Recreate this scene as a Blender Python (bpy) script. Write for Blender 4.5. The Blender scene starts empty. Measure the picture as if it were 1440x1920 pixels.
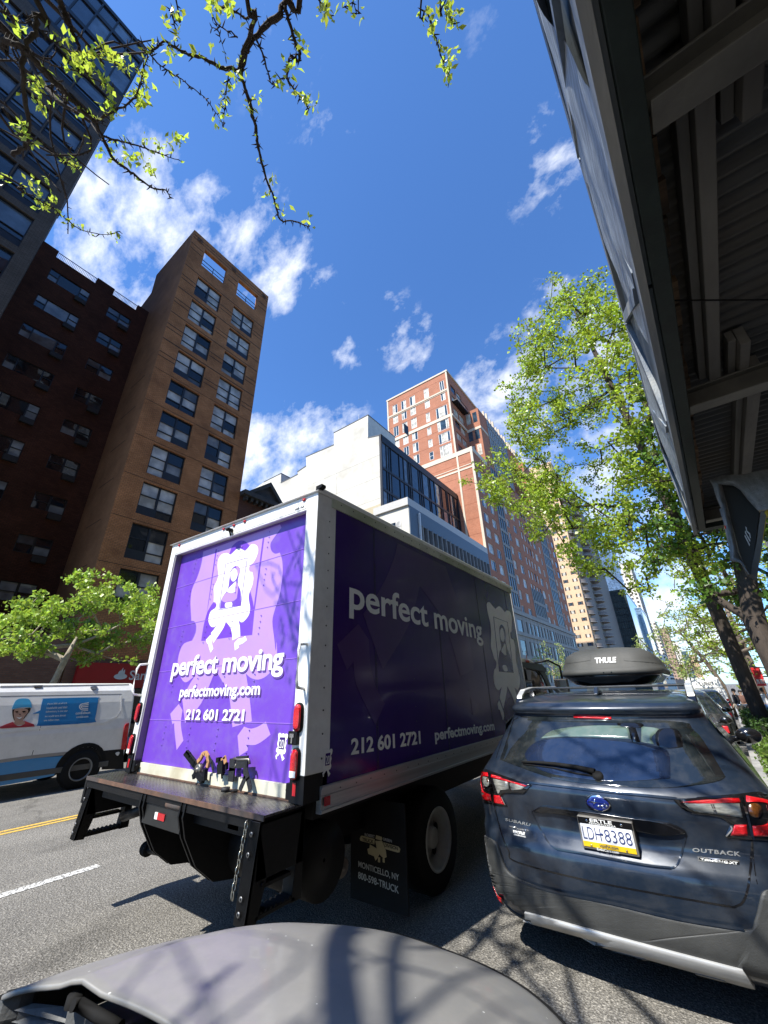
import bpy, bmesh, math, random
import numpy as np
from mathutils import Vector, Matrix
from mathutils.bvhtree import BVHTree
from mathutils.geometry import tessellate_polygon
R=math.radians
scene=bpy.context.scene
col=scene.collection
# ---------------------------------------------------------------- camera
F_PX,PW,PH,EYE=726.0,1440.0,1920.0,1.65
def cam_matrix(yaw,pitch,roll):
    ca,sa=math.cos(yaw),math.sin(yaw);cb,sb=math.cos(pitch),math.sin(pitch);cc,sc=math.cos(roll),math.sin(roll)
    R0=Matrix(((1,0,0),(0,0,1),(0,-1,0)))
    Rr=Matrix(((cc,-sc,0),(sc,cc,0),(0,0,1)))
    Rp=Matrix(((1,0,0),(0,cb,-sb),(0,sb,cb)))
    Ry=Matrix(((ca,-sa,0),(sa,ca,0),(0,0,1)))
    return Ry@R0@Rp@Rr
CM=cam_matrix(R(35.455),R(24.8214),R(1.7496))
cd=bpy.data.cameras.new('camera'); cam=bpy.data.objects.new('camera',cd); col.objects.link(cam)
cx_,cy_,cz_=CM.col[0],CM.col[1],CM.col[2]
m=Matrix((( cx_[0],-cy_[0],-cz_[0]),(cx_[1],-cy_[1],-cz_[1]),(cx_[2],-cy_[2],-cz_[2]))).to_4x4()
m.translation=(0,0,EYE); cam.matrix_world=m
cd.sensor_fit='HORIZONTAL'; cd.sensor_width=36; cd.lens=36*F_PX/PW
cd.clip_start=0.02; cd.clip_end=5000
scene.camera=cam
scene.render.resolution_x=768; scene.render.resolution_y=1024
def ray(px,py): return CM@Vector((px-PW/2,py-PH/2,F_PX))
def at(px,py,axis,val):
    """point where the sight line of a photo pixel meets the plane axis=val"""
    r=ray(px,py); o=val-(EYE if axis==2 else 0); k=o/r[axis]
    return Vector((r[0]*k,r[1]*k,r[2]*k+EYE))
# ---------------------------------------------------------------- light
SUN_EL,SUN_AZ=52.0,11.0        # light travels towards +Y, turned 11 deg to +X
sun_to=Vector((math.sin(R(SUN_AZ))*math.cos(R(SUN_EL)),math.cos(R(SUN_AZ))*math.cos(R(SUN_EL)),-math.sin(R(SUN_EL))))
sd=bpy.data.lights.new('sun','SUN'); sd.energy=5.0; sd.angle=R(0.53); sd.color=(1.0,0.955,0.88)
so=bpy.data.objects.new('sun',sd); col.objects.link(so); so.rotation_euler=sun_to.to_track_quat('-Z','Y').to_euler(); so.location=(0,0,60)
world=bpy.data.worlds.new('World'); scene.world=world; world.use_nodes=True
wn=world.node_tree.nodes; wl=world.node_tree.links; wn.clear()
wout=wn.new('ShaderNodeOutputWorld'); bg=wn.new('ShaderNodeBackground'); wl.new(bg.outputs[0],wout.inputs[0])
sky=wn.new('ShaderNodeTexSky'); sky.sky_type='NISHITA'; sky.sun_disc=False
sky.sun_elevation=R(SUN_EL); sky.sun_rotation=R(180+SUN_AZ); sky.altitude=0; sky.air_density=1.0; sky.dust_density=0.25; sky.ozone_density=2.6
bg.inputs[1].default_value=0.088
tc=wn.new('ShaderNodeTexCoord')
def wmath(op,a,b=None,c=None,clamp=False):
    n=wn.new('ShaderNodeMath'); n.operation=op; n.use_clamp=clamp
    for i,v in enumerate((a,b,c)):
        if v is None: continue
        if isinstance(v,(int,float)): n.inputs[i].default_value=v
        else: wl.new(v,n.inputs[i])
    return n.outputs[0]
# clouds: soft patches of fractal noise around real directions of the sky
blobs=[(165,370,95,.62),(200,500,130,.85),(300,420,130,.88),(250,380,90,.5),(380,440,90,.6),(330,480,80,.6),(500,480,105,.82),(575,520,60,.55),(610,245,65,.36),(560,180,80,.30),(490,90,90,.22),(655,655,40,.52),(660,570,45,.36),
(765,640,60,.68),(740,580,40,.45),(655,770,40,.45),(560,820,75,1.0),(500,860,85,1.1),(610,810,45,.8),(475,890,45,1.0),(900,740,70,.85),(960,760,80,1.0),(1010,830,60,.95),(980,690,50,.8),(1050,290,95,.52),(1000,340,80,.33),(1030,560,50,.6),(940,640,40,.4),(1090,310,70,.4),
(1240,1150,75,1.1),(1300,1200,80,1.2),(1180,1060,60,1.0),(905,60,40,.2),(240,560,60,.8),(1120,700,150,.7),(1190,880,160,.75),(1290,1100,120,.8)]
acc=None
nrm=wn.new('ShaderNodeVectorMath'); nrm.operation='NORMALIZE'; wl.new(tc.outputs['Generated'],nrm.inputs[0])
for (px,py,rad,s) in blobs:
    d=ray(px,py).normalized(); q=math.cos(math.atan(rad/ray(px,py).length*1.35))
    dp=wn.new('ShaderNodeVectorMath'); dp.operation='DOT_PRODUCT'; wl.new(nrm.outputs[0],dp.inputs[0]); dp.inputs[1].default_value=d
    mr=wn.new('ShaderNodeMapRange'); mr.interpolation_type='SMOOTHSTEP'; wl.new(dp.outputs['Value'],mr.inputs[0])
    mr.inputs[1].default_value=q; mr.inputs[2].default_value=1.0; mr.inputs[3].default_value=0; mr.inputs[4].default_value=s
    acc=mr.outputs[0] if acc is None else wmath('MAXIMUM',acc,mr.outputs[0])
# thin veil elsewhere behind the camera so reflections see clouds as well
cmap=wn.new('ShaderNodeMapping'); cmap.inputs['Rotation'].default_value=(0.3,0.5,0.7); cmap.inputs['Scale'].default_value=(0.95,1.55,1.2)
wl.new(nrm.outputs[0],cmap.inputs[0])
cn=wn.new('ShaderNodeTexNoise'); cn.inputs['Scale'].default_value=10.5; cn.inputs['Detail'].default_value=12; cn.inputs['Roughness'].default_value=0.62; cn.inputs['Distortion'].default_value=0.12
wl.new(cmap.outputs[0],cn.inputs['Vector'])
cn2=wn.new('ShaderNodeTexNoise'); cn2.inputs['Scale'].default_value=2.6; cn2.inputs['Detail'].default_value=3
wl.new(nrm.outputs[0],cn2.inputs['Vector'])
behind=wmath('MULTIPLY',wmath('SUBTRACT',cn2.outputs[0],0.5,None,True),0.0)
acc2=wmath('ADD',acc,behind)
dens=wmath('SUBTRACT',wmath('ADD',wmath('MULTIPLY',acc2,0.52),wmath('MULTIPLY',cn.outputs[0],1.9)),1.20)
cov=wmath('MULTIPLY',dens,1.7,None,True)
cov=wmath('MULTIPLY',wmath('MULTIPLY',cov,wmath('MULTIPLY',acc2,2.2,None,True)),0.84)
shade=wn.new('ShaderNodeMapRange'); wl.new(dens,shade.inputs[0]); shade.inputs[1].default_value=0; shade.inputs[2].default_value=0.45; shade.inputs[3].default_value=0.75; shade.inputs[4].default_value=1.0
ccol=wn.new('ShaderNodeMix'); ccol.data_type='RGBA'; wl.new(shade.outputs[0],ccol.inputs[0]); ccol.inputs[6].default_value=(5.6,6.6,8.6,1); ccol.inputs[7].default_value=(9.6,9.8,10.2,1)
# deepen the blue as a polarised phone picture does: tint of the sky itself
tint=wn.new('ShaderNodeMix'); tint.data_type='RGBA'; tint.blend_type='MULTIPLY'; tint.inputs[0].default_value=1.0
wl.new(sky.outputs[0],tint.inputs[6]); tint.inputs[7].default_value=(0.84,1.30,1.84,1)
mix=wn.new('ShaderNodeMix'); mix.data_type='RGBA'; wl.new(cov,mix.inputs[0]); wl.new(tint.outputs[2],mix.inputs[6]); wl.new(ccol.outputs[2],mix.inputs[7])
wl.new(mix.outputs[2],bg.inputs[0])
vs=scene.view_settings; vs.view_transform='Standard'; vs.look='None'; vs.exposure=0.75; vs.gamma=1.0; vs.use_curve_mapping=False
scene.render.engine='CYCLES'
scene.cycles.max_bounces=8; scene.cycles.diffuse_bounces=2; scene.cycles.transparent_max_bounces=12; scene.cycles.caustics_reflective=False; scene.cycles.caustics_refractive=False
scene.render.film_transparent=False
# ---------------------------------------------------------------- materials
MATS={}
def hexc(r,g,b): return (r,g,b,1.0)
def mat(name,color,rough=.6,metal=0.0,var=0.12,scale=6.0,bump=0.0,bscale=60.0,coat=0.0,spec=.5,detail=5,var2=None,stretch=(1,1,1),island=0.0):
    if name in MATS: return MATS[name]
    mt=bpy.data.materials.new(name); mt.use_nodes=True; n=mt.node_tree.nodes; l=mt.node_tree.links
    b=n['Principled BSDF']; b.inputs['Roughness'].default_value=rough; b.inputs['Metallic'].default_value=metal
    b.inputs['Coat Weight'].default_value=coat; b.inputs['Coat Roughness'].default_value=.03; b.inputs['Specular IOR Level'].default_value=spec
    t=n.new('ShaderNodeTexCoord'); mp=n.new('ShaderNodeMapping'); mp.inputs['Scale'].default_value=stretch; l.new(t.outputs['Object'],mp.inputs[0])
    no=n.new('ShaderNodeTexNoise'); no.inputs['Scale'].default_value=scale; no.inputs['Detail'].default_value=detail; no.inputs['Roughness'].default_value=.62; l.new(mp.outputs[0],no.inputs['Vector'])
    mr=n.new('ShaderNodeMapRange'); l.new(no.outputs[0],mr.inputs[0]); mr.inputs[1].default_value=.3; mr.inputs[2].default_value=.7; mr.inputs[3].default_value=1-var; mr.inputs[4].default_value=1+var
    hs=n.new('ShaderNodeHueSaturation'); hs.inputs['Color'].default_value=(*color,1); l.new(mr.outputs[0],hs.inputs['Value'])
    src=hs.outputs[0]
    if island:
        g=n.new('ShaderNodeNewGeometry'); m2=n.new('ShaderNodeMapRange'); l.new(g.outputs['Random Per Island'],m2.inputs[0]); m2.inputs[3].default_value=1-island; m2.inputs[4].default_value=1+island
        h2=n.new('ShaderNodeHueSaturation'); l.new(src,h2.inputs['Color']); l.new(m2.outputs[0],h2.inputs['Value']); src=h2.outputs[0]
    if var2:
        n3=n.new('ShaderNodeTexNoise'); n3.inputs['Scale'].default_value=scale*.23; n3.inputs['Detail'].default_value=6; l.new(mp.outputs[0],n3.inputs['Vector'])
        r3=n.new('ShaderNodeMapRange'); l.new(n3.outputs[0],r3.inputs[0]); r3.inputs[1].default_value=.48; r3.inputs[2].default_value=.66
        mx=n.new('ShaderNodeMix'); mx.data_type='RGBA'; l.new(r3.outputs[0],mx.inputs[0]); l.new(src,mx.inputs[6]); mx.inputs[7].default_value=(*var2,1); src=mx.outputs[2]
    l.new(src,b.inputs['Base Color'])
    rr=n.new('ShaderNodeMapRange'); l.new(no.outputs[0],rr.inputs[0]); rr.inputs[3].default_value=max(0,rough-.06); rr.inputs[4].default_value=min(1,rough+.08); l.new(rr.outputs[0],b.inputs['Roughness'])
    if bump:
        nb=n.new('ShaderNodeTexNoise'); nb.inputs['Scale'].default_value=bscale; nb.inputs['Detail'].default_value=4; l.new(mp.outputs[0],nb.inputs['Vector'])
        bp=n.new('ShaderNodeBump'); bp.inputs['Strength'].default_value=bump; bp.inputs['Distance'].default_value=.01; l.new(nb.outputs[0],bp.inputs['Height']); l.new(bp.outputs[0],b.inputs['Normal'])
    MATS[name]=mt; return mt
def specks(mt,scale=55,thr=.045,c=(.7,.7,.66)):
    n=mt.node_tree.nodes; l=mt.node_tree.links; b=n['Principled BSDF']; g=n.new('ShaderNodeNewGeometry'); v=n.new('ShaderNodeTexVoronoi'); v.inputs['Scale'].default_value=scale; l.new(g.outputs['Position'],v.inputs['Vector'])
    s=n.new('ShaderNodeSeparateColor'); l.new(v.outputs['Color'],s.inputs[0]); m=n.new('ShaderNodeMath'); m.operation='MULTIPLY'; l.new(s.outputs[0],m.inputs[0]); l.new(s.outputs[1],m.inputs[1])
    q=n.new('ShaderNodeMath'); q.operation='GREATER_THAN'; l.new(m.outputs[0],q.inputs[0]); q.inputs[1].default_value=.80
    w=n.new('ShaderNodeMath'); w.operation='LESS_THAN'; l.new(v.outputs['Distance'],w.inputs[0]); w.inputs[1].default_value=.17
    k=n.new('ShaderNodeMath'); k.operation='MULTIPLY'; l.new(q.outputs[0],k.inputs[0]); l.new(w.outputs[0],k.inputs[1])
    mx=n.new('ShaderNodeMix'); mx.data_type='RGBA'; src=b.inputs['Base Color'].links[0].from_socket; l.new(k.outputs[0],mx.inputs[0]); l.new(src,mx.inputs[6]); mx.inputs[7].default_value=(*c,1); l.new(mx.outputs[2],b.inputs['Base Color']); return mt
def brick(name,c1,c2,mortar,bw=.215,rh=.072,bias=0,rough=.85,stain=.25,vert=False,mort=.010):
    if name in MATS: return MATS[name]
    mt=bpy.data.materials.new(name); mt.use_nodes=True; n=mt.node_tree.nodes; l=mt.node_tree.links; b=n['Principled BSDF']; b.inputs['Roughness'].default_value=rough; b.inputs['Specular IOR Level'].default_value=.25
    g=n.new('ShaderNodeNewGeometry'); s=n.new('ShaderNodeSeparateXYZ'); l.new(g.outputs['Position'],s.inputs[0])
    ad=n.new('ShaderNodeMath'); l.new(s.outputs[0],ad.inputs[0]); l.new(s.outputs[1],ad.inputs[1])
    cb=n.new('ShaderNodeCombineXYZ'); l.new(ad.outputs[0],cb.inputs[0]); l.new(s.outputs[2],cb.inputs[1])
    bt=n.new('ShaderNodeTexBrick'); l.new(cb.outputs[0],bt.inputs['Vector']); bt.inputs['Scale'].default_value=1; bt.inputs['Brick Width'].default_value=bw; bt.inputs['Row Height'].default_value=rh
    bt.inputs['Mortar Size'].default_value=mort; bt.inputs['Mortar Smooth'].default_value=.3; bt.inputs['Bias'].default_value=bias
    bt.inputs['Color1'].default_value=(*c1,1); bt.inputs['Color2'].default_value=(*c2,1); bt.inputs['Mortar'].default_value=(*mortar,1)
    no=n.new('ShaderNodeTexNoise'); no.inputs['Scale'].default_value=.55; no.inputs['Detail'].default_value=7; no.inputs['Roughness'].default_value=.65; l.new(g.outputs['Position'],no.inputs['Vector'])
    mr=n.new('ShaderNodeMapRange'); l.new(no.outputs[0],mr.inputs[0]); mr.inputs[1].default_value=.3; mr.inputs[2].default_value=.7; mr.inputs[3].default_value=1-stain; mr.inputs[4].default_value=1+stain*.7
    hs=n.new('ShaderNodeHueSaturation'); l.new(bt.outputs[0],hs.inputs['Color']); l.new(mr.outputs[0],hs.inputs['Value']); l.new(hs.outputs[0],b.inputs['Base Color'])
    bp=n.new('ShaderNodeBump'); bp.inputs['Strength'].default_value=.5; bp.inputs['Distance'].default_value=.006; bp.invert=True; l.new(bt.outputs['Fac'],bp.inputs['Height']); l.new(bp.outputs[0],b.inputs['Normal'])
    MATS[name]=mt; return mt
def glass(name,dark=(.012,.016,.02),light=(.32,.33,.31),frac=.5,rough=.03,spec=.6,coat=.35):
    """window pane seen from outside: dark room or drawn blind behind a reflecting sheet, different from pane to pane"""
    if name in MATS: return MATS[name]
    mt=bpy.data.materials.new(name); mt.use_nodes=True; n=mt.node_tree.nodes; l=mt.node_tree.links; b=n['Principled BSDF']; b.inputs['Roughness'].default_value=rough; b.inputs['Specular IOR Level'].default_value=spec; b.inputs['IOR'].default_value=1.52
    g=n.new('ShaderNodeNewGeometry'); oi=n.new('ShaderNodeObjectInfo')
    ad=n.new('ShaderNodeMath'); l.new(g.outputs['Random Per Island'],ad.inputs[0]); l.new(oi.outputs['Random'],ad.inputs[1])
    fr=n.new('ShaderNodeMath'); fr.operation='FRACT'; l.new(ad.outputs[0],fr.inputs[0])
    no=n.new('ShaderNodeTexNoise'); no.inputs['Scale'].default_value=1.3; no.inputs['Detail'].default_value=3; l.new(g.outputs['Position'],no.inputs['Vector'])
    st=n.new('ShaderNodeMapRange'); l.new(fr.outputs[0],st.inputs[0]); st.inputs[1].default_value=1-frac; st.inputs[2].default_value=1-frac+.12
    m1=n.new('ShaderNodeMix'); m1.data_type='RGBA'; l.new(st.outputs[0],m1.inputs[0]); m1.inputs[6].default_value=(*dark,1); m1.inputs[7].default_value=(*light,1)
    mr=n.new('ShaderNodeMapRange'); l.new(no.outputs[0],mr.inputs[0]); mr.inputs[1].default_value=.35; mr.inputs[2].default_value=.65; mr.inputs[3].default_value=.55; mr.inputs[4].default_value=1.15
    hs=n.new('ShaderNodeHueSaturation'); l.new(m1.outputs[2],hs.inputs['Color']); l.new(mr.outputs[0],hs.inputs['Value']); l.new(hs.outputs[0],b.inputs['Base Color'])
    b.inputs['Coat Weight'].default_value=coat; b.inputs['Coat Roughness'].default_value=.02
    wv=n.new('ShaderNodeTexNoise'); wv.inputs['Scale'].default_value=.9; wv.inputs['Detail'].default_value=1; l.new(g.outputs['Position'],wv.inputs['Vector'])
    bp=n.new('ShaderNodeBump'); bp.inputs['Strength'].default_value=.35; bp.inputs['Distance'].default_value=.03; l.new(wv.outputs[0],bp.inputs['Height']); l.new(bp.outputs[0],b.inputs['Normal']); l.new(bp.outputs[0],b.inputs['Coat Normal'])
    MATS[name]=mt; return mt
def leafmat(name,c,trans=.5,var=.35):
    if name in MATS: return MATS[name]
    mt=bpy.data.materials.new(name); mt.use_nodes=True; n=mt.node_tree.nodes; l=mt.node_tree.links; n.remove(n['Principled BSDF']); o=n['Material Output']
    g=n.new('ShaderNodeNewGeometry'); mr=n.new('ShaderNodeMapRange'); l.new(g.outputs['Random Per Island'],mr.inputs[0]); mr.inputs[3].default_value=1-var; mr.inputs[4].default_value=1+var
    hs=n.new('ShaderNodeHueSaturation'); hs.inputs['Color'].default_value=(*c,1); l.new(mr.outputs[0],hs.inputs['Value'])
    mh=n.new('ShaderNodeMapRange'); l.new(g.outputs['Random Per Island'],mh.inputs[0]); mh.inputs[3].default_value=.485; mh.inputs[4].default_value=.515; l.new(mh.outputs[0],hs.inputs['Hue'])
    d=n.new('ShaderNodeBsdfDiffuse'); t=n.new('ShaderNodeBsdfTranslucent'); gl=n.new('ShaderNodeBsdfGlossy'); gl.inputs['Roughness'].default_value=.4
    l.new(hs.outputs[0],d.inputs[0])
    h2=n.new('ShaderNodeHueSaturation'); l.new(hs.outputs[0],h2.inputs['Color']); h2.inputs['Value'].default_value=1.35; h2.inputs['Saturation'].default_value=1.05; l.new(h2.outputs[0],t.inputs[0])
    mx=n.new('ShaderNodeMixShader'); mx.inputs[0].default_value=trans; l.new(d.outputs[0],mx.inputs[1]); l.new(t.outputs[0],mx.inputs[2])
    m2=n.new('ShaderNodeMixShader'); m2.inputs[0].default_value=.05; l.new(mx.outputs[0],m2.inputs[1]); l.new(gl.outputs[0],m2.inputs[2]); l.new(m2.outputs[0],o.inputs[0])
    MATS[name]=mt; return mt
# ---------------------------------------------------------------- mesh builder
def vec(p): return Vector(p)
class MB:
    def __init__(s): s.v=[]; s.f=[]; s.mi=[]; s.sm=[]
    def add(s,vs,fs,mi=0,sm=False):
        o=len(s.v); s.v+= [tuple(v) for v in vs]; s.f+=[tuple(i+o for i in f) for f in fs]; s.mi+=[mi]*len(fs); s.sm+=[sm]*len(fs); return s
    def box(s,a,b,mi=0,rot=None,piv=None):
        x0,y0,z0=[min(a[i],b[i]) for i in range(3)]; x1,y1,z1=[max(a[i],b[i]) for i in range(3)]
        vs=[(x0,y0,z0),(x1,y0,z0),(x1,y1,z0),(x0,y1,z0),(x0,y0,z1),(x1,y0,z1),(x1,y1,z1),(x0,y1,z1)]
        if rot is not None:
            p=Vector(piv) if piv is not None else Vector(((x0+x1)/2,(y0+y1)/2,(z0+z1)/2)); vs=[tuple(p+rot@(Vector(v)-p)) for v in vs]
        return s.add(vs,[(0,3,2,1),(4,5,6,7),(0,1,5,4),(1,2,6,5),(2,3,7,6),(3,0,4,7)],mi)
    def quad(s,a,b,c,d,mi=0): return s.add([a,b,c,d],[(0,1,2,3)],mi)
    def prism(s,pts,off,mi=0,cap=True,sm=False):
        """closed 3D polygon extruded by vector off"""
        n=len(pts); P=[Vector(p) for p in pts]; off=Vector(off)
        nr=Vector((0,0,0))
        for i in range(n): nr+=P[i].cross(P[(i+1)%n])
        if nr.dot(off)>0: P=P[::-1]
        vs=[tuple(p) for p in P]+[tuple(p+off) for p in P]; o=len(s.v); s.v+=vs
        for i in range(n):
            j=(i+1)%n; s.f.append((o+j,o+i,o+n+i,o+n+j)); s.mi.append(mi); s.sm.append(sm)
        if cap:
            tris=tessellate_polygon([P])
            for t in tris:
                a,b,c=t
                nn=(P[b]-P[a]).cross(P[c]-P[a])
                if nn.dot(off)>0: a,b,c=a,c,b
                s.f.append((o+a,o+b,o+c)); s.mi.append(mi); s.sm.append(False)
                s.f.append((o+n+a,o+n+c,o+n+b)); s.mi.append(mi); s.sm.append(False)
        return s
    def tube(s,pts,r,mi=0,n=8,caps=True,sm=True):
        P=[Vector(p) for p in pts]; rr=r if isinstance(r,(list,tuple)) else [r]*len(P)
        o=len(s.v); up=None
        for i,p in enumerate(P):
            d=(P[min(i+1,len(P)-1)]-P[max(i-1,0)])
            if d.length<1e-9: d=Vector((0,0,1))
            d.normalize()
            if up is None:
                up=Vector((0,0,1)) if abs(d.z)<.9 else Vector((1,0,0))
            a=d.cross(up)
            if a.length<1e-6: a=d.cross(Vector((1,.3,0)))
            a.normalize(); b=a.cross(d); up=b.copy() if False else up
            for k in range(n):
                t=2*math.pi*k/n; s.v.append(tuple(p+(a*math.cos(t)+b*math.sin(t))*rr[i]))
        for i in range(len(P)-1):
            for k in range(n):
                k2=(k+1)%n; s.f.append((o+i*n+k,o+i*n+k2,o+(i+1)*n+k2,o+(i+1)*n+k)); s.mi.append(mi); s.sm.append(sm)
        if caps:
            s.f.append(tuple(o+k for k in range(n))[::-1]); s.mi.append(mi); s.sm.append(False)
            e=o+(len(P)-1)*n; s.f.append(tuple(e+k for k in range(n))); s.mi.append(mi); s.sm.append(False)
        return s
    def lathe(s,c,axis,prof,n=24,mi=0,sm=True,close=True):
        """prof: list of (along axis, radius)"""
        c=Vector(c); ax=Vector(axis).normalized(); a=ax.cross(Vector((0,0,1)) if abs(ax.z)<.9 else Vector((1,0,0))).normalized(); b=ax.cross(a); o=len(s.v)
        for (h,r) in prof:
            for k in range(n):
                t=2*math.pi*k/n; s.v.append(tuple(c+ax*h+(a*math.cos(t)+b*math.sin(t))*max(r,1e-4)))
        for i in range(len(prof)-1):
            for k in range(n):
                k2=(k+1)%n; s.f.append((o+i*n+k,o+i*n+k2,o+(i+1)*n+k2,o+(i+1)*n+k)); s.mi.append(mi); s.sm.append(sm)
        return s
    def sphere(s,c,r,mi=0,n=12,m=8,sc=(1,1,1)):
        o=len(s.v); c=Vector(c)
        for i in range(m+1):
            th=math.pi*i/m
            for k in range(n):
                t=2*math.pi*k/n; s.v.append((c.x+r*sc[0]*math.sin(th)*math.cos(t),c.y+r*sc[1]*math.sin(th)*math.sin(t),c.z+r*sc[2]*math.cos(th)))
        for i in range(m):
            for k in range(n):
                k2=(k+1)%n; s.f.append((o+i*n+k,o+(i+1)*n+k,o+(i+1)*n+k2,o+i*n+k2)); s.mi.append(mi); s.sm.append(True)
        return s
    def build(s,name,mats,parent=None,bevel=0,seg=2,auto=None,fix=False):
        me=bpy.data.meshes.new(name)
        if not isinstance(mats,(list,tuple)): mats=[mats]
        off=Vector((0,0,0)); p=parent
        while p is not None: off+=p.location; p=p.parent
        me.from_pydata([(v[0]-off.x,v[1]-off.y,v[2]-off.z) for v in s.v],[],s.f)
        for mm in mats: me.materials.append(mm)
        me.polygons.foreach_set('material_index',s.mi); me.polygons.foreach_set('use_smooth',s.sm)
        if fix:
            bm=bmesh.new(); bm.from_mesh(me); bmesh.ops.recalc_face_normals(bm,faces=bm.faces); bm.to_mesh(me); bm.free()
        me.validate(); me.update()
        o=bpy.data.objects.new(name,me); col.objects.link(o)
        if parent is not None: o.parent=parent
        if bevel:
            bv=o.modifiers.new('bevel','BEVEL'); bv.width=bevel; bv.segments=seg; bv.limit_method='ANGLE'; bv.angle_limit=R(40)
        return o
def tag(o,label=None,cat=None,group=None,kind=None):
    if label: o['label']=label
    if cat: o['category']=cat
    if group: o['group']=group
    if kind: o['kind']=kind
    return o
def thing(name,loc,label,cat,group=None):
    o=bpy.data.objects.new(name,None); col.objects.link(o); o.location=loc; o.empty_display_size=.2
    return tag(o,label,cat,group)
def copy_tree(o,parent=None):
    c=o.copy(); col.objects.link(c); c.parent=parent
    for ch in list(o.children): copy_tree(ch,c)
    return c
def walls(mb,o,u,v,nrm,W,H,holes,depth,mi=0,mir=None):
    """rectangular wall from origin o spanned by u*W, v*H with real openings and reveals going back by depth against nrm"""
    o=Vector(o);u=Vector(u);v=Vector(v);nrm=Vector(nrm); mir=mi if mir is None else mir
    us=sorted(set([0,W]+[round(h[0],4) for h in holes]+[round(h[2],4) for h in holes])); us=[x for x in us if -1e-6<=x<=W+1e-6]
    vs_=sorted(set([0,H]+[round(h[1],4) for h in holes]+[round(h[3],4) for h in holes])); vs_=[x for x in vs_ if -1e-6<=x<=H+1e-6]
    flip=u.cross(v).dot(nrm)<0
    for j in range(len(vs_)-1):
        run=None; cv=(vs_[j]+vs_[j+1])/2
        hs=[h for h in holes if h[1]<cv<h[3]]
        for i in range(len(us)-1):
            cu=(us[i]+us[i+1])/2; inside=any(h[0]<cu<h[2] for h in hs)
            if not inside and run is None: run=us[i]
            if run is not None and (inside or i==len(us)-2):
                e=us[i] if inside else us[i+1]
                q=[o+u*run+v*vs_[j],o+u*e+v*vs_[j],o+u*e+v*vs_[j+1],o+u*run+v*vs_[j+1]]
                if flip: q=q[::-1]
                mb.quad(*q,mi); run=None
    for h in holes:
        a,b,c,d=[o+u*x+v*y for x,y in ((h[0],h[1]),(h[2],h[1]),(h[2],h[3]),(h[0],h[3]))]; k=-nrm*depth
        for p,q in ((a,b),(b,c),(c,d),(d,a)):
            qd=[p,q,q+k,p+k]
            if not flip: qd=qd[::-1]
            mb.quad(*qd,mir)
def frame_rect(mb,o,u,v,nrm,w,h,t,d,mi=0):
    """picture-frame of bars: outer w x h, bar t, depth d (towards nrm)"""
    o=Vector(o);u=Vector(u);v=Vector(v);n=Vector(nrm)
    def bar(u0,v0,u1,v1):
        P=[o+u*u0+v*v0,o+u*u1+v*v0,o+u*u1+v*v1,o+u*u0+v*v1]; mb.prism(P,n*d,mi)
    bar(0,0,w,t); bar(0,h-t,w,h); bar(0,t,t,h-t); bar(w-t,t,w,h-t)
# text as mesh, placed on a plane: origin, right, up vectors
def text_mesh(s,size=1.0,off=0.0,ext=0.0,space=1.0,shear=0.0):
    cu=bpy.data.curves.new('lettering','FONT'); cu.body=s; cu.size=size; cu.offset=off; cu.extrude=ext; cu.space_character=space; cu.shear=shear; cu.resolution_u=4
    ob=bpy.data.objects.new('lettering',cu); col.objects.link(ob)
    dg=bpy.context.evaluated_depsgraph_get(); dg.update(); ev=ob.evaluated_get(dg); me=bpy.data.meshes.new_from_object(ev)
    vs=[v.co.copy() for v in me.vertices]; fs=[tuple(p.vertices) for p in me.polygons]
    bpy.data.objects.remove(ob); bpy.data.curves.remove(cu); bpy.data.meshes.remove(me)
    return vs,fs
def put_text(mb,s,o,u,v,width,height,lift,mi=0,off=0.0,thick=.0015,space=1.0,shear=0,mapf=None):
    """fit text s in a width x height box whose lower-left corner is o; letters keep the box whatever their own size"""
    vs,fs=text_mesh(s,1.0,off,.5,space,shear)
    x0=min(a.x for a in vs);x1=max(a.x for a in vs);y0=min(a.y for a in vs);y1=max(a.y for a in vs)
    u=Vector(u);v=Vector(v);n=u.cross(v).normalized(); o=Vector(o)
    out=[]
    for a in vs:
        fx=(a.x-x0)/(x1-x0);fy=(a.y-y0)/(y1-y0);h=lift+(a.z+.5)*thick
        if mapf: out.append(tuple(mapf(fx,fy,h)))
        else: out.append(tuple(o+u*(fx*width)+v*(fy*height)+n*h))
    mb.add(out,fs,mi)
def smooth_poly(pts,n=3,closed=True):
    """Catmull-Rom through the points; points given with a third value 1 stay sharp corners"""
    P=[Vector((p[0],p[1])) for p in pts]; sh=[len(p)>2 and p[2] for p in pts]; N=len(P); out=[]
    for i in range(N):
        p0,p1,p2,p3=P[i-1],P[i],P[(i+1)%N],P[(i+2)%N]
        if sh[i]: p0=p1
        if sh[(i+1)%N]: p3=p2
        k=1 if (sh[i] and sh[(i+1)%N]) else n
        for j in range(k):
            t=j/k; out.append(.5*((2*p1)+(-p0+p2)*t+(2*p0-5*p1+4*p2-p3)*t*t+(-p0+3*p1-3*p2+p3)*t**3))
    return [(p.x,p.y) for p in out]
def crop(o,s,pts): return [(o[0]+p[0]/s,o[1]+p[1]/s)+tuple(p[2:]) for p in pts]
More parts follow.
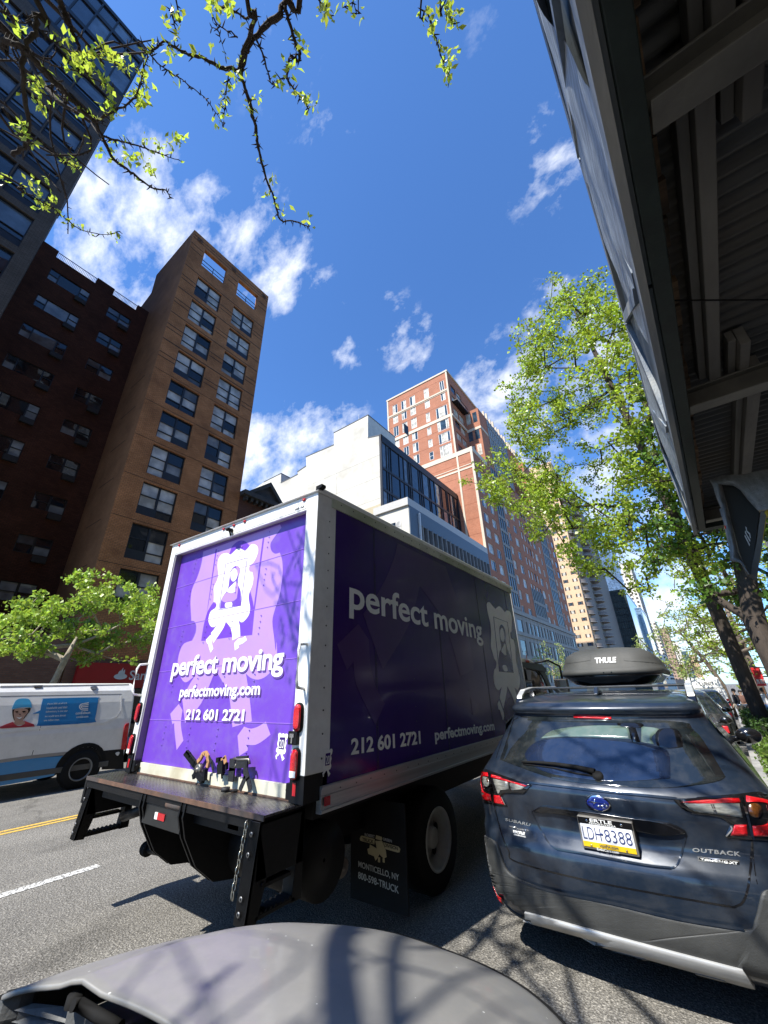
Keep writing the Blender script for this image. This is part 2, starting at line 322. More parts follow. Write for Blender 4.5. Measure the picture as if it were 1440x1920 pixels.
# ================================================================ street
def asphalt_mat():
    mt=bpy.data.materials.new('asphalt'); mt.use_nodes=True; n=mt.node_tree.nodes; l=mt.node_tree.links; b=n['Principled BSDF']; b.inputs['Roughness'].default_value=.88; b.inputs['Specular IOR Level'].default_value=.35
    g=n.new('ShaderNodeNewGeometry')
    def noise(sc,det=4,rough=.6,st=None):
        q=n.new('ShaderNodeTexNoise'); q.inputs['Scale'].default_value=sc; q.inputs['Detail'].default_value=det; q.inputs['Roughness'].default_value=rough
        if st:
            mp=n.new('ShaderNodeMapping'); mp.inputs['Scale'].default_value=st; l.new(g.outputs['Position'],mp.inputs[0]); l.new(mp.outputs[0],q.inputs['Vector'])
        else: l.new(g.outputs['Position'],q.inputs['Vector'])
        return q.outputs[0]
    vo=n.new('ShaderNodeTexVoronoi'); vo.inputs['Scale'].default_value=85; l.new(g.outputs['Position'],vo.inputs['Vector'])
    cr=n.new('ShaderNodeValToRGB'); l.new(noise(70,4,.7),cr.inputs[0]); e=cr.color_ramp.elements; e[0].position=.36; e[0].color=(.075,.071,.063,1); e[1].position=.66; e[1].color=(.36,.34,.30,1)
    m=cr.color_ramp.elements.new(.5); m.color=(.165,.158,.142,1)
    # stones: every cell its own grey
    hs=n.new('ShaderNodeHueSaturation'); l.new(cr.outputs[0],hs.inputs['Color']); sv=n.new('ShaderNodeSeparateColor'); l.new(vo.outputs['Color'],sv.inputs[0])
    mr=n.new('ShaderNodeMapRange'); l.new(sv.outputs[0],mr.inputs[0]); mr.inputs[3].default_value=.72; mr.inputs[4].default_value=1.35; l.new(mr.outputs[0],hs.inputs['Value'])
    h2=n.new('ShaderNodeHueSaturation'); l.new(hs.outputs[0],h2.inputs['Color']); m2=n.new('ShaderNodeMapRange'); l.new(noise(.8,6,.62,(1,.22,1)),m2.inputs[0]); m2.inputs[1].default_value=.3; m2.inputs[2].default_value=.7; m2.inputs[3].default_value=.68; m2.inputs[4].default_value=1.18; l.new(m2.outputs[0],h2.inputs['Value'])
    # tar-filled cracks and oil stains
    vc=n.new('ShaderNodeTexVoronoi'); vc.feature='DISTANCE_TO_EDGE'; vc.inputs['Scale'].default_value=.16
    ds=n.new('ShaderNodeVectorMath'); ds.operation='ADD'; nn=n.new('ShaderNodeTexNoise'); nn.inputs['Scale'].default_value=1.6; nn.inputs['Detail'].default_value=6; l.new(g.outputs['Position'],nn.inputs['Vector']); l.new(nn.outputs['Color'],ds.inputs[0]); l.new(g.outputs['Position'],ds.inputs[1]); l.new(ds.outputs[0],vc.inputs['Vector'])
    mc=n.new('ShaderNodeMapRange'); l.new(vc.outputs[0],mc.inputs[0]); mc.inputs[1].default_value=.003; mc.inputs[2].default_value=.009; mc.inputs[3].default_value=.75; mc.inputs[4].default_value=1
    h3=n.new('ShaderNodeHueSaturation'); l.new(h2.outputs[0],h3.inputs['Color']); l.new(mc.outputs[0],h3.inputs['Value'])
    mo=n.new('ShaderNodeMapRange'); l.new(noise(.5,5,.6,(1,.5,1)),mo.inputs[0]); mo.inputs[1].default_value=.56; mo.inputs[2].default_value=.68; mo.inputs[3].default_value=1; mo.inputs[4].default_value=.62
    h4=n.new('ShaderNodeHueSaturation'); l.new(h3.outputs[0],h4.inputs['Color']); l.new(mo.outputs[0],h4.inputs['Value']); l.new(h4.outputs[0],b.inputs['Base Color'])
    bp=n.new('ShaderNodeBump'); bp.inputs['Strength'].default_value=.75; bp.inputs['Distance'].default_value=.008; l.new(vo.outputs['Distance'],bp.inputs['Height']); l.new(bp.outputs[0],b.inputs['Normal'])
    return mt
ASPH=asphalt_mat()
def paintmat(name,c,wear=.45):
    mt=bpy.data.materials.new(name); mt.use_nodes=True; n=mt.node_tree.nodes; l=mt.node_tree.links; b=n['Principled BSDF']; b.inputs['Roughness'].default_value=.7
    g=n.new('ShaderNodeNewGeometry'); q=n.new('ShaderNodeTexNoise'); q.inputs['Scale'].default_value=38; q.inputs['Detail'].default_value=5; q.inputs['Roughness'].default_value=.7; l.new(g.outputs['Position'],q.inputs['Vector'])
    mr=n.new('ShaderNodeMapRange'); l.new(q.outputs[0],mr.inputs[0]); mr.inputs[1].default_value=wear-.05; mr.inputs[2].default_value=wear+.05
    mx=n.new('ShaderNodeMix'); mx.data_type='RGBA'; l.new(mr.outputs[0],mx.inputs[0]); mx.inputs[6].default_value=(.10,.098,.09,1); mx.inputs[7].default_value=(*c,1); l.new(mx.outputs[2],b.inputs['Base Color']); return mt
WPAINT=paintmat('worn_white_paint',(.66,.66,.63),.475); YPAINT=paintmat('worn_yellow_paint',(.68,.43,.07),.43)
CONC=mat('sidewalk_concrete',(.30,.29,.27),.9,var=.18,scale=2.2,bump=.3,bscale=90,var2=(.2,.195,.185))
CURBM=mat('curb_stone',(.36,.36,.35),.85,var=.2,scale=5,bump=.4,bscale=70,var2=(.22,.22,.22))
g=MB(); N=24
xs=[-1600,-300,-80]+[-50+i*100/N for i in range(N+1)]+[80,300,1600]; 
GY=[-2500,-60,0,6,10,16,24,35,50,80,120,180,300,2500]
def gz(y):
    y=max(y,6); return -.027*(min(y,120)-6)-.004*(max(y,120)-120)
for a,b in zip(GY,GY[1:]): g.quad((-2500,a,gz(a)),(2500,a,gz(a)),(2500,b,gz(b)),(-2500,b,gz(b)))
road=g.build('road',ASPH); tag(road,kind='structure')
def curb_x(y):
    pts=[(-40,.42),(10,.45),(12.5,.54),(43,2.05),(120,5.9),(200,9.9)]
    for (a,b),(c,d) in zip(pts,pts[1:]):
        if y<=c: return b+(d-b)*(y-a)/(c-a)
    return pts[-1][1]
ys=[-40,0,6,8,10,12.5,16,20,24,35,43,60,80,120,200]
def strip(mb,x0f,x1f,z0,z1,mi=0):
    for a,b in zip(ys,ys[1:]):
        P=[(x0f(a),a,z0+gz(a)),(x1f(a),a,z0+gz(a)),(x1f(b),b,z0+gz(b)),(x0f(b),b,z0+gz(b))]; mb.prism(P,(0,0,z1-z0),mi)
w=MB(); strip(w,lambda y:curb_x(y)+.16,lambda y:curb_x(y)+7.5,0.001,.145); tag(w.build('sidewalk',CONC),kind='structure')
k=MB()
yy=-40
while yy<120:
    L=1.8 if yy<60 else 6; a,b=yy+.006,yy+L-.006
    k.prism([(curb_x(a),a,gz(a)+.001),(curb_x(a)+.155,a,gz(a)+.001),(curb_x(b)+.155,b,gz(b)+.001),(curb_x(b),b,gz(b)+.001)],(0,0,.15)); yy+=L
tag(k.build('curb',CURBM,bevel=.012),kind='structure')
w=MB()
ys=[-60,0,6,35,80,120,200]
strip(w,lambda y:-26,lambda y:-17.36,.001,.145); tag(w.build('sidewalk',CONC),kind='structure')
k=MB(); yy=-40
while yy<200:
    k.prism([(-17.35,yy+.006,gz(yy)+.001),(-17.2,yy+.006,gz(yy)+.001),(-17.2,yy+1.994,gz(yy+2)+.001),(-17.35,yy+1.994,gz(yy+2)+.001)],(0,0,.15)); yy+=2
tag(k.build('curb',CURBM),kind='structure')
# painted lines
l1=MB(); l1.quad((-8.47,-60,.004),(-8.385,-60,.004),(-8.385,3.34,.004),(-8.47,3.34,.004)); l1.quad((-8.32,-60,.004),(-8.235,-60,.004),(-8.235,3.34,.004),(-8.32,3.34,.004))
for a,b in zip((9,16,24,35,50,80),(16,24,35,50,80,120)):
    for x in (-8.47,-8.32): l1.quad((x,a,gz(a)+.004),(x+.085,a,gz(a)+.004),(x+.085,b,gz(b)+.004),(x,b,gz(b)+.004))
tag(l1.build('centre_line',YPAINT),kind='structure')
l2=MB()
for y0 in (-9.7,-.5,8.7,17.9,27.1): l2.quad((-5.86,y0,gz(y0)+.004),(-5.74,y0,gz(y0)+.004),(-5.74,y0+3.05,gz(y0+3.05)+.004),(-5.86,y0+3.05,gz(y0+3.05)+.004))
tag(l2.build('lane_line',WPAINT),kind='structure')
# ================================================================ buildings
BLK=mat('black_window_frame',(.012,.012,.013),.45,var=.2,scale=3)
DGL=glass('pane_blinds',(.010,.012,.015),(.55,.53,.48),.75,spec=.4,coat=.15)
DGL2=glass('pane_dark',(.008,.011,.015),(.26,.29,.31),.55,spec=.5,coat=.4)
WHT=mat('white_window_frame',(.72,.72,.68),.5,var=.08)
# ---- glass and brick tower at the far left
FX=-22.0
GBR=brick('grey_tower_brick',(.085,.070,.058),(.115,.098,.082),(.05,.045,.04),stain=.2)
DMET=mat('dark_tower_metal',(.012,.014,.018),.5,metal=.2,var=.2,scale=2)
TGL=glass('tower_glass',(.020,.034,.055),(.10,.14,.19),.35,rough=.015)
tw=thing('glass_tower',(FX-10,-5,0),'tall dark glass tower with grey brick bands rising out of the top left corner','building')
YE=-.17; Y0=-10.5
holes=[]; FL=2.9
base=20.55-FL*6
zf=[base+FL*i for i in range(13)]        # window sills
for i,z in enumerate(zf):
    if z>38.5: break
    y=YE-.62; 
    while y>Y0+4:
        holes.append((y-1.5-Y0,z,y-Y0,z+1.86)); y-=1.56
mb=MB(); walls(mb,(FX,Y0,0),(0,1,0),(0,0,1),(1,0,0),YE-Y0,41.2,[(h[0],h[1]-.55,h[2],h[3]) for h in holes],.22)
mb.quad((FX,YE,0),(FX-20,YE,0),(FX-20,YE,41.2),(FX,YE,41.2)); mb.box((FX-20,Y0,0),(FX-.6,YE-.01,41.1))
mb.build('wall',GBR,tw)
# spandrels under every band, ribs between
for h in holes: sp=MB(); sp.box((FX-.2,Y0+h[0]+.002,h[1]-.545),(FX-.10,Y0+h[2]-.002,h[1]-.02)); sp.build('spandrel',DMET,tw)
wn_n=0; proto=None
hs=sorted(holes,key=lambda h:-(h[2]+0*h[1]))
rest=MB()
for h in hs:
    y0,z0,y1,z1=Y0+h[0],h[1],Y0+h[2],h[3]
    if wn_n<84:
        if proto is None:
            f=MB(); frame_rect(f,(FX-.2,y0+.003,z0),(0,1,0),(0,0,1),(1,0,0),y1-y0-.006,z1-z0-.003,.05,.11); f.box((FX-.2,y0+.05,z0+.42),(FX-.11,y1-.05,z0+.46))
            proto=f.build('window',DMET,tw); p0=(y0,z0)
            g2=MB(); g2.quad((FX-.18,y0+.04,z0+.04),(FX-.18,y1-.04,z0+.04),(FX-.18,y1-.04,z0+.42),(FX-.18,y0+.04,z0+.42)); g2.quad((FX-.18,y0+.04,z0+.46),(FX-.18,y1-.04,z0+.46),(FX-.18,y1-.04,z1-.04),(FX-.18,y0+.04,z1-.04)); g2.build('pane',TGL,proto)
        else:
            c=copy_tree(proto,tw); c.location=(0,y0-p0[0],z0-p0[1])
        wn_n+=1
    else:
        rest.box((FX-.2,y0+.004,z0+.001),(FX-.16,y1-.004,z1-.001))
if rest.f: tag(rest.build('window_far',TGL,tw),kind='stuff')
# upper glass storeys with thin floor bands
up=MB(); up.box((FX-20,Y0,41.2),(FX-.25,YE-.06,49.0)); up.box((FX-20,Y0,48.95),(FX+.02,YE+.02,49.35)); 
for z in (41.22,44.1,46.95): up.box((FX-.25,Y0,z),(FX+.0,YE,z+.42))
y=YE
while y>Y0+3: up.box((FX-.25,y-.09,41.6),(FX+.01,y,48.95)); y-=1.02
up.build('crown_frame',DMET,tw)
cg=MB(); y=YE-.09
while y>Y0+3:
    for z,zz in ((41.64,44.08),(44.52,46.93),(47.37,48.93)): cg.quad((FX-.1,y-.93,z),(FX-.1,y,z),(FX-.1,y,zz),(FX-.1,y-.93,zz))
    y-=1.02
cg.build('crown_glass',TGL,tw)
# ---- dark red brick apartment house set back
DX=-26.7
DBR=brick('dark_red_brick',(.075,.026,.013),(.105,.038,.020),(.035,.022,.016),stain=.4,rh=.08)
db=thing('brick_apartment_house',(DX-6,3,0),'dark red brick apartment house set back beside the tan tower, railings on its roof','building')
Z0,ZT=0,28.5
rows=[26.5-2.52*i for i in range(9)]; 
hl=[];  yA=-1.6
for i,z in enumerate(rows):
    hl.append((.72-yA,z,2.95-yA,z+.98)); hl.append((4.13-yA,z-.05,5.63-yA,z+.93)); 
mb=MB(); walls(mb,(DX,yA,0),(0,1,0),(0,0,1),(1,0,0),6.62-yA,ZT,hl,.14)
mb.box((DX-12,yA,0),(DX-.5,6.45,ZT-.1)); mb.build('wall',DBR,db)
par=MB()
for a,b in ((-1.6,.68),(2.99,4.09),(5.71,6.6)): par.box((DX-.3,a,ZT),(DX+.0,b,29.17))
par.box((DX-.3,.68,ZT-.02),(DX+.02,2.99,ZT+.04)); par.box((DX-.3,4.09,ZT-.02),(DX+.02,5.71,ZT+.04)); par.build('parapet',DBR,db)
RAIL=mat('grey_railing_metal',(.42,.45,.50),.5,metal=.3,var=.05)
for a,b in ((.69,2.98),(4.1,5.70)):
    rl=MB(); y=a+.04
    while y<b: rl.box((DX-.05,y-.009,ZT+.04),(DX-.03,y+.009,29.05)); y+=.085
    rl.box((DX-.06,a,29.05),(DX-.02,b,29.09)); rl.build('railing',RAIL,db)
def dh(mb,gb,x,y0,y1,z0,z1):   # double-hung sash with meeting rail
    frame_rect(mb,(x-.12,y0,z0),(0,1,0),(0,0,1),(1,0,0),y1-y0,z1-z0,.035,.07); zm=z0+(z1-z0)*.5; mb.box((x-.12,y0+.035,zm-.018),(x-.045,y1-.035,zm+.018))
    gb.quad((x-.07,y0+.03,zm),(x-.07,y1-.03,zm),(x-.07,y1-.03,z1-.03),(x-.07,y0+.03,z1-.03)); gb.quad((x-.09,y0+.03,z0+.03),(x-.09,y1-.03,z0+.03),(x-.09,y1-.03,zm),(x-.09,y0+.03,zm))
AC=mat('dark_air_conditioner',(.03,.028,.026),.7,var=.3)
def win3(z):
    f=MB();gb=MB(); x=DX; dh(f,gb,x,.72,1.23,z,z+.98); dh(f,gb,x,2.42,2.95,z,z+.98); frame_rect(f,(x-.12,1.23,z),(0,1,0),(0,0,1),(1,0,0),1.19,.98,.03,.07); gb.quad((x-.08,1.25,z+.02),(x-.08,2.40,z+.02),(x-.08,2.40,z+.96),(x-.08,1.25,z+.96))
    o=f.build('window',BLK,db); gb.build('pane',DGL2,o); return o
def win2(z):
    f=MB();gb=MB(); x=DX; dh(f,gb,x,4.13,4.86,z-.05,z+.93); dh(f,gb,x,4.90,5.63,z-.05,z+.93); f.box((x-.12,4.86,z-.05),(x-.04,4.90,z+.93))
    o=f.build('window',BLK,db); gb.build('pane',DGL2,o); return o
def acbox(y,z):
    a=MB(); a.box((DX-.1,y,z-.42),(DX+.16,y+.62,z-.07)); a.box((DX+.16,y+.04,z-.38),(DX+.165,y+.58,z-.11)); return a.build('air_conditioner',AC,db,bevel=.01)
for i,z in enumerate(rows): win3(z); win2(z)
for i,z in enumerate(rows):
    acbox(2.3,z); 
    if i not in (2,): acbox(4.95,z-.05)
# one-storey brick base out to the pavement, dark shopfront band
BBR=brick('shop_brick',(.17,.08,.05),(.22,.11,.07),(.12,.09,.07),stain=.2)
bs=MB(); walls(bs,(FX,-1.0,0),(0,1,0),(0,0,1),(1,0,0),7.45,4.3,[(.4,.35,3.2,2.35),(3.6,.15,7.0,2.35)],.25); bs.quad((FX,-1,4.3),(FX,6.45,4.3),(DX,6.45,4.3),(DX,-1,4.3)); bs.build('shop_wall',BBR,db)
bs=MB(); bs.box((FX-.3,-.6,.15),(FX-.2,6.1,2.4)); bs.build('shop_window',DGL2,db)
# ---- tan brick tower
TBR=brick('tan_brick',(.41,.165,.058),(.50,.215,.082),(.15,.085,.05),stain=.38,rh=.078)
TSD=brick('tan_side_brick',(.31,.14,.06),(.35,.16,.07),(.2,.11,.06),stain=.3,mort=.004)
tt=thing('tan_brick_tower',(FX-5,10,0),'slim tan brick tower with two open squares cut through its top','building')
TY0,TY1=6.5,13.64
hl=[]; wz=[28.6-2.585*i for i in range(10)]
wz=[28.58,26.02,23.50,20.95,18.42,15.9,13.27,10.68,8.12,5.5]
wz=[z-0.0 for z in wz]
Ls=[7.6,9.57]; Rs=[10.68,12.62]
for i,z in enumerate(wz): 
    for a,b in (Ls,Rs): hl.append((a-TY0,z,b-TY0,z+(2.02 if i<8 else 1.95)))
# real tops measured: first sill 28.58, storeys 2.53 high
hl=[]; wz=[28.58-2.535*i for i in range(10)]
for z in wz:
    for a,b in (Ls,Rs): hl.append((a-TY0,z,b-TY0,z+1.98))
for a,b in (Ls,Rs): hl.append((a-TY0,31.9,b-TY0,33.8))
mb=MB(); walls(mb,(FX,TY0,3.4),(0,1,0),(0,0,1),(1,0,0),TY1-TY0,34.85-3.4,[(h[0],h[1]-3.4,h[2],h[3]-3.4) for h in hl],.3)
# inner face of the free-standing crown wall
walls(mb,(FX-.3,TY0+.3,31.35),(0,1,0),(0,0,1),(-1,0,0),TY1-TY0-.3,3.5,[(h[0]-.3,h[1]-31.35,h[2]-.3,h[3]-31.35) for h in hl if h[1]>31.5],.0)
mb.quad((FX,TY0,34.85),(FX,TY1,34.85),(FX-.3,TY1,34.85),(FX-.3,TY0,34.85)); mb.quad((FX,TY1,3.4),(FX-.3,TY1,3.4),(FX-.3,TY1,34.85),(FX,TY1,34.85))
mb.build('facade',TBR,tt)
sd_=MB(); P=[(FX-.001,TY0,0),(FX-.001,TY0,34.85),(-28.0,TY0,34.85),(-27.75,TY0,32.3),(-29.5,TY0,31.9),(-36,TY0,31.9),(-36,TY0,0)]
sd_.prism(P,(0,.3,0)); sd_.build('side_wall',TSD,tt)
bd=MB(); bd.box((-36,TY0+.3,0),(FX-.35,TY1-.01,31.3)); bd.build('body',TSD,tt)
gr=MB()
for z in (34.35,34.05,33.3,32.75): 
    segs=[(TY0+.02,7.35),(7.95,9.85)] if z>33.9 else [(TY0+.02,7.5)]
    if z>33.9: segs=[(TY0+.02,6.85),(7.3,9.85),(10.35,12.95),(13.4,TY1-.02)]
    else: segs=[(TY0+.02,7.5),(9.75,10.55),(12.75,TY1-.02)]
    for a,b in segs: gr.box((FX+.0,a,z),(FX+.012,b,z+.05))
for i in range(4):
    z=wz[i]
    for dz in (2.12,.98,.62):
        segs=[(TY0+.02,7.58),(9.6,10.66),(12.64,TY1-.02)] if dz<2 else [(TY0+.02,TY1-.02)]
        for a,b in segs: gr.box((FX+.0,a,z+dz),(FX+.012,b,z+dz+.05))
for z in wz[4:]: gr.box((FX,TY0+.02,z+2.12),(FX+.01,TY1-.02,z+2.14)); gr.box((FX-3.2,TY0-.01,z+2.10),(FX-1.2,TY0,z+2.13))
gr.build('groove_shade_and_joint',mat('groove_shade_brown',(.035,.022,.015),.8,var=.2),tt)  # raised dark strips: shade of wall grooves put in as colour, plus panel joints
for y,z in ((7.08,34.22),(10.1,34.3),(13.17,34.35)):
    o=MB(); frame_rect(o,(FX+.012,y-.19,z-.22),(0,1,0),(0,0,1),(1,0,0),.38,.44,.05,.02); o.lathe((FX+.012,y,z),(1,0,0),[(0,.11),(.03,.11),(.03,.05),(0,.05)],14); o.build('brick_roundel',mat('roundel_brick',(.10,.055,.03),.8,var=.2),tt)
BMET=mat('black_rail_metal',(.02,.02,.022),.4,metal=.5,var=.1)
for a,b in (Ls,Rs):
    r=MB()
    for z in (32.35,32.75): r.box((FX-.2,a,z),(FX-.16,b,z+.04))
    r.box((FX-.2,(a+b)/2-.02,31.9),(FX-.16,(a+b)/2+.02,32.75)); r.build('railing',BMET,tt)
proto=None; random.seed(4)
def tan_window(y,z,v):
    w,h=1.96,1.97; f=MB(); x=FX; frame_rect(f,(x-.22,y,z),(0,1,0),(0,0,1),(1,0,0),w,h,.06,.12); f.box((x-.22,y+w/2-.06,z+.06),(x-.11,y+w/2+.06,z+h-.06))
    gl=MB()
    for s in (0,1):
        a=y+.06+s*(w/2); b=a+w/2-.12
        z1=z+.52+.0*s; z2=z+1.2
        f.box((x-.22,a,z1-.03),(x-.12,b,z1+.03)); f.box((x-.22,a,z2-.025),(x-.13,b,z2+.025))
        gl.quad((x-.16,a,z2),(x-.16,b,z2),(x-.16,b,z+h-.05),(x-.16,a,z+h-.05)); gl.quad((x-.18,a,z1),(x-.18,b,z1),(x-.18,b,z2),(x-.18,a,z2))
        if (v>>s)&1: f.box((x-.2,a,z+.06),(x-.10,b,z1-.03))
        else: gl.quad((x-.17,a,z+.05),(x-.17,b,z+.05),(x-.17,b,z1),(x-.17,a,z1))
    o=f.build('window',BLK,tt); gl.build('pane',DGL,o); return o
protos={}
for i,z in enumerate(wz):
    for y in (7.605,10.675):
        v=random.choice([0,1,2,2,1,3])
        if v not in protos: protos[v]=(tan_window(y,z+.005,v),y,z)
        else:
            p,py_,pz=protos[v]; c=copy_tree(p,tt); c.location=(0,y-py_,z-pz)
# shopfront with the red bank sign
RED=mat('red_sign_panel',(.33,.006,.006),.45,var=.12,scale=2)
SGN=mat('sign_white',(.62,.62,.6),.5,var=.05)
sf=MB(); walls(sf,(FX,TY0,0),(0,1,0),(0,0,1),(1,0,0),TY1-TY0,3.4,[(.3,.3,6.8,2.2)],.25); sf.build('shop_wall',BBR,tt)
sf=MB(); sf.box((FX-.25,TY0+.2,.2),(FX-.2,TY1-.1,2.3)); sf.build('shop_window',DGL2,tt)
bk=thing('shop_sign',(FX,9.5,2.3),'long red bank sign with a white flame mark on the shopfront behind the street tree','sign')
s0=at(170,1248,0,FX+.3); s1=at(240,1292,0,FX+.3)
zt=max(s0.z,3.2); zb=2.12
sg=MB(); sg.box((FX+.02,6.9,zb),(FX+.3,13.4,zt)); sg.build('panel',RED,bk,bevel=.01)
lg=at(227,1264,0,FX+.3); 
def yz(pts,x): return [(x,p[0],p[1]) for p in pts]
fl=MB(); a=lg.y; b=lg.z; S=.30
el=[(a+S*.95*math.cos(t),b-S*.35+S*.42*math.sin(t)) for t in [2*math.pi*i/26 for i in range(26)]]
fl.prism(yz(el,FX+.301),(.012,0,0))
for dx,hh in ((-.32,.55),(-.02,.95),(.28,.7)):
    q=smooth_poly([(a+S*(dx-.13),b-S*.3),(a+S*(dx-.10),b+S*hh*.45),(a+S*(dx+.12),b+S*hh,1),(a+S*(dx+.20),b+S*.2),(a+S*(dx+.16),b-S*.3)],3); fl.prism(yz(q,FX+.303),(.014,0,0))
fl.build('flame_mark',SGN,bk)
tx=MB(); put_text(tx,'Santander',(FX+.301,a+.38,b-.25),(0,1,0),(0,0,1),2.3,.42,.002,off=.012); tx.build('lettering',SGN,bk)
# ---- old townhouse with a gable, half hidden by the truck
OLD=brick('soot_brick',(.10,.04,.028),(.13,.055,.035),(.06,.04,.03),stain=.3)
STN=mat('dark_carved_stone',(.045,.043,.04),.8,var=.35,scale=4,bump=.5,bscale=8)
th=thing('townhouse',(FX-4,16.5,0),'old dark townhouse with a carved gable between the tan tower and the white wall','building')
ap=at(495,908,0,FX); rb=at(527,941,0,FX); lb_=at(462,934,0,FX)
zc=min(rb.z,lb_.z)
b_=MB(); hl=[(q,zz,q+1.0,zz+1.7) for q in (.8,2.4,4.0) for zz in (2.2,5.4,8.4)]; walls(b_,(FX,13.66,0),(0,1,0),(0,0,1),(1,0,0),rb.y-13.66,zc,hl,.2); b_.box((FX-9,13.66,0),(FX-.3,rb.y,zc)); b_.build('wall',OLD,th)
b_=MB(); b_.box((FX-.4,13.66,zc),(FX+.55,rb.y+.2,zc+.35))
y=13.9
while y<rb.y: b_.box((FX+.0,y,zc-.3),(FX+.4,y+.18,zc)); y+=.42
b_.build('cornice',STN,th,bevel=.02)
b_=MB(); b_.prism([(FX+.1,lb_.y,zc+.35),(FX+.1,rb.y,zc+.35),(FX+.1,(lb_.y+rb.y)/2+.2,ap.z)],(-.8,0,0)); b_.prism([(FX+.3,lb_.y-.2,zc+.35),(FX+.3,lb_.y+.15,zc+.35),(FX+.3,(lb_.y+rb.y)/2+.2,ap.z-.12),(FX+.3,rb.y-.1,zc+.35),(FX+.3,rb.y+.25,zc+.35),(FX+.3,(lb_.y+rb.y)/2+.2,ap.z+.25)],(-.35,0,0)); b_.build('gable',STN,th)
for q in (.8,2.4,4.0):
    for zz in (2.2,5.4,8.4):
        if q+1<rb.y-13.66:
            f=MB(); frame_rect(f,(FX-.2,13.66+q,zz),(0,1,0),(0,0,1),(1,0,0),1,1.7,.06,.08); o=f.build('window',BLK,th); gq=MB(); gq.quad((FX-.17,13.7+q,zz),(FX-.17,14.6+q,zz),(FX-.17,14.6+q,zz+1.65),(FX-.17,13.7+q,zz+1.65)); gq.build('pane',DGL2,o)
lw=thing('low_shop_row',(FX-4,26,0),'low dark shop row hidden behind the truck body','building')
b_=MB(); b_.box((FX-10,rb.y+.3,0),(FX,35.5,5.2)); b_.box((FX-.02,rb.y+.3,5.2),(FX+.3,35.5,5.6)); b_.build('wall',OLD,lw)
f=MB(); f.box((FX+.005,rb.y+1,.6),(FX+.03,34.5,2.9)); f.build('shop_window',DGL2,lw)
# ---- white stucco wall building with black glass storeys
def stucco():
    mt=mat('white_stucco',(.60,.575,.50),.85,var=.10,scale=1.2,bump=.25,bscale=20,var2=(.47,.44,.37)); return mt
STU=stucco()
YELB=brick('cream_brick',(.50,.43,.28),(.55,.48,.33),(.45,.40,.30),stain=.1)
BX,BY=-26.3,36.3; GST0=mat('galvanised_plant',(.33,.34,.34),.5,metal=.4,var=.15)
sb=thing('white_walled_building',(BX-6,48,0),'white blank-walled building with black glass storeys facing the street','building')
def ay(px,py): q=at(px,py,1,BY); return (q.x,q.z)
out=[(711,817),(690,821.5),(690,778.5),(626,812),(626,834.5),(573.7,857),(573.7,874.4),(558,885),(558,890),(526.8,905.7),(527,888),(495,904)]
pts=[ay(*p) for p in out]; pts[0]=(BX,34.2)
pl=[(p[0],BY,p[1]) for p in pts]; xl=pts[-1][0]-6; pl+= [(xl,BY,pts[-1][1]-1),(xl,BY,0),(BX,BY,0)]
b_=MB(); b_.prism(pl,(0,7,0)); b_.box((BX-12,BY+6.99,0),(BX-.001,60.1,34.15)); b_.build('blank_wall',STU,sb)
cp=MB()
for i in range(0,len(pts)-1):
    (xa,za),(xb,zb_)=pts[i],pts[i+1]
    if abs(xa-xb)>.8: cp.prism([(xa+.05,BY-.05,za),(xb-.05,BY-.05,zb_),(xb-.05,BY-.05,zb_+.12),(xa+.05,BY-.05,za+.12)],(0,7.1,0))
cp.build('coping',mat('dark_coping',(.10,.10,.10),.6),sb)
jt=MB()
for z in (31.0,27.6,24.4): jt.box((BX-14,BY-.006,z),(BX-.02,BY,z+.05))
for x in (-34.2,-41): jt.box((x,BY-.006,10),(x+.05,BY,33))
jt.build('wall_joint',mat('joint_grey',(.33,.31,.27),.9),sb)
q=at(711,928,1,BY); yb=MB(); yb.prism([(BX-.02,BY-.012,23.6),(BX-.02,BY-.012,14),(BX-13,BY-.012,14),(BX-13,BY-.012,23.6-.2)],(0,.01,0)); yb.build('cream_brick_patch',YELB,sb)
for x_,y_,h_ in ((-28.2,38,1.1),(-30.5,39.5,.8),(-29.0,41,1.4)):
    v=MB(); v.lathe((x_,y_,34.2),(0,0,1),[(0,.12),(h_,.12),(h_,.24),(h_+.22,.24),(h_+.3,.02)],12); v.build('roof_vent',GST0,sb)
v=MB(); q=ay(655,800); v.box((q[0]-.5,BY+1.5,q[1]),(q[0]+.8,BY+2.6,q[1]+.7)); v.tube([(q[0]+1.4,BY+.6,q[1]-.3),(q[0]+1.4,BY+.6,q[1]+2.0)],.04,n=6); v.build('roof_plant',GST0,sb)
v=MB(); q=at(704,802,1,BY); v.box((q.x+2.8,BY+3.2,35.6),(q.x+2.82,BY+4.4,37.3)); v.build('penthouse_louvre',BLK,sb)
gf=MB(); gf.box((BX-.0,BY,22.0),(BX+.25,60.15,34.3)); 
gf2=MB()
gf.v=[];gf.f=[];gf.mi=[];gf.sm=[]
ZB=[22.6,25.4,28.6,29.9,33.2,34.3]
yv=[BY+.03]
pat=[1.25,.55,.55,2.1,1.15,1.15,.5,.5,2.1,.6,.6,1.9,.55,1.4,1.9,.6,1.7,.5,.9,1.2,.6]
while yv[-1]<59.9: yv.append(min(60.0,yv[-1]+pat[(len(yv)-1)%len(pat)]))
gf.box((BX+.18,BY,33.2),(BX+.34,60.1,34.35)); gf.box((BX+.0,BY-.03,22),(BX+.34,BY+.22,34.35)); gf.box((BX+.0,59.85,22),(BX+.34,60.1,34.35))
for z in (22.4,25.6,28.9): gf.box((BX+.15,BY,z),(BX+.3,60.1,z+.34))
for y in yv: gf.box((BX+.15,y-.05,22.4),(BX+.31,y+.05,33.2))
gf.box((BX,BY,22),(BX+.1,60.1,33.3))
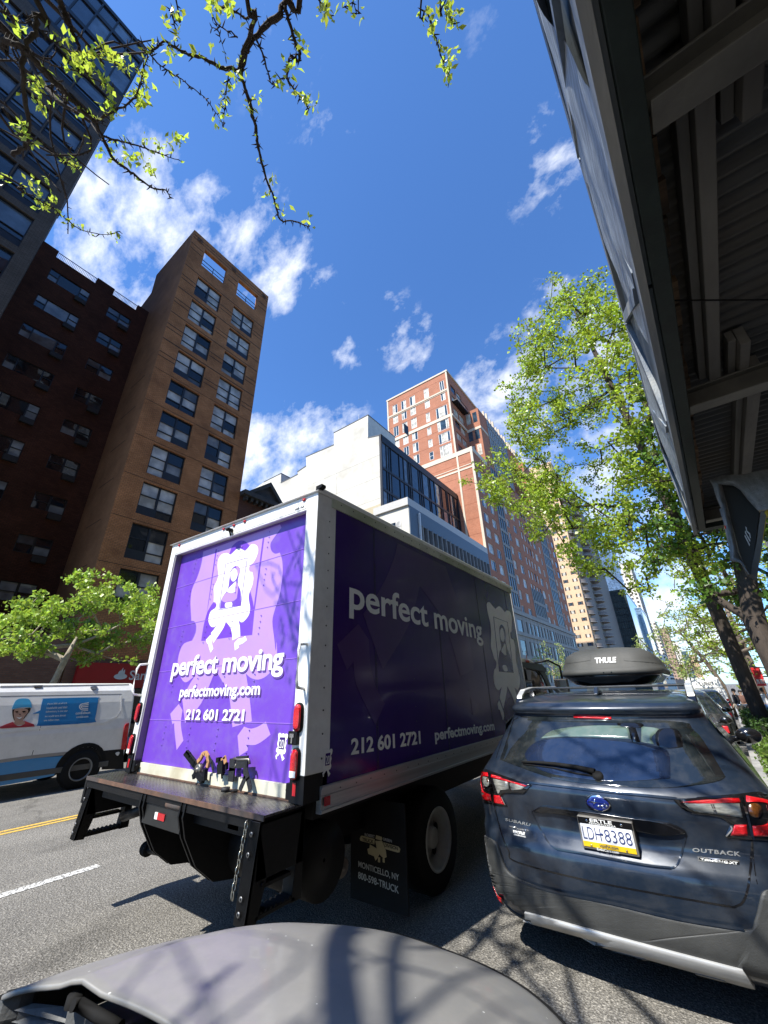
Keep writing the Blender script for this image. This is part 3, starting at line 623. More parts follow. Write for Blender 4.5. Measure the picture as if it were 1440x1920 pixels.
gf.build('glazing_frame',BLK,sb)
gp=MB()
for y0,y1 in zip(yv,yv[1:]):
    for z0,z1 in ((22.74,25.6),(25.94,28.9),(29.24,33.2)): gp.quad((BX+.2,y0+.05,z0),(BX+.2,y1-.05,z0),(BX+.2,y1-.05,z1),(BX+.2,y0+.05,z1))
gp.build('glazing',glass('black_glazing',(.006,.010,.016),(.10,.12,.14),.3,rough=.015),sb)
# ---- grey ribbed building in front
RX=-22.0; RZ=22.9
GST=mat('grey_ribbed_stone',(.20,.20,.19),.85,var=.15,scale=1.5,bump=.2,bscale=20)
SLT=mat('slate_blue_fascia',(.10,.125,.15),.5,var=.12)
rbld=thing('ribbed_stone_building',(RX-2,48,0),'grey building with a row of tall narrow windows between stone fins','building')
b_=MB(); hl=[]; ybay=[38.6+1.235*i for i in range(17)]
for y in ybay: hl.append((y+.28-36,14.6,y+1.05-36,20.9)); hl.append((y+.28-36,6.0,y+1.05-36,12.4))
walls(b_,(RX,36,0),(0,1,0),(0,0,1),(1,0,0),24.15,RZ-1.2,hl,.35); b_.box((BX-.1,36.0,0),(RX-.5,60.1,RZ-.4)); b_.box((BX,36,-3),(RX,60.1,-.01)); b_.build('wall',GST,rbld)
b_=MB(); b_.box((BX-.5,35.96,0),(RX-.0,36.0,RZ-1.0)); b_.build('stucco_end',STU,rbld)
b_=MB(); b_.box((BX-.8,35.7,RZ-1.0),(RX+.12,60.2,RZ)); b_.build('roof_slab',mat('pale_slab',(.5,.49,.46),.8,var=.08),rbld)
b_=MB(); b_.box((RX+.002,37.9,RZ-2.9),(RX+.13,60.15,RZ-1.003)); b_.box((RX+.002,35.965,4),(RX+.13,37.897,RZ-1.003)); b_.build('fascia',SLT,rbld)
b_=MB()
for i,y in enumerate(ybay+[ybay[-1]+1.235]): b_.box((RX+.0,y-.14,5.0),(RX+.32,y+.14,20.0))
for i,y in enumerate(ybay): b_.box((RX,y+.18,13.0),(RX+.26,y+1.05,14.5)); b_.box((RX,y+.18,12.55),(RX+.5,y+1.05,12.75)); b_.box((RX,y+.18,14.45),(RX+.42,y+1.05,14.62))
b_.build('fin',GST,rbld)
b_=MB(); b_.box((RX+.13,37.95,12),(RX+.35,38.15,21.5)); b_.build('white_downpipe',WHT,rbld)
proto=None
for y in ybay:
    for z in (14.62,6.02):
        if proto is None:
            f=MB(); frame_rect(f,(RX-.3,y+.285,z),(0,1,0),(0,0,1),(1,0,0),.76,6.26,.05,.1); f.box((RX-.3,y+.3,z+2.4),(RX-.2,y+1.03,z+2.8)); f.box((RX-.3,y+.3,z+4.6),(RX-.21,y+1.03,z+4.66)); proto=f.build('window',BLK,rbld); p0=(y,z)
            gq=MB(); 
            for a,b in ((.04,2.4),(2.8,4.6),(4.66,6.22)): gq.quad((RX-.25,y+.3,z+a),(RX-.25,y+1.03,z+a),(RX-.25,y+1.03,z+b),(RX-.25,y+.3,z+b))
            gq.build('pane',DGL,proto)
        else: c=copy_tree(proto,rbld); c.location=(0,y-p0[0],z-p0[1])
b_=MB(); f=MB()
for i in range(3):
    for j in range(3): f.box((-25.6+i*.85,35.93,18.0+j*.75),(-24.8+i*.85,35.955,18.68+j*.75))
f.build('end_window',DGL,rbld)
# ---- red brick high-rise
RBR=brick('orange_red_brick',(.37,.145,.080),(.43,.175,.100),(.34,.17,.11),stain=.14,bw=.3,rh=.1)
RJ=mat('red_joint',(.26,.085,.045),.9); CRM=mat('cream_stone',(.58,.49,.37),.8,var=.08,scale=1)
GBY=mat('grey_bay_stone',(.27,.26,.235),.75,var=.15,scale=1)
rt=thing('red_brick_highrise',(-30,85,0),'tall red brick high-rise with cream stone bands and grey window bays','building')
RY=60.2; RXL=-41.0
def rh_(y0,z0,y1,z1): return (y0,z0,y1,z1)
PIT=2.955
wy=[(61.45,63.75),(65.35,67.5)]+[(74.0,75.7),(78.2,80.35)]+[(92.0,94.2),(96.6,98.0)]+[(108.2,109.9),(112.2,114.6)]
sm_=[(83.2,84.4),(85.3,86.5),(87.4,88.6),(89.5,90.7)]
wrows=[15.55+PIT*i-1.85 for i in range(9)]   # bottoms
low=[(10.5,13.0),(6.6,9.4),(2.6,5.6)]
hl=[]
for a,b in wy+sm_:
    for z in wrows: hl.append((a-RY,z,b-RY,z+1.85))
ZL=43.3
mb=MB(); walls(mb,(FX,RY,13.75),(0,1,0),(0,0,1),(1,0,0),115.9-RY,ZL-13.75,[(h[0],h[1]-13.75,h[2],h[3]-13.75) for h in hl],.25)
# blank south gable with window openings in its upper block
g_h=[]
cols5=[(-39.5,-38.15),(-37.12,-35.8),(-34.8,-33.4)]
ur=[59.75,57.05,53.2,50.0,46.9,44.0]; uh=[2.4,2.0,2.6,2.3,2.3,1.9]
ucol=[]
for a,b in cols5:
    for z,h in zip([59.75+0,56.9,53.4,50.2,47.2,44.2],[2.45,2.1,2.6,2.3,2.3,2.3]): ucol.append((a,z,b,z+h,2))
for z,h in ((59.8,2.5),(57.0,2.1)): ucol.append((-31.05,z,-29.85,z+h,2)); ucol.append((-27.1,z,-26.05,z+h,2))
for z,h in ((53.3,2.4),(49.95,1.9),(46.9,1.9),(43.85,1.9)): ucol.append((-31.05,z,-30.1,z+h,1))
for z,h in ((52.95,2.75),(49.7,2.5),(46.55,2.5),(43.5,2.6)): ucol.append((-28.6,z,-26.0,z+h,3))
walls(mb,(RXL,RY,43.3),(1,0,0),(0,0,1),(0,-1,0),-25.15-RXL,64.3-43.3,[(h[0]-RXL,h[1]-43.3,h[2]-RXL,h[3]-43.3) for h in ucol],.2)
mb.quad((RXL,RY,0),(FX,RY,0),(FX,RY,43.3),(RXL,RY,43.3))
mb.box((RXL,RY+.3,-6),(FX-.4,115.8,ZL-.05)); mb.box((RXL,RY,-6),(FX,115.9,-.002)); mb.box((RXL,RY+.3,ZL),(-25.6,112,64.2))
walls(mb,(-25.2,RY,43.3),(0,1,0),(0,0,1),(1,0,0),51,21.0,[(y-RY,z,y+2.4-RY,z+2.0) for y in (61.6,64.3,85,89,93.5) for z in (1.0,4.1,7.2,10.3,13.4,16.5)],.3)
# projecting bay blocks on the street side
mb.box((-25.3,67.4,ZL-.2),(FX,84.3,57.4)); mb.box((-25.3,98.2,ZL-.2),(FX+.01,107.6,58.8))
mb.build('brickwork',RBR,rt)
jn=MB()
for z in [56.0-3.05*i for i in range(4)]+[62.6,59]: jn.box((RXL,RY-.012,z),(-25.2,RY,z+.05))
for z in [40.6-2.95*i for i in range(9)]: jn.box((-34,RY-.012,z),(FX,RY,z+.05))
jn.build('brick_joint',RJ,rt)
cr=MB()
cr.box((-25.45,RY-.1,ZL),(-25.1,RY+.0,64.4)); cr.box((RXL,RY-.1,ZL),(RXL+.35,RY+.25,64.4)); cr.box((RXL-.1,RY-.15,64.2),(-25.0,RY+.4,64.6)); cr.box((-25.3,RY-.1,64.2),(-24.95,111,64.6))
cr.box((RXL,RY-.09,59.25),(-25.1,RY,59.6)); cr.box((RXL,RY-.07,58.95),(-25.1,RY,59.05)); cr.box((RXL,RY-.09,52.2),(-25.1,RY,52.9)); cr.box((-36,RY-.11,42.4),(FX+.05,RY,43.35))
cr.box((-34,RY-.09,39.0),(FX,RY,39.35)); cr.box((-34,RY-.07,39.75),(FX,RY,39.9)); cr.box((-22.38,RY-.12,0),(FX+.06,RY,43.4)); cr.box((-25.3,RY-.11,5),(-24.95,RY,42.4))
cr.box((FX,RY,42.4),(FX+.1,67.4,43.4)); cr.box((-25.2,RY,52.3),(-24.95,67.4,52.8)); cr.box((FX-.02,67.3,52.0),(FX+.08,71.5,52.6)); cr.box((-25.3,67.28,52.0),(FX+.08,67.4,52.6)); cr.box((FX,107.6,42.4),(FX+.1,115.9,43.4))
for y in [84.6+1.35*i for i in range(1)]: pass
for i in range(12): cr.box((FX-.3,70.8+i*1.9,57.4),(FX+.1,71.2+i*1.9,59.3 if i%2 else 58.7))
cr.build('cream_stone_trim',CRM,rt)
gy=MB()   # grey stone bays: mullions and floor bands with dark glass between
def bay(y0,y1,z0,z1,n,proud=.12,pit=PIT,zo=0):
    dy=(y1-y0)/n
    for i in range(n+1): gy.box((FX+.002,y0+i*dy-.13,z0),(FX+proud,y0+i*dy+.13,z1))
    z=z0
    while z<z1-.3: gy.box((FX+.002,y0+.13,z),(FX+proud-.02,y1-.13,z+.55)); z+=pit
    gb_.box((FX+.001,y0,z0),(FX+.02,y1,z1))
gb_=MB()
bay(69.2,73.0,14.3,43.3,3); bay(100.2,106.6,14.3,43.3,4); bay(72.0,84.2,43.6,57.3,9); bay(85.0,97.5,43.4,43.5,6)
bay(82.8,91.2,14.3,20.4,7,pit=3.0)
for z,h in ((13.35,.75),(13.0,.2),(9.75,.6),(5.9,.6)): gy.box((FX+.001,RY,z),(FX+.34 if h>.5 else FX+.2,115.95,z+h))
yq=RY
stones=[60.25,61.4,63.8,65.2,67.6,69.1,73.1,73.95,75.8,78.1,80.4,83.0,85.2,87.4,89.6,91.7,94.4,96.4,98.2,100.1,102.2,104.4,106.7,108.1,110,112,114.8,115.9]
gy.box((FX+.001,RY,0),(FX+.08,115.9,2.2))
for a,b in zip(stones,stones[1:]):
    if (b-a)<1.3 or True: gy.box((FX+.001,a-.55,2.2),(FX+.16,a+.42,13.3))
gb_.box((FX+.001,RY+.1,2.2),(FX+.03,115.8,13.3))
for z0_,z1_ in ((4.9,5.9),(9.0,9.75),(12.5,13.0)): gy.box((FX+.001,RY+.1,z0_),(FX+.13,115.8,z1_))
gy.build('stone_bay',GBY,rt); gb_.build('bay_glass',glass('bay_pane',(.012,.016,.02),(.30,.30,.27),.5,spec=.3,coat=.04),rt)
# windows of the street side, then of the gable
proto={}; cnt=0
def rwin(w,h,kind):
    f=MB();g_=MB(); frame_rect(f,(0,0,0),(0,1,0),(0,0,1),(1,0,0),w,h,.09,.1)
    n={1:1,2:2,3:3}[kind]; 
    xs=[.09,w-.09] if n==1 else ([.09,w/2,w-.09] if n==2 else [.09,w*.24,w*.76,w-.09])
    for x in xs[1:-1]: f.box((0,x-.05,.09),(.09,x+.05,h-.09))
    if kind==1: f.box((0,.09,h*.5-.03),(.08,w-.09,h*.5+.03))
    for a,b in zip(xs,xs[1:]): g_.quad((.04,a,.05),(.04,b,.05),(.04,b,h-.05),(.04,a,h-.05))
    return f,g_
RGL=glass('highrise_pane',(.04,.07,.10),(.62,.58,.48),.6,spec=.35,coat=.08)
def add_rwin(origin,w,h,kind,face,key):
    global cnt
    cnt+=1
    if key in proto:
        p,po=proto[key]; c=copy_tree(p,rt); c.location=p.location+(Vector(origin)-po); return
    f,g_=rwin(w,h,kind)
    def tr(v): return (origin[0]+v[0],origin[1]+v[1],origin[2]+v[2]) if face=='x' else (origin[0]+v[1],origin[1]-v[0],origin[2]+v[2])
    f.v=[tr(v) for v in f.v]; g_.v=[tr(v) for v in g_.v]
    if face!='x': pass
    o=f.build('window',WHT,rt); gq=g_.build('pane',RGL,o)
    proto[key]=(o,Vector(origin))
lst=[]
for h in ucol: lst.append(('g',h))
for (a,b) in wy:
    for z in wrows: lst.append(('s',(a,z,b,z+1.85)))
rest=MB()
for t,h in lst:
    if t=='g': add_rwin((h[0],RY+.15,h[1]),h[2]-h[0],h[3]-h[1],h[4],'y',('g',round(h[2]-h[0],2),round(h[3]-h[1],2),h[4]))
    elif cnt<98: add_rwin((FX-.2,h[0],h[1]),h[2]-h[0],1.85,2,'x',('s',round(h[2]-h[0],2)))
    else: rest.box((FX-.2,h[0],h[1]),(FX-.12,h[2],h[3]))
for a,b in sm_:
    for z in wrows: rest.box((FX-.2,a,z),(FX-.12,b,z+1.85))
for y in (61.6,64.3,85,89,93.5):
    for z in (1.0,4.1,7.2,10.3,13.4,16.5): rest.box((-25.45,y,43.3+z),(-25.38,y+2.4,43.3+z+2.0))
for z in (54.0,49.6,45.6):
    for x in (-24.9,-23.4): rest.box((x,67.36,z),(x+.95,67.39,z+2.6))
for x in (-24.6,-23.3): rest.box((x,98.16,53.5),(x+.8,98.19,56.5))
tag(rest.build('window_small',RGL,rt),kind='stuff')
bl=MB(); bl.box((-25.2,61.2,56.6),(-24.0,67.0,56.75)); 
for i in range(12): bl.box((-24.08,61.2+i*.5,56.75),(-24.04,61.24+i*.5,57.7))
bl.box((-24.1,61.2,57.7),(-24.0,67,57.76)); bl.build('balcony',BMET,rt)
for px_,py_ in ((813,706),(819,703),(831,694)):
    q=at(px_,py_,1,62.0); v=MB(); v.lathe((q.x,62.0,64.5),(0,0,1),[(0,.28),(.5,.28),(.5,.42),(.8,.42),(1.05,.2),(1.1,.01)],12); v.build('roof_vent',WHT,rt)
# ---- beige balcony tower and the towers beyond
BE=mat('beige_brick',(.62,.42,.25),.85,var=.07,scale=.5); GDK=mat('shaded_beige_render',(.20,.175,.15),.85,var=.12,scale=.5); BALC=mat('grey_balcony',(.30,.28,.26),.7,var=.1)
BYY=150.0; bxl=-31.5; bxr=at(1113,1199,1,BYY).x
btz=at(1030,868,1,BYY).z
bt=thing('beige_balcony_tower',(-27,185,0),'beige apartment tower with stacks of rounded balconies beyond the red high-rise','building')
b_=MB(); b_.box((bxl,BYY,-8),(bxr,BYY+6,btz)); b_.box((bxl,BYY-.1,btz),(bxr+.1,BYY+6,btz+.5)); b_.build('south_wall',BE,bt)
b_=MB(); b_.box((bxl,BYY+6,-8),(bxr-.05,235,btz-2)); b_.build('street_wall',GDK,bt)  # beige darkened here: shade of the street side is put into the colour
FLB=2.72; nf=int((btz-8)/FLB); proto=None; pb=[None,None]
SHU=mat('dark_shutter',(.05,.04,.035),.7)
for i in range(nf):
    z=5.2+i*FLB
    for xw in (bxl+3.3,bxl+6.4):
        if xw+1.6>bxr: continue
        if proto is None:
            f=MB(); f.box((xw,BYY-.06,z),(xw+.42,BYY+.02,z+1.15),0); f.box((xw+1.28,BYY-.06,z),(xw+1.7,BYY+.02,z+1.15),0); proto=f.build('window',SHU,bt); gq=MB(); gq.box((xw+.45,BYY-.03,z+.05),(xw+1.25,BYY+.03,z+1.1)); gq.build('pane',RGL,proto); p0=(xw,z)
        else:
            c=copy_tree(proto,bt); c.location=(xw-p0[0],0,z-p0[1])
for i in range(nf):
    z=5.0+i*FLB
    for s,(yc,rr) in enumerate(((154.5,3.1),(180,4.0))):
        if pb[s] is None:
            f=MB(); P=[(bxr+1.9*math.sin(t)*(1 if s==0 else 1.5),yc-rr*math.cos(t)) for t in [math.pi*j/12 for j in range(13)]]
            f.prism([(x,y,z-.12) for x,y in P],(0,0,.24))
            for (xa,ya),(xb,yb_) in zip(P,P[1:]): f.prism([(xa,ya,z+.2),(xb,yb_,z+.2),(xb-.1,yb_,z+.2),(xa-.1,ya,z+.2)],(0,0,.85),1)
            pb[s]=f.build('balcony',[BALC,mat('balcony_rail_brown',(.16,.14,.13),.7)],bt); pz=z
        else: c=copy_tree(pb[s],bt); c.location=(0,0,z-pz)
def block(name,lab,ypl,pxl,pxr,ytop,depth,mats,rows_=None,cat='building'):
    """tower whose south face spans two photo columns on the plane y=ypl"""
    a=at(pxl,1215,1,ypl).x; b=at(pxr,1215,1,ypl).x; zt_=at((pxl+pxr)/2-(1215-ytop)*.33,ytop,1,ypl).z
    t=thing(name,((a+b)/2,ypl+depth/2,0),lab,cat)
    m=MB(); m.box((a,ypl,-30),(b,ypl+depth,zt_)); m.box((a-.2,ypl-.2,zt_),(b+.2,ypl+depth+.2,zt_+.8)); m.build('wall',mats[0],t)
    if len(mats)>1:
        q=MB(); z=4
        while z<zt_-3:
            x=a+1.0
            while x<b-1.5: q.box((x,ypl-.06,z),(x+1.5,ypl+.01,z+1.5)); x+=3.1
            y=ypl+1.5
            while y<ypl+depth-2: q.box((b-.01,y,z),(b+.06,y+1.7,z+1.5)); y+=3.3
            z+=3.0
        tag(q.build('window',mats[1],t),kind='stuff')
    return t,a,b,zt_
DG=glass('green_dark_glass',(.045,.065,.065),(.10,.14,.14),.5,rough=.05); BG=glass('blue_tower_glass',(.12,.19,.30),(.2,.3,.42),.5,rough=.01)
t,a,b,zt_=block('dark_glass_block','dark green glass block between the balconies and the blue glass tower',236,1167,1202,1110,60,[DG])
m=MB()
for i in range(9): m.box((a+i*(b-a)/8-.12,235.85,0),(a+i*(b-a)/8+.12,235.99,zt_))
z=3
while z<zt_: m.box((a,235.85,z),(b,235.98,z+.25)); z+=3.4
m.build('mullion_grid',DMET,t)
t,a,b,zt_=block('blue_glass_tower','tall blue mirrored glass tower beside the beige balcony tower',262,1150,1204,1040,8,[BG])
m=MB()
z=3
while z<zt_: m.box((b-.02,262,z),(b+.1,270,z+.2)); z+=3.6
m.build('floor_line',DMET,t)
t,a,b,zt_=block('blue_glass_annex','lower blue glass wall angled along the street',300,1196,1224,1143,40,[BG])
WTW=mat('pale_tower_render',(.62,.56,.47),.85,var=.06,scale=.3)
block('pale_tower','pale tower with stepped balconies above the blue glass',360,1190,1228,1060,50,[WTW,SHU])
t,a,b,zt_=block('cream_tower','cream tower narrowing the sky gap left of the street trees',460,1222,1243,1165,60,[WTW,SHU])
block('brown_tower','brown brick tower behind the cream tower',560,1240,1262,1180,60,[mat('brown_brick_far',(.36,.24,.17),.85),SHU])
block('tan_slab','tan slab far down the avenue',700,1255,1274,1205,60,[WTW,SHU])
block('glass_slab','narrow grey glass slab far down the avenue',860,1271,1287,1222,60,[DG,DGL2])
block('ochre_slab','ochre slab at the end of the avenue next to the open sky',1000,1284,1301,1228,60,[mat('ochre_render',(.50,.33,.18),.85),SHU])
# right side of the street beyond the scaffold
rb2=thing('stone_apartment_house',(12,40,0),'pale stone apartment house behind the pavement trees on the right','building')
m=MB(); m.prism([(7.6,14,-3),(9.0,50,-3),(22,50,-3),(22,14,-3)],(0,0,29)); m.build('wall',mat('pale_limestone',(.42,.40,.36),.85,var=.1,scale=.8),rb2)
m=MB()
for i in range(9):
    for j in range(7):
        y=16+i*3.6; x=7.6+(y-14)*1.4/46; m.box((x-.03,y,3.6+j*3.2),(x+.1,y+1.5,5.4+j*3.2))
m.build('window',DGL,rb2)
rb3=thing('unseen_brick_house',(11,-5,0),'unseen brick house behind the scaffolded pavement, made tall to darken the truck side','building')
m=MB(); m.box((6.6,-30,0),(18,13.8,48)); m.build('wall',OLD,rb3)  # unseen house, height raised so the truck side reflects dark wall instead of sky
m=MB()
for i in range(14):
    for j in range(13): m.box((6.5,-28+i*3,4.6+j*3.1),(6.62,-26.6+i*3,6.4+j*3.1))
m.build('window',DGL,rb3)
# ================================================================ box truck
TX0,TX1,TYR,TYF=-4.60,-2.16,2.07,6.88
def paint(name,c,rough=.28,coat=.6,var=.05,flake=0,dust=.12):
    if name in MATS: return MATS[name]
    mt=mat(name,c,rough,var=var,scale=2.5,coat=coat,detail=6,bump=0)
    n=mt.node_tree.nodes; l=mt.node_tree.links; b=n['Principled BSDF']
    # thin uneven road dust
    g=n.new('ShaderNodeNewGeometry'); no=n.new('ShaderNodeTexNoise'); no.inputs['Scale'].default_value=9; no.inputs['Detail'].default_value=9; no.inputs['Roughness'].default_value=.7; l.new(g.outputs['Position'],no.inputs['Vector'])
    mr=n.new('ShaderNodeMapRange'); l.new(no.outputs[0],mr.inputs[0]); mr.inputs[1].default_value=.45; mr.inputs[2].default_value=.75; mr.inputs[3].default_value=0; mr.inputs[4].default_value=dust
    mx=n.new('ShaderNodeMix'); mx.data_type='RGBA'; src=b.inputs['Base Color'].links[0].from_socket; l.new(mr.outputs[0],mx.inputs[0]); l.new(src,mx.inputs[6]); mx.inputs[7].default_value=(.30,.29,.26,1); l.new(mx.outputs[2],b.inputs['Base Color'])
    r2=n.new('ShaderNodeMapRange'); l.new(no.outputs[0],r2.inputs[0]); r2.inputs[1].default_value=.35; r2.inputs[2].default_value=.8; r2.inputs[3].default_value=.02; r2.inputs[4].default_value=.22; l.new(r2.outputs[0],b.inputs['Coat Roughness'])
    if flake:
        b.inputs['Metallic'].default_value=flake
    return mt
PURP=paint('purple_door_vinyl',(.145,.048,.47),.42,coat=.25,dust=.2)
LPUR=paint('lilac_vinyl',(.43,.25,.74),.45,coat=.2)
SPUR=paint('shaded_purple_vinyl',(.036,.008,.15),.20,coat=.22,dust=.02); SPUR.node_tree.nodes['Principled BSDF'].inputs['Specular IOR Level'].default_value=.3  # door purple darkened: the side's shade is put into the vinyl colour
SLIL=paint('shaded_lilac_vinyl',(.075,.035,.165),.22,coat=.22,dust=.02); SLIL.node_tree.nodes['Principled BSDF'].inputs['Specular IOR Level'].default_value=.3  # emblem lilac darkened the same way, shade painted in
VWHT=paint('white_vinyl',(.84,.84,.80),.45,coat=.2)
TWHT=paint('truck_white_paint',(.80,.80,.77),.35,coat=.4,dust=.25)
ALU=mat('brushed_aluminium_rail',(.50,.50,.48),.38,metal=.75,var=.18,scale=3,stretch=(1,.15,8))
TBLK=mat('black_steel_paint',(.006,.006,.0065),.5,var=.35,scale=7,bump=.15,bscale=30,var2=(.012,.011,.010),spec=.22)
RUB=mat('black_rubber',(.009,.009,.009),.8,var=.3,scale=9,spec=.2)
RLENS=mat('red_lamp_lens',(.55,.008,.012),.12,var=.25,scale=60,coat=1,bump=.6,bscale=120)
CHR=mat('chrome',(.75,.75,.75),.08,metal=1,var=.03)
trk=thing('box_truck',((TX0+TX1)/2,TYR,0),'purple and white box moving truck with a lift gate, double-parked beside the dark blue wagon','truck')
def wz_(v):   # the body leans a little: its left upper corner stands higher
    return (v[0],v[1],v[2]+.085*(TX1-v[0])/2.44*max(0,(v[2]-1.05))/2.17)
def warp(mb): mb.v=[wz_(v) for v in mb.v]; return mb
# body shell
b_=MB(); b_.box((TX0+.02,2.16,1.06),(TX1-.03,TYF-.02,3.18)); warp(b_).build('body',TWHT,trk)
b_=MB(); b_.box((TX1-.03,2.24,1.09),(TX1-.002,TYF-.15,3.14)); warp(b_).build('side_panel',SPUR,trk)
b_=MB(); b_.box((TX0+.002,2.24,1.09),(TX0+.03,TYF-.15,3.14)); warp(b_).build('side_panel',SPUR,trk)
# rear frame: posts, header, roof cap, corner posts, rails
b_=MB(); b_.box((TX1-.135,TYR,1.17),(TX1,2.30,3.22)); b_.box((TX0,TYR,1.17),(TX0+.10,2.30,3.22)); b_.box((TX0+.10,TYR+.002,3.10),(TX1-.135,2.22,3.22)); 
b_.box((TX0+.10,TYR+.004,3.085),(TX1-.135,TYR+.03,3.0995)); warp(b_).build('rear_frame',TWHT,trk,bevel=.006)
for xa,xb in ((TX1-.135,TX1-.002),(TX0+.002,TX0+.10)): b_=MB(); b_.box((xa,TYR+.001,1.02),(xb,2.28,1.168)); b_.build('post_foot',TBLK,trk)
b_=MB(); b_.prism([(TX0-.03,TYR-.03,3.22),(TX0-.03,TYR+.05,3.27),(TX0-.03,TYF,3.27),(TX0-.03,TYF,3.22)],(TX1-TX0+.045,0,0)); warp(b_).build('roof',TWHT,trk,bevel=.008)
for xa,xb in ((TX1-.02,TX1+.012),(TX0-.012,TX0+.02)): b_=MB(); b_.box((xa,2.24,3.135),(xb,TYF-.1,3.235)); warp(b_).build('top_rail',mat('dirty_white_rail',(.55,.57,.44),.6,var=.2,scale=4,var2=(.30,.34,.20)),trk)
b_=MB(); b_.box((TX1-.03,2.215,.945),(TX1+.012,TYF-.1,1.095)); b_.box((TX1+.012,2.215,1.075),(TX1+.02,TYF-.1,1.09)); b_.box((TX1+.012,2.215,1.03),(TX1+.018,TYF-.1,1.04)); b_.box((TX1+.012,2.215,.95),(TX1+.022,TYF-.1,.965)); b_.build('bottom_rail',ALU,trk)
b_=MB(); b_.box((TX0-.01,2.215,.945),(TX0+.03,TYF-.1,1.095)); b_.build('bottom_rail',ALU,trk)
b_=MB()
for s in (-1,1):
    c=(TX1-.14 if s>0 else TX0+.14); pts=[(c+s*.14*math.sin(t),TYF-.14+.14*math.cos(t)) for t in [math.pi/2*i/8 for i in range(9)]]+[(c,TYF-.14)]
    b_.prism([(x,y,1.06) for x,y in pts],(0,0,2.15),sm=True)
b_.box((TX0+.1,TYF-.05,1.06),(TX1-.1,TYF,3.2)); warp(b_).build('front_corner',TWHT,trk)
# rivets along rails and post
b_=MB()
def rivet(mb,p,n,r=.007):
    mb.lathe(p,n,[(0,r),(.003,r*.85),(.005,.0005)],6)
y=2.35
while y<TYF-.2: 
    rivet(b_,(TX1+.013,y,3.19),(1,0,0)); rivet(b_,(TX1+.013,y+.05,1.06),(1,0,0),.005); y+=.17
z=1.25
while z<3.1: rivet(b_,(TX1+.001,2.22,z),(1,0,0),.007); z+=.145
y=2.85
for y in (2.85,3.45,4.05,4.65,5.25,5.85,6.45):
    z=1.15
    while z<3.1: rivet(b_,(TX1-.001,y,z),(1,0,0),.004); z+=.12
warp(b_).build('rivet',mat('dull_rivet',(.05,.05,.05),.5),trk)
b_=MB()
for y in (2.85,4.05,5.25,6.45): b_.box((TX1-.002,y-.012,1.095),(TX1-.0005,y-.006,3.135)); b_.box((TX1-.002,y+.006,1.095),(TX1-.0005,y+.012,3.135))
warp(b_).build('panel_seam',mat('seam_dark',(.02,.01,.05),.4),trk)
# roll-up door
DY=2.15
b_=MB(); b_.box((TX0+.10,DY,1.10),(TX1-.135,DY+.03,3.12))
warp(b_).build('rear_door',PURP,trk)
b_=MB()
for z in (1.46,1.90,2.34,2.78): b_.box((TX0+.10,DY-.0035,z-.004),(TX1-.135,DY-.0005,z)); 
b_.build('door_seam',mat('door_seam_lilac',(.33,.17,.66),.4),trk)
b_=MB(); b_.box((TX0+.10,DY-.02,1.02),(TX1-.135,DY+.02,1.099)); b_.build('door_sill',mat('cream_sill',(.62,.60,.47),.6,var=.15,scale=8,var2=(.42,.36,.22)),trk)
for xa in (TX0+.10,TX1-.15): b_=MB(); b_.box((xa,2.085,1.05),(xa+.015,DY,3.1)); warp(b_).build('door_track',mat('grey_track',(.26,.25,.27),.6),trk)
b_=MB()
for x in (-4.15,-3.72,-3.30,-2.88):
    for zc in (1.33,1.78,2.2,2.62,2.98):
        for k in range(4): rivet(b_,(x+.004*k,DY-.006,zc+(k-1.5)*.05),(0,-1,0),.006)
b_.build('door_bolt',PURP,trk)
# --- painted emblem, traced shapes laid on the real door and side surfaces
def dec_y(mb,pts,lift,y=DY,th=.0008,sm_=True,mi=0):
    q=smooth_poly(pts,3) if sm_ else [(p[0],p[1]) for p in pts]
    P=[at(p[0],p[1],1,y-lift) for p in q]; mb.prism(P,(0,th,0),mi)
def dec_x(mb,pts,lift,x=TX1,th=.0008,sm_=True,mi=0):
    q=smooth_poly(pts,3) if sm_ else [(p[0],p[1]) for p in pts]
    P=[at(p[0],p[1],0,x+lift) for p in q]; mb.prism(P,(-th,0,0),mi)
c2=lambda p: crop((240,920),3.789,p); c3=lambda p: crop((240,1200),3.789,p); c7=lambda p: crop((340,1000),7.2,p)
ghost=MB()
L=c2([(535,432,1),(528,485),(515,545),(490,620),(455,700),(444,780),(446,860),(450,925,1),(472,930),(484,960),(480,1010),(455,1065,1),(400,1085),(372,1130),(356,1190),(353,1240)])+c3([(362,235),(388,288),(415,300),(450,275),(480,250,1),(440,310),(385,420,1),(405,590,1),(520,450),(605,255,1),(635,235,1),(690,330),(722,420),(742,620,1),(880,578,1),(865,420),(838,238,1),(870,268),(925,282),(985,255),(1040,190),(1058,110),(1056,10)])+c2([(1050,1140),(1038,1040),(1026,930),(1042,850),(1078,735),(1098,600),(1096,500),(1078,440,1),(1045,448),(1018,425),(1012,380),(1030,345),(1090,262,1),(1080,240,1)])
dec_y(ghost,L,.0010)
dec_y(ghost,c3([(360,455,1),(300,525,1),(315,598,1),(328,590,1),(330,640),(345,782,1),(393,715,1),(375,600),(387,500,1)]),.0010)
dec_y(ghost,c3([(825,615,1),(778,680,1),(790,825,1),(850,785,1),(852,745,1),(905,745),(960,715),(1012,672,1),(978,580,1),(925,615),(870,630)]),.0010)
ghost.build('lilac_emblem',LPUR,trk)
dk=MB()
dec_y(dk,c7([(437,925,1),(400,975),(350,1062,1),(300,1250),(268,1452,1),(330,1450,1),(640,1405,1),(955,1372,1),(985,1060,1),(965,920),(930,780,1),(800,1000,1),(560,1050,1)]),.0015)
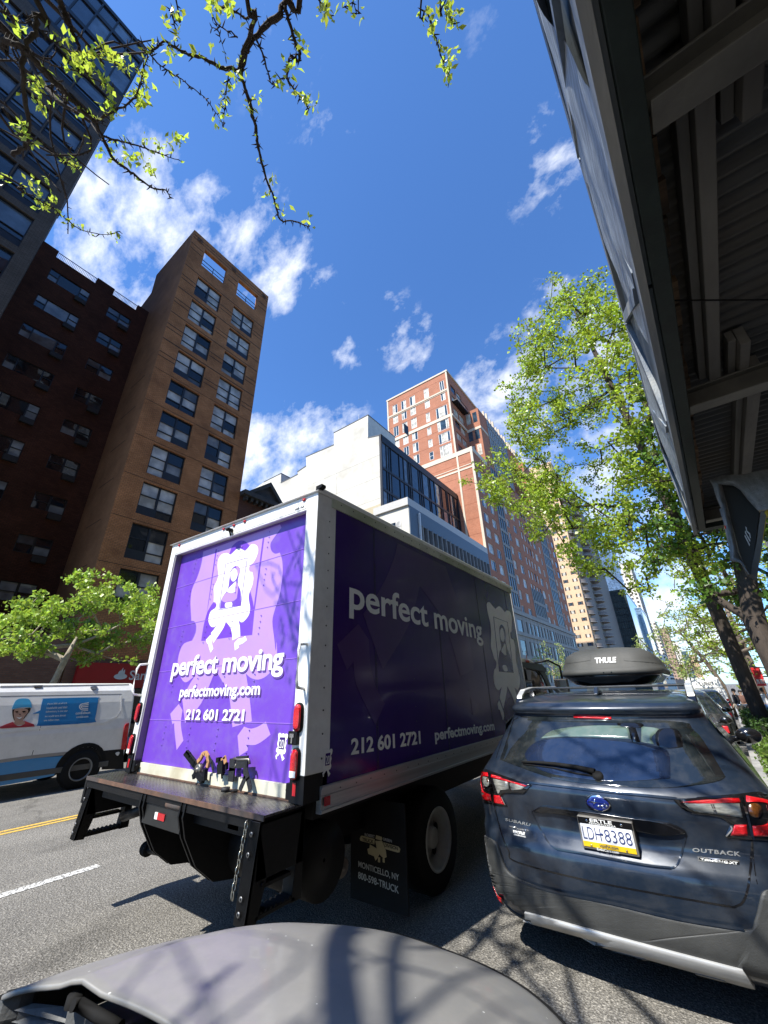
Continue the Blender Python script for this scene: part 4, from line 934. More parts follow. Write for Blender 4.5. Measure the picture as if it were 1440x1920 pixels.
dec_y(dk,c7([(463,215,1),(481,215,1),(365,960,1),(345,1062,1)]),.0017,sm_=False); dec_y(dk,c7([(1100,60,1),(1120,60,1),(990,1040,1),(972,1040,1)]),.0017,sm_=False)
dec_y(dk,c7([(645,290,1),(690,170),(780,100),(860,105),(920,165,1),(860,245),(740,250)]),.0017)
dk.build('emblem_dark_print',paint('deep_purple_vinyl',(.15,.04,.50),.42,coat=.25),trk)  # darker purple print inside the lilac emblem
wt=MB()
fig=c7([(530,300),(565,275),(620,266),(662,292,1),(700,258),(740,218),(790,205),(860,238,1),(900,200),(942,152),(992,150),(1030,185),(1035,250),(1012,320),(975,390),(930,432),(912,472),(922,515),(957,522,1),(972,600),(960,690),(930,770),(908,850),(916,930),(928,1010),(915,1090),(870,1160),(815,1202),(765,1168,1),(788,1250),(795,1390,1),(690,1445,1),(682,1340),(655,1260),(600,1192,1),(560,1290),(430,1482,1),(400,1345,1),(445,1290),(487,1215,1),(445,1262),(400,1258),(368,1195),(372,1120),(400,1050),(455,1012),(476,965),(462,928),(437,930,1),(440,830),(440,730),(480,640),(499,560),(490,450),(497,360)])
dec_y(wt,fig,.0020)
dec_y(wt,c7([(392,1370,1),(330,1440,1),(352,1495,1),(362,1480,1),(372,1540),(395,1612,1),(430,1555,1),(412,1480),(414,1400,1)]),.0020); dec_y(wt,c7([(862,1385,1),(825,1412),(770,1422,1),(715,1480,1),(722,1582,1),(778,1540,1),(770,1508,1),(830,1485),(885,1440,1)]),.0020)
wt.build('white_emblem',VWHT,trk)
dk=MB()
dec_y(dk,c7([(665,520),(690,470),(735,438),(778,452),(792,515),(768,600),(765,690),(795,760),(806,850),(800,972,1),(690,990,1),(520,1020,1),(530,930),(560,850),(620,770),(640,690),(645,640)]),.0025)
def outline(mb,pts,wd,lift,y,fn):
    n=len(pts)
    for i in range(n):
        a=Vector(pts[i][:2]); b=Vector(pts[(i+1)%n][:2]); d=(b-a).normalized(); pn=Vector((-d.y,d.x))*wd/2
        fn(mb,[(*(a-pn-d*wd/2),1),(*(b-pn+d*wd/2),1),(*(b+pn+d*wd/2),1),(*(a+pn-d*wd/2),1)],lift,sm_=False)
outline(dk,c7([(600,415),(890,330),(800,975),(505,1035)]),1.1,.0025,DY,dec_y)
dk.build('emblem_figure',PURP,trk)
wt=MB()
dec_y(wt,c7([(715,472),(750,492),(757,560),(738,620),(700,650),(670,620),(664,550),(682,500)]),.0030); dec_y(wt,c7([(690,690,1),(737,643,1),(720,790,1),(670,808),(618,790,1),(640,740)]),.0030); dec_y(wt,c7([(590,952),(630,925),(680,930),(686,970),(668,995),(598,1002)]),.0030)
wt.build('figure_head',VWHT,trk)
lp=MB(); dec_y(lp,c7([(740,650,1),(765,690),(765,760),(750,875,1),(700,915),(605,935),(545,905),(562,850),(615,795,1),(670,812),(722,792,1)]),.0030); dec_y(lp,c7([(740,440),(775,455),(788,515),(762,590,1),(757,540),(745,480)]),.0030); lp.build('figure_body',LPUR,trk)
# lettering on the door; grey offset copies are the printed drop shadows
SHD=paint('printed_shadow_vinyl',(.10,.04,.25),.45,coat=.2)
def door_text(s,p_bl,p_tl,p_br,lift,mi_mb,dx=0,dz=0,off=.02,asc=1.0,shear=0):
    a=at(*p_bl,1,DY); t=at(*p_tl,1,DY); r=at(*p_br,1,DY)
    u=(r-a); u.y=0; W=u.length; u.normalize(); v=Vector((0,0,1)); H=(t-a).z
    put_text(mi_mb,s,(a.x+dx,DY,a.z+dz),u,v,W,H,lift,off=off,shear=shear)
for kk_,(l,dx,dz) in enumerate(((.0042,0,0),(.0035,.012,-.014))):
    for nm,s_,o_,u_,W_,H_,of_,sp_ in (('company_name','perfect moving',(-4.215,DY,1.792),(1,0,-.012),1.685,.232,.026,.96),('web_address','perfectmoving.com',(-3.985,DY,1.622),(1,0,0),1.20,.125,.03,1.02),('phone_number','212 601 2721',(-3.815,DY,1.463),(1,0,0),.862,.088,.035,1.0)):
        mbx=MB(); put_text(mbx,s_,(o_[0]+dx,DY,o_[2]+dz),u_,(0,0,1),W_,H_,l,off=of_,space=sp_); mbx.build(nm+('_shadow' if kk_ else ''),SHD if kk_ else VWHT,trk)
# anniversary stickers
EMB=[(215,195),(245,182),(275,205,1),(310,187),(342,205,1),(380,190),(410,218),(402,275),(375,315,1),(390,370),(372,440),(388,500),(362,555),(322,558,1),(345,600),(372,632,1),(325,682,1),(312,630),(275,543,1),(245,590),(213,612,1),(217,657,1),(200,657,1),(183,602,1),(222,545,1),(188,522),(192,470),(217,438,1),(203,370),(217,300),(210,240)]
def emblem(mb,mb2,mb3,o,u,v,w,h,lift):
    q=smooth_poly(EMB,3); o=Vector(o);u=Vector(u);v=Vector(v);n=u.cross(v).normalized()
    mp=lambda x,y,l: o+u*((x-183)/227*w)+v*((682-y)/500*h)+n*l
    mb.prism([mp(x,y,lift) for x,y in q],n*.0008)
    mb2.prism([mp(x,y,lift+.001) for x,y in ((245,262),(360,258),(345,478),(236,474))],n*.0006)
    put_text(mb3,'20',mp(252,455,0),u,v,w*.38,h*.30,lift+.0018,off=.0)
for o_,u_,w_,h_ in (((-2.545,DY,1.225),(1,0,0),.118,.172),((TX1,2.232,1.135),(0,1,0),.092,.165)):
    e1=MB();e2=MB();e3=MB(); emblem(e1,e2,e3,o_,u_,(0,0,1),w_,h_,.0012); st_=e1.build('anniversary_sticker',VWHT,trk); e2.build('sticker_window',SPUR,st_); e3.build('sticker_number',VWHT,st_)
# side graphics
c4=lambda p: crop((600,940),3.2727,p); c8=lambda p: crop((900,1110),8.0,p)
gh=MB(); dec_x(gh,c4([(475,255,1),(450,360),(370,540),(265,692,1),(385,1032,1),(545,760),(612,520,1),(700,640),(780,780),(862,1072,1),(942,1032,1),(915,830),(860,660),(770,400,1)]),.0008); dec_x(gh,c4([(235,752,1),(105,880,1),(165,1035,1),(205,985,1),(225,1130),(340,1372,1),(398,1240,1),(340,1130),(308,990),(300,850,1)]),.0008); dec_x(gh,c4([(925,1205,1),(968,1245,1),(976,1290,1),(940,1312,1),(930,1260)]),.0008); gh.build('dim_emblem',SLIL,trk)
wt=MB()
fig=c8([(100,205),(112,158),(150,158),(190,210),(232,255,1),(262,225),(292,215),(330,250),(372,305,1),(405,275),(448,298),(470,350),(478,430),(472,590,1),(455,620),(465,690),(502,718,1),(522,800),(532,900),(545,1050),(572,1180),(598,1320),(590,1420),(565,1467),(530,1445),(515,1415,1),(545,1530),(582,1702,1),(535,1752,1),(512,1640),(470,1530),(408,1412,1),(398,1520),(350,1752,1),(295,1590,1),(325,1418,1),(290,1470),(248,1450),(215,1370),(203,1270),(212,1165,1),(240,1130),(245,1050),(213,1003,1),(185,900),(162,800),(166,600),(150,450),(120,330)])
dec_x(wt,fig,.0016)
dec_x(wt,c8([(287,1618,1),(262,1682,1),(278,1760,1),(297,1768,1),(345,1925,1),(362,1865,1),(350,1790),(312,1680)]),.0016); dec_x(wt,c8([(630,1702,1),(600,1738),(555,1745,1),(562,1800),(578,1832,1),(655,1762,1)]),.0016)
wt.build('white_side_emblem',VWHT,trk)
dk=MB()
dec_x(dk,c8([(290,560),(302,505),(332,490),(368,545),(385,640),(384,720),(402,820),(440,930),(470,1010),(497,1200,1),(290,1188,1),(280,1010),(292,900),(318,840),(302,720)]),.0022)
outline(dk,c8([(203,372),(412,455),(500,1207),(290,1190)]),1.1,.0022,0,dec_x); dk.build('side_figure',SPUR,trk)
wt=MB(); dec_x(wt,c8([(308,560),(335,540),(360,600),(368,700),(350,748),(320,720),(303,640)]),.0028); dec_x(wt,c8([(362,772,1),(385,800),(398,945,1),(372,945),(322,895,1),(328,860),(350,815,1)]),.0028); dec_x(wt,c8([(345,1095),(388,1098),(412,1140),(414,1187),(368,1187),(342,1140)]),.0028); wt.build('side_figure_head',VWHT,trk)
tx=MB(); put_text(tx,'perfect moving',(TX1,2.487,2.208),(0,1,-.017),(0,0,1),2.775,.345,.0016,off=.018,space=1.0); tx.build('company_name',VWHT,trk)
tx=MB(); put_text(tx,'212 601 2721',(TX1,2.523,1.232),(0,1,-.03),(0,0,1),.975,.108,.0016,off=.03); tx.build('phone_number',VWHT,trk)
tx=MB(); put_text(tx,'perfectmoving.com',(TX1,3.765,1.173),(0,1,-.02),(0,0,1),1.50,.128,.0016,off=.03); tx.build('web_address',VWHT,trk)
# lamps, handles, latch on the rear posts
def oval(mb,cx,cz,w,h,y,d,n=20,prof=((0,1),(.6,1),(1,.8))):
    o=[]
    for i in range(n):
        t=2*math.pi*i/n; ct,st=math.cos(t),math.sin(t)
        r=w/2; o.append((r*ct,(h/2-r)*(1 if st>0 else -1)*min(1,abs(st)*3)+r*st))
    base=len(mb.v)
    for (a,k) in prof:
        for (x,z) in o: mb.v.append((cx+x*k,y-d*a,cz+z*k))
    for i in range(len(prof)-1):
        for j in range(n):
            j2=(j+1)%n; mb.f.append((base+i*n+j,base+(i+1)*n+j,base+(i+1)*n+j2,base+i*n+j2)); mb.mi.append(0); mb.sm.append(True)
    mb.f.append(tuple(base+(len(prof)-1)*n+j for j in range(n))); mb.mi.append(0); mb.sm.append(False)
for (x,z,wd,hh) in ((-2.235,1.503,.068,.168),(-2.24,1.233,.066,.172),(-4.548,1.525,.06,.165),(-4.553,1.25,.058,.165)):
    o=MB(); oval(o,x,z,wd+.016,hh+.016,TYR,.022); L0=o.build('tail_lamp',RUB,trk)
    o=MB(); oval(o,x,z,wd,hh-.004,TYR-.018,.014); 
    L1=o.build('lens',RLENS,L0)
    if z<1.4: o=MB(); o.prism([(x-wd*.4,TYR-.0335,z-.07),(x+wd*.4,TYR-.0335,z-.07),(x+wd*.42,TYR-.0335,z-.035),(x-wd*.42,TYR-.0335,z-.035)],(0,.004,0)); o.build('reverse_strip',VWHT,L0)
RT=mat('red_reflector',(.45,.01,.015),.3,var=.1,coat=.5)
o=MB(); o.box((-2.262,TYR-.003,1.06),(-2.232,TYR-.0005,1.13)); o.build('reflector',RT,trk)
o=MB(); o.box((-4.565,TYR-.003,1.06),(-4.538,TYR-.0005,1.13)); o.build('reflector',RT,trk)
o=MB(); o.box((TX1+.0225,2.235,.985),(TX1+.026,2.29,1.035)); o.build('reflector',RT,trk)
o=MB(); o.box((-2.312,TYR-.025,1.342),(-2.226,TYR,1.422)); lt=o.build('lock_box',TBLK,trk,bevel=.004)
o=MB(); o.box((-2.29,TYR-.031,1.385),(-2.25,TYR-.025,1.408)); o.box((-2.275,TYR-.031,1.352),(-2.262,TYR-.025,1.385)); o.build('lock_handle',CHR,lt)
for x,s in ((-2.205,1),(-4.585,-1)):
    o=MB(); P=[(x,TYR,1.98),(x+s*.012,TYR-.075,1.97),(x+s*.02,TYR-.09,1.93),(x+s*.02,TYR-.09,1.73),(x+s*.012,TYR-.075,1.69),(x,TYR,1.68)]
    o.tube(P,.011,n=8); o.build('grab_handle',TWHT,trk)
for x in (-4.43,-3.54,-3.36,-3.18,-2.33):
    z=wz_((x,0,3.19))[2]; o=MB(); o.sphere((x,TYR-.004,z),.018,n=10,m=6,sc=(1.2,.7,.8)); o.build('marker_lamp',RLENS,trk)
o=MB(); o.tube([(-3.385,TYR,3.185),(-3.385,TYR-.03,3.175)],.02,n=10); o.tube([(-3.42,TYR-.035,3.19),(-3.35,TYR-.055,3.17)],.018,n=10); o.tube([(-3.38,TYR-.03,3.16),(-3.38,TYR-.01,3.12)],.008,n=6); o.build('reversing_camera',TBLK,trk)
o=MB(); o.prism([(-2.18,TYR-.01,3.235),(-2.10,TYR-.02,3.245),(-2.10,TYR-.02,3.27),(-2.18,TYR-.01,3.275)],(0,.05,0)); o.build('roof_tab',TBLK,trk)
o=MB()
for x_,w_,h_ in ((-2.44,.012,.018),(-2.425,.010,.014),(-2.412,.012,.018),(-2.397,.008,.012),(-2.372,.012,.018),(-2.356,.014,.010),(-2.339,.010,.018)): o.prism([(x_,TYR-.001,3.125),(x_+w_*.6,TYR-.001,3.125),(x_+w_,TYR-.001,3.125+h_),(x_+w_*.3,TYR-.001,3.125+h_)],(0,.002,0))
tag(o.build('maker_lettering',TBLK,trk),kind='stuff')
for x in (TX0+.12,TX1-.16):
    o=MB(); o.box((x-.02,TYR+.01,1.03),(x+.03,TYR+.07,1.12)); o.tube([(x-.03,TYR+.03,1.08),(x+.05,TYR+.03,1.08)],.014,n=8); o.build('door_roller',TBLK,trk,bevel=.004)
# lift gate: tread deck, edge, side plates with step openings
def tread():
    mt=mat('tread_plate',(.11,.105,.105),.27,metal=.7,var=.3,scale=6,var2=(.05,.047,.045)); n=mt.node_tree.nodes; l=mt.node_tree.links; b=n['Principled BSDF']
    g=n.new('ShaderNodeNewGeometry'); outs=[]
    for a in (45,-45):
        mp=n.new('ShaderNodeMapping'); mp.inputs['Rotation'].default_value=(0,0,R(a)); mp.inputs['Scale'].default_value=(26,52,1); l.new(g.outputs['Position'],mp.inputs[0])
        v=n.new('ShaderNodeTexVoronoi'); v.inputs['Scale'].default_value=1; v.inputs['Randomness'].default_value=0; v.voronoi_dimensions='2D'; l.new(mp.outputs[0],v.inputs['Vector'])
        m1=n.new('ShaderNodeMapRange'); l.new(v.outputs['Distance'],m1.inputs[0]); m1.inputs[1].default_value=.18; m1.inputs[2].default_value=.34; m1.inputs[3].default_value=1; m1.inputs[4].default_value=0; outs.append(m1.outputs[0])
    ck=n.new('ShaderNodeTexChecker'); ck.inputs['Scale'].default_value=19; l.new(g.outputs['Position'],ck.inputs['Vector'])
    mx=n.new('ShaderNodeMix'); l.new(ck.outputs['Fac'],mx.inputs[0]); l.new(outs[0],mx.inputs[2]); l.new(outs[1],mx.inputs[3])
    bp=n.new('ShaderNodeBump'); bp.inputs['Strength'].default_value=.9; bp.inputs['Distance'].default_value=.004; l.new(mx.outputs[0],bp.inputs['Height']); l.new(bp.outputs[0],b.inputs['Normal']); return mt
RUST=mat('worn_rusty_edge',(.12,.065,.04),.7,var=.4,scale=15,var2=(.06,.05,.045))
o=MB(); o.box((TX0-.17,1.83,1.0),(TX1-.06,2.13,1.012)); o.build('lift_gate_deck',tread(),trk)
o=MB(); o.box((TX0-.17,1.822,.985),(TX1-.06,1.83,1.013)); o.box((TX0+.1,2.115,1.013),(TX1-.14,2.13,1.022)); o.build('deck_edge',RUST,trk)
o=MB(); o.box((TX0-.16,1.835,.93),(TX1-.07,2.12,.998)); o.box((TX0+.05,1.9,.86),(TX1-.2,2.1,.93)); o.box((TX0+.3,2.14,.80),(TX1-.3,2.3,.98)); o.build('deck_beam',TBLK,trk)
def plate(x0,x1,yb,yf):
    o=MB(); o.box((x0,yb,.97),(x1,yf,.60)); 
    o=MB(); o.box((x0,yb,.985),(x0+.012,yf+.05,.72)); o.box((x1-.012,yb,.985),(x1,yf+.05,.72))
    o.prism([(x0,yb,.985),(x0,yb-.05,.55),(x0,yb+.03,.54),(x0,yb+.08,.72)],(x1-x0,0,0))
    o.prism([(x0,yb,.985),(x0,yb+.02,.985),(x0,yb-.03,.55),(x0,yb-.05,.55)],(x1-x0,0,0))
    o.prism([(x0,yf+.05,.985),(x0,yf+.02,.985),(x0,yf-.03,.55),(x0,yf+.05,.55)],(x1-x0,0,0))
    o.box((x0,yb,.985),(x1,yf+.05,.97)); o.box((x0,yb+.02,.555),(x1,yf,.575))
    y=yb+.04
    while y<yf-.04: o.prism([(x0,y,.575),(x0,y+.018,.59),(x0,y+.03,.575)],(x1-x0,0,0)); y+=.034
    o.tube([(x0-.01,yb+.05,.70),(x1+.01,yb+.05,.70)],.012,n=8); o.box((x0,yb+.06,.68),(x1,yf-.04,.70))
    return o
pl=plate(TX0-.18,TX0-.09,1.86,2.2).build('step_plate',TBLK,trk,bevel=.003)
o=MB(); o.box((TX0-.225,1.84,.80),(TX0-.185,1.9,.975)); o.build('dock_bumper',RUB,trk,bevel=.006)
pr=plate(TX1-.15,TX1-.06,1.80,2.1).build('step_plate',TBLK,trk,bevel=.003)
for x,yb in ((TX0-.135,1.86),(TX1-.105,1.80)):
    o=MB()
    for z in (.93,.84,.66,.60): o.lathe((x,yb-.012-(.985-z)*.11,z),(0,-1,0),[(0,.013),(.004,.013),(.004,.006)],10)
    o.build('plate_bolt',mat('zinc_bolt',(.20,.20,.20),.4,metal=.8),trk)
# chain
o=MB(); 
for i in range(10):
    z=.955-i*.034; x=TX1-.19-(i*.0025); y=1.81-.1*(.985-z)
    a=.011; pts=[(x+(a*math.cos(t) if i%2 else 0),y+(0 if i%2 else a*math.cos(t)),z+.023*math.sin(t)) for t in [2*math.pi*k/10 for k in range(11)]]; o.tube(pts,.0042,n=5,caps=False)
o.build('safety_chain',mat('galvanised_chain',(.50,.48,.40),.35,metal=.9,var=.15),trk)
# hitch plate, rollers, arms, tank
o=MB(); o.box((-3.655,1.845,.80),(-3.12,1.865,.925)); h0=o.build('hitch_plate',mat('grey_black_plate',(.014,.014,.013),.45,var=.3,scale=10),trk)
o=MB(); o.box((-3.47,1.838,.845),(-3.43,1.8445,.885)); o.build('reflector_white',VWHT,h0); o=MB(); o.box((-3.43,1.838,.845),(-3.33,1.8445,.885)); o.build('reflector_red',RT,h0)
for x in (-3.70,-3.645,-3.13,-3.075):
    o=MB(); P=[(x,1.83,.985),(x,1.82,.90),(x,1.86,.78),(x,1.97,.60),(x,2.12,.48),(x,2.35,.44),(x,2.35,.9)]; q=[(p[1],p[2]) for p in P]
    o.prism([(x,a,b) for a,b in q],(.016,0,0)); o.build('arm_bracket',TBLK,trk)
o=MB(); o.tube([(-3.62,1.86,.955),(-3.36,1.86,.955)],.011,n=8); o.build('roller_pin',CHR,trk); o=MB(); o.tube([(-3.34,1.86,.945),(-3.14,1.86,.945)],.028,n=12); o.build('roller',RUST,trk)
o=MB(); o.lathe((-3.9,2.42,.64),(1,0,0),[(0,0.01),(0,.21),(1.6,.21),(1.6,.01)],28); o.build('tank',TBLK,trk)
o=MB(); o.tube([(-4.05,2.05,.80),(-4.6,2.15,.66)],.04,n=8); o.build('lift_cylinder',TBLK,trk)
RYY=2.35; q=at(275,1591,1,RYY); o=MB(); o.lathe((q.x-.03,RYY,q.z),(1,0,0),[(0,.01),(0,.052),(.03,.058),(.045,.03),(.06,.058),(.075,.052),(.075,.01)],18); rw=o.build('ground_roller',RUB,trk); o=MB(); o.tube([(q.x+.04,RYY,q.z),(q.x+.7,RYY+.03,q.z+.03)],.032,n=8); o.build('roller_arm',TBLK,trk)
o=MB(); o.box((-2.66,1.90,.88),(-2.55,1.905,.93)); o.build('warning_tag',mat('grey_tag',(.4,.4,.4),.5),trk)
# number plate, marker, chassis, axle, wheels, mud flap
q0=at(528,1618,1,2.6); q1=at(553,1652,1,2.6)
o=MB(); o.box((q1.x-.30,2.6,q1.z-.005),(q1.x,2.606,q1.z+.15)); npz=o.build('number_plate',VWHT,trk,bevel=.002); o=MB(); put_text(o,'HB',(q1.x-.095,2.5995,q1.z+.045),(1,0,0),(0,0,1),.07,.075,.0005,off=.01); o.build('plate_lettering',TBLK,npz)
o=MB(); o.box((-4.25,2.3,.62),(-4.05,7.5,.80)); o.box((-2.75,2.3,.62),(-2.55,7.5,.80)); o.box((-4.4,2.3,.88),(-2.3,TYF,1.05)); o.box((-4.3,2.62,.34),(-2.7,2.75,.46)); o.build('chassis',TBLK,trk)
o=MB(); o.tube([(-4.3,3.9,.41),(-2.5,3.9,.41)],.07,n=12); o.sphere((-3.4,3.9,.41),.2,n=14,m=10); o.build('axle',TBLK,trk)
q=at(640,1622,1,2.75); o=MB(); o.lathe((q.x-.1,2.75,q.z),(1,-.25,0),[(0,.01),(0,.06),(.13,.065),(.14,.05),(.14,.02),(.17,.015),(.17,.001)],18); o.build('brake_chamber',mat('dirty_steel',(.17,.15,.13),.5,metal=.5,var=.3),trk)
q=at(603,1588,1,2.7); o=MB(); o.box((q.x-.025,2.69,q.z-.04),(q.x+.025,2.70,q.z+.04)); o.build('white_marker',VWHT,trk)
def steel_wheel(name,c,s,parent,r=.395,rim=.245,w=.24,mats=None,holes=5):
    """disc wheel seen from side s; tyre with rim and hand holes"""
    o=MB(); prof=[(-w/2,rim),(-w/2,r*.93),(-w/2+.03,r),(w/2-.03,r),(w/2,r*.93),(w/2,rim)]
    o.lathe(c,(s,0,0),prof,36); ty=o.build(name,mats[0],parent)
    o=MB(); o.lathe(c,(s,0,0),[(w/2+.004,rim+.008),(w/2+.012,rim-.004),(w/2-.015,rim-.018),(w/2-.045,rim-.022),(w/2-.07,rim-.05),(.0,rim-.055),(-.02,rim-.07),(.0,.12),(.02,.085),(.06,.08),(.065,.05),(.06,.001)],36); rm=o.build('rim',mats[1],ty)
    o=MB()
    for k in range(holes):
        t=2*math.pi*k/holes+.3; o.lathe((c[0]-s*.008,c[1]+math.cos(t)*rim*.62,c[2]+math.sin(t)*rim*.62),(s,0,0),[(.01,.035),(.016,.035),(.016,.001)],14)
    o.build('rim_opening',RUB,ty); return ty
RIMW=mat('dirty_white_steel_rim',(.42,.42,.38),.5,var=.25,scale=6,var2=(.25,.24,.21))
for x,s in ((-2.40,1),(-2.68,1),(-4.36,-1),(-4.08,-1)): steel_wheel('wheel',(x,3.93,.398),s,trk,r=.395,rim=.232,w=.22,mats=(RUB,RIMW))
for x,s in ((-2.45,1),(-4.3,-1)): steel_wheel('wheel',(x,8.05,.398),s,trk,r=.395,rim=.232,w=.24,mats=(RUB,RIMW))
fy=3.17; a=at(668,1560,1,fy); b=at(755,1690,1,fy)
o=MB(); o.box((a.x-.06,fy,.14),(b.x+.05,fy+.012,.82)); mf=o.build('mud_flap',RUB,trk)
tan_=mat('faded_gold_print',(.42,.36,.20),.6); gw=mat('faded_white_print',(.40,.40,.38),.6)
def mf_text(s,pts,m,off=.01):   # pts: lower-left, lower-right, top-left in photo columns
    A,B,C=[at(p[0],p[1],1,fy) for p in pts]; o=MB(); put_text(o,s,(A.x,fy,A.z),(B-A).normalized(),Vector((0,0,1)),(B-A).length,(C-A).z,.002,off=off); return o.build('flap_lettering',m,mf)
cc=lambda x,y:(640+x/6.545,1500+y/6.545)
mf_text('MONTICELLO, NY',(cc(212,830),cc(712,1005),cc(212,745)),gw); mf_text('800-598-TRUCK',(cc(210,960),cc(708,1150),cc(210,875)),gw)
mf_text('ROBERT',(cc(290,440),cc(412,468),cc(290,403)),gw); mf_text('GREEN',(cc(512,492),cc(622,522),cc(512,458)),gw)
o=MB()
def mfp(pts,l): P=[at(*cc(*p),1,fy-l) for p in pts]; o.prism(P,(0,.0008,0))
mfp([(228,470),(240,440),(260,438),(410,480),(405,545),(250,505),(230,495)],.002); mfp([(515,520),(700,572),(722,600),(715,640),(695,645),(540,602)],.002)
mfp([(425,430),(500,455),(495,500),(420,478)],.0010); mfp([(415,500),(500,505),(545,620),(555,700),(520,720),(480,680),(440,620)],.0010); mfp([(350,545),(440,600),(470,660),(440,720),(420,745),(400,690),(330,660),(320,600),(345,590)],.0010); mfp([(450,700),(475,705),(475,768),(448,760)],.0010); mfp([(505,715),(530,720),(532,770),(508,765)],.0010)
o.build('flap_emblem',tan_,mf)
o=MB()
for s,p in (('TRUCK',(cc(258,500),cc(398,535),cc(258,458))),('DIVISION',(cc(535,572),cc(695,618),cc(535,530)))):
    A,B,C=[at(q[0],q[1],1,fy) for q in p]; put_text(o,s,(A.x,fy,A.z),(B-A).normalized(),Vector((0,0,1)),(B-A).length,(C-A).z,.0015,off=.02)
o.build('flap_band_lettering',RUB,mf)
# cab
CG=glass('cab_glass',(.01,.014,.014),(.05,.06,.06),.2)
o=MB(); P=[(7.1,.55),(7.1,2.02),(7.25,2.12),(7.9,2.12),(8.3,2.0),(8.75,1.45),(8.95,1.2),(9.0,.55)]
o.prism([(-4.35,a,b) for a,b in P],(2.0,0,0)); o.build('cab',TWHT,trk,bevel=.04,seg=3)
o=MB(); o.prism([(-2.348,a,b) for a,b in ((7.2,1.3),(7.2,1.95),(7.9,1.98),(8.25,1.86),(8.6,1.38),(8.6,1.3))],(.012,0,0)); o.build('side_window',CG,trk)
o=MB(); o.prism([(-2.33,8.0,2.08),(-2.33,8.5,1.95),(-2.33,8.9,1.5),(-2.33,8.8,1.4),(-2.33,8.3,1.85),(-2.33,7.9,2.0)],(.03,0,0)); o.prism([(-2.34,7.15,2.04),(-2.34,8.35,2.04),(-2.34,8.55,1.96),(-2.34,8.5,1.9),(-2.34,7.15,1.96)],(.06,0,0)); o.build('door_frame',TBLK,trk)
q=at(989,1244,0,-2.34); o=MB(); o.sphere((-2.34,q.y,q.z+.03),.045,n=10,m=6,sc=(1,1.4,.8)); o.tube([(-2.34,q.y,q.z),(-2.34,q.y+.02,q.z+.22)],.006,n=5); o.build('orange_marker_lamp',mat('orange_lens',(.75,.10,.01),.2,coat=1),trk)
a=at(1017,1261,0,-2.1); b=at(1040,1268,0,-2.05)
m0=at(1030,1272,0,-2.0); m1=at(1048,1300,0,-2.0)
o=MB(); o.tube([(-2.33,8.2,m0.z+.30),(-2.15,8.35,m0.z+.33),(-2.0,8.5,m0.z+.22),(-2.0,8.5,m0.z)],.02,n=8); o.build('mirror_arm',TBLK,trk)
o=MB(); o.box((-2.14,8.42,m0.z-.42),(-1.90,8.52,m0.z)); mr_=o.build('mirror',TBLK,trk,bevel=.02); o=MB(); o.box((-2.12,8.412,m0.z-.40),(-1.92,8.419,m0.z-.02)); o.build('mirror_glass',mat('mirror_glass',(.8,.8,.8),.03,metal=1,var=.02),mr_)
# --- straps and latch hanging at the foot of the door: loose things of their own
LEA=mat('tan_leather',(.42,.22,.09),.7,var=.25,scale=12); WEB=mat('black_webbing',(.012,.012,.013),.6,var=.3,scale=30,bump=.4,bscale=200); STL=mat('worn_steel',(.22,.20,.17),.4,metal=.8,var=.3,scale=15)
c9=lambda x,y:(340+x/9.0,1380+y/9.0)
def dp(x,y,d=.05): return at(*c9(x,y),1,DY-d)
def ribbon(mb,pts,w,th,mi=0,nrm=Vector((0,-1,0))):
    P=[Vector(p) for p in pts]
    for i in range(len(P)-1):
        a,b=P[i],P[i+1]; d=(b-a).normalized(); s=d.cross(nrm).normalized()*w/2; e=d*w*.15
        mb.prism([a-s-e,b-s+e,b+s+e,a+s-e],nrm*th,mi)
st=thing('ratchet_binder',dp(330,700),'black ratchet binder with a torn tan leather loop at the foot of the purple door','ratchet')
o=MB(); ribbon(o,[dp(110,290),dp(250,470),dp(330,560)],.05,.02); ribbon(o,[dp(75,320),dp(120,260),dp(165,300)],.018,.02); ribbon(o,[dp(150,290),dp(180,350)],.02,.02)
for t in range(5): ribbon(o,[dp(120+t*26,330+t*36,.075),dp(150+t*26,315+t*36,.075)],.004,.004)
o.build('handle',TBLK,st,bevel=.002)
o=MB(); o.lathe(dp(330,560,.04),(0,-1,0),[(0,.001),(0,.042),(.03,.042),(.034,.03),(.034,.018),(.045,.015),(.045,.001)],16); o.build('ratchet_wheel',STL,st)
o=MB(); ribbon(o,[dp(230,640),dp(240,700)],.03,.02); ribbon(o,[dp(320,640),dp(400,730)],.05,.03); ribbon(o,[dp(440,560),dp(425,740)],.022,.03); ribbon(o,[dp(260,600),dp(330,690),dp(420,700)],.03,.025); o.build('binder_body',TBLK,st,bevel=.002)
o=MB(); ribbon(o,[dp(300,430),dp(345,380),dp(385,300),(dp(430,280)),dp(465,340),dp(480,430),dp(460,520)],.03,.018); o.build('leather_loop',LEA,st,bevel=.003)
o=MB(); ribbon(o,[dp(470,350,.06),dp(520,450,.06),dp(538,560,.06)],.022,.006); ribbon(o,[dp(538,560,.06),dp(536,625,.06)],.010,.005); ribbon(o,[dp(380,310,.03),dp(330,390,.03)],.03,.006); o.build('torn_strap',WEB,st)
st=thing('door_latch_tool',dp(710,560),'small black latch clamp with tan grip between the ratchet binder and the black strap','clamp')
o=MB(); ribbon(o,[dp(710,440),dp(705,610)],.06,.03); ribbon(o,[dp(790,450),dp(785,555)],.015,.02); ribbon(o,[dp(650,480),dp(655,600)],.022,.02); ribbon(o,[dp(690,600),dp(695,715)],.009,.01); ribbon(o,[dp(735,590),dp(715,650)],.02,.01); ribbon(o,[dp(645,400),dp(680,395)],.035,.03); o.build('clamp_body',TBLK,st,bevel=.002)
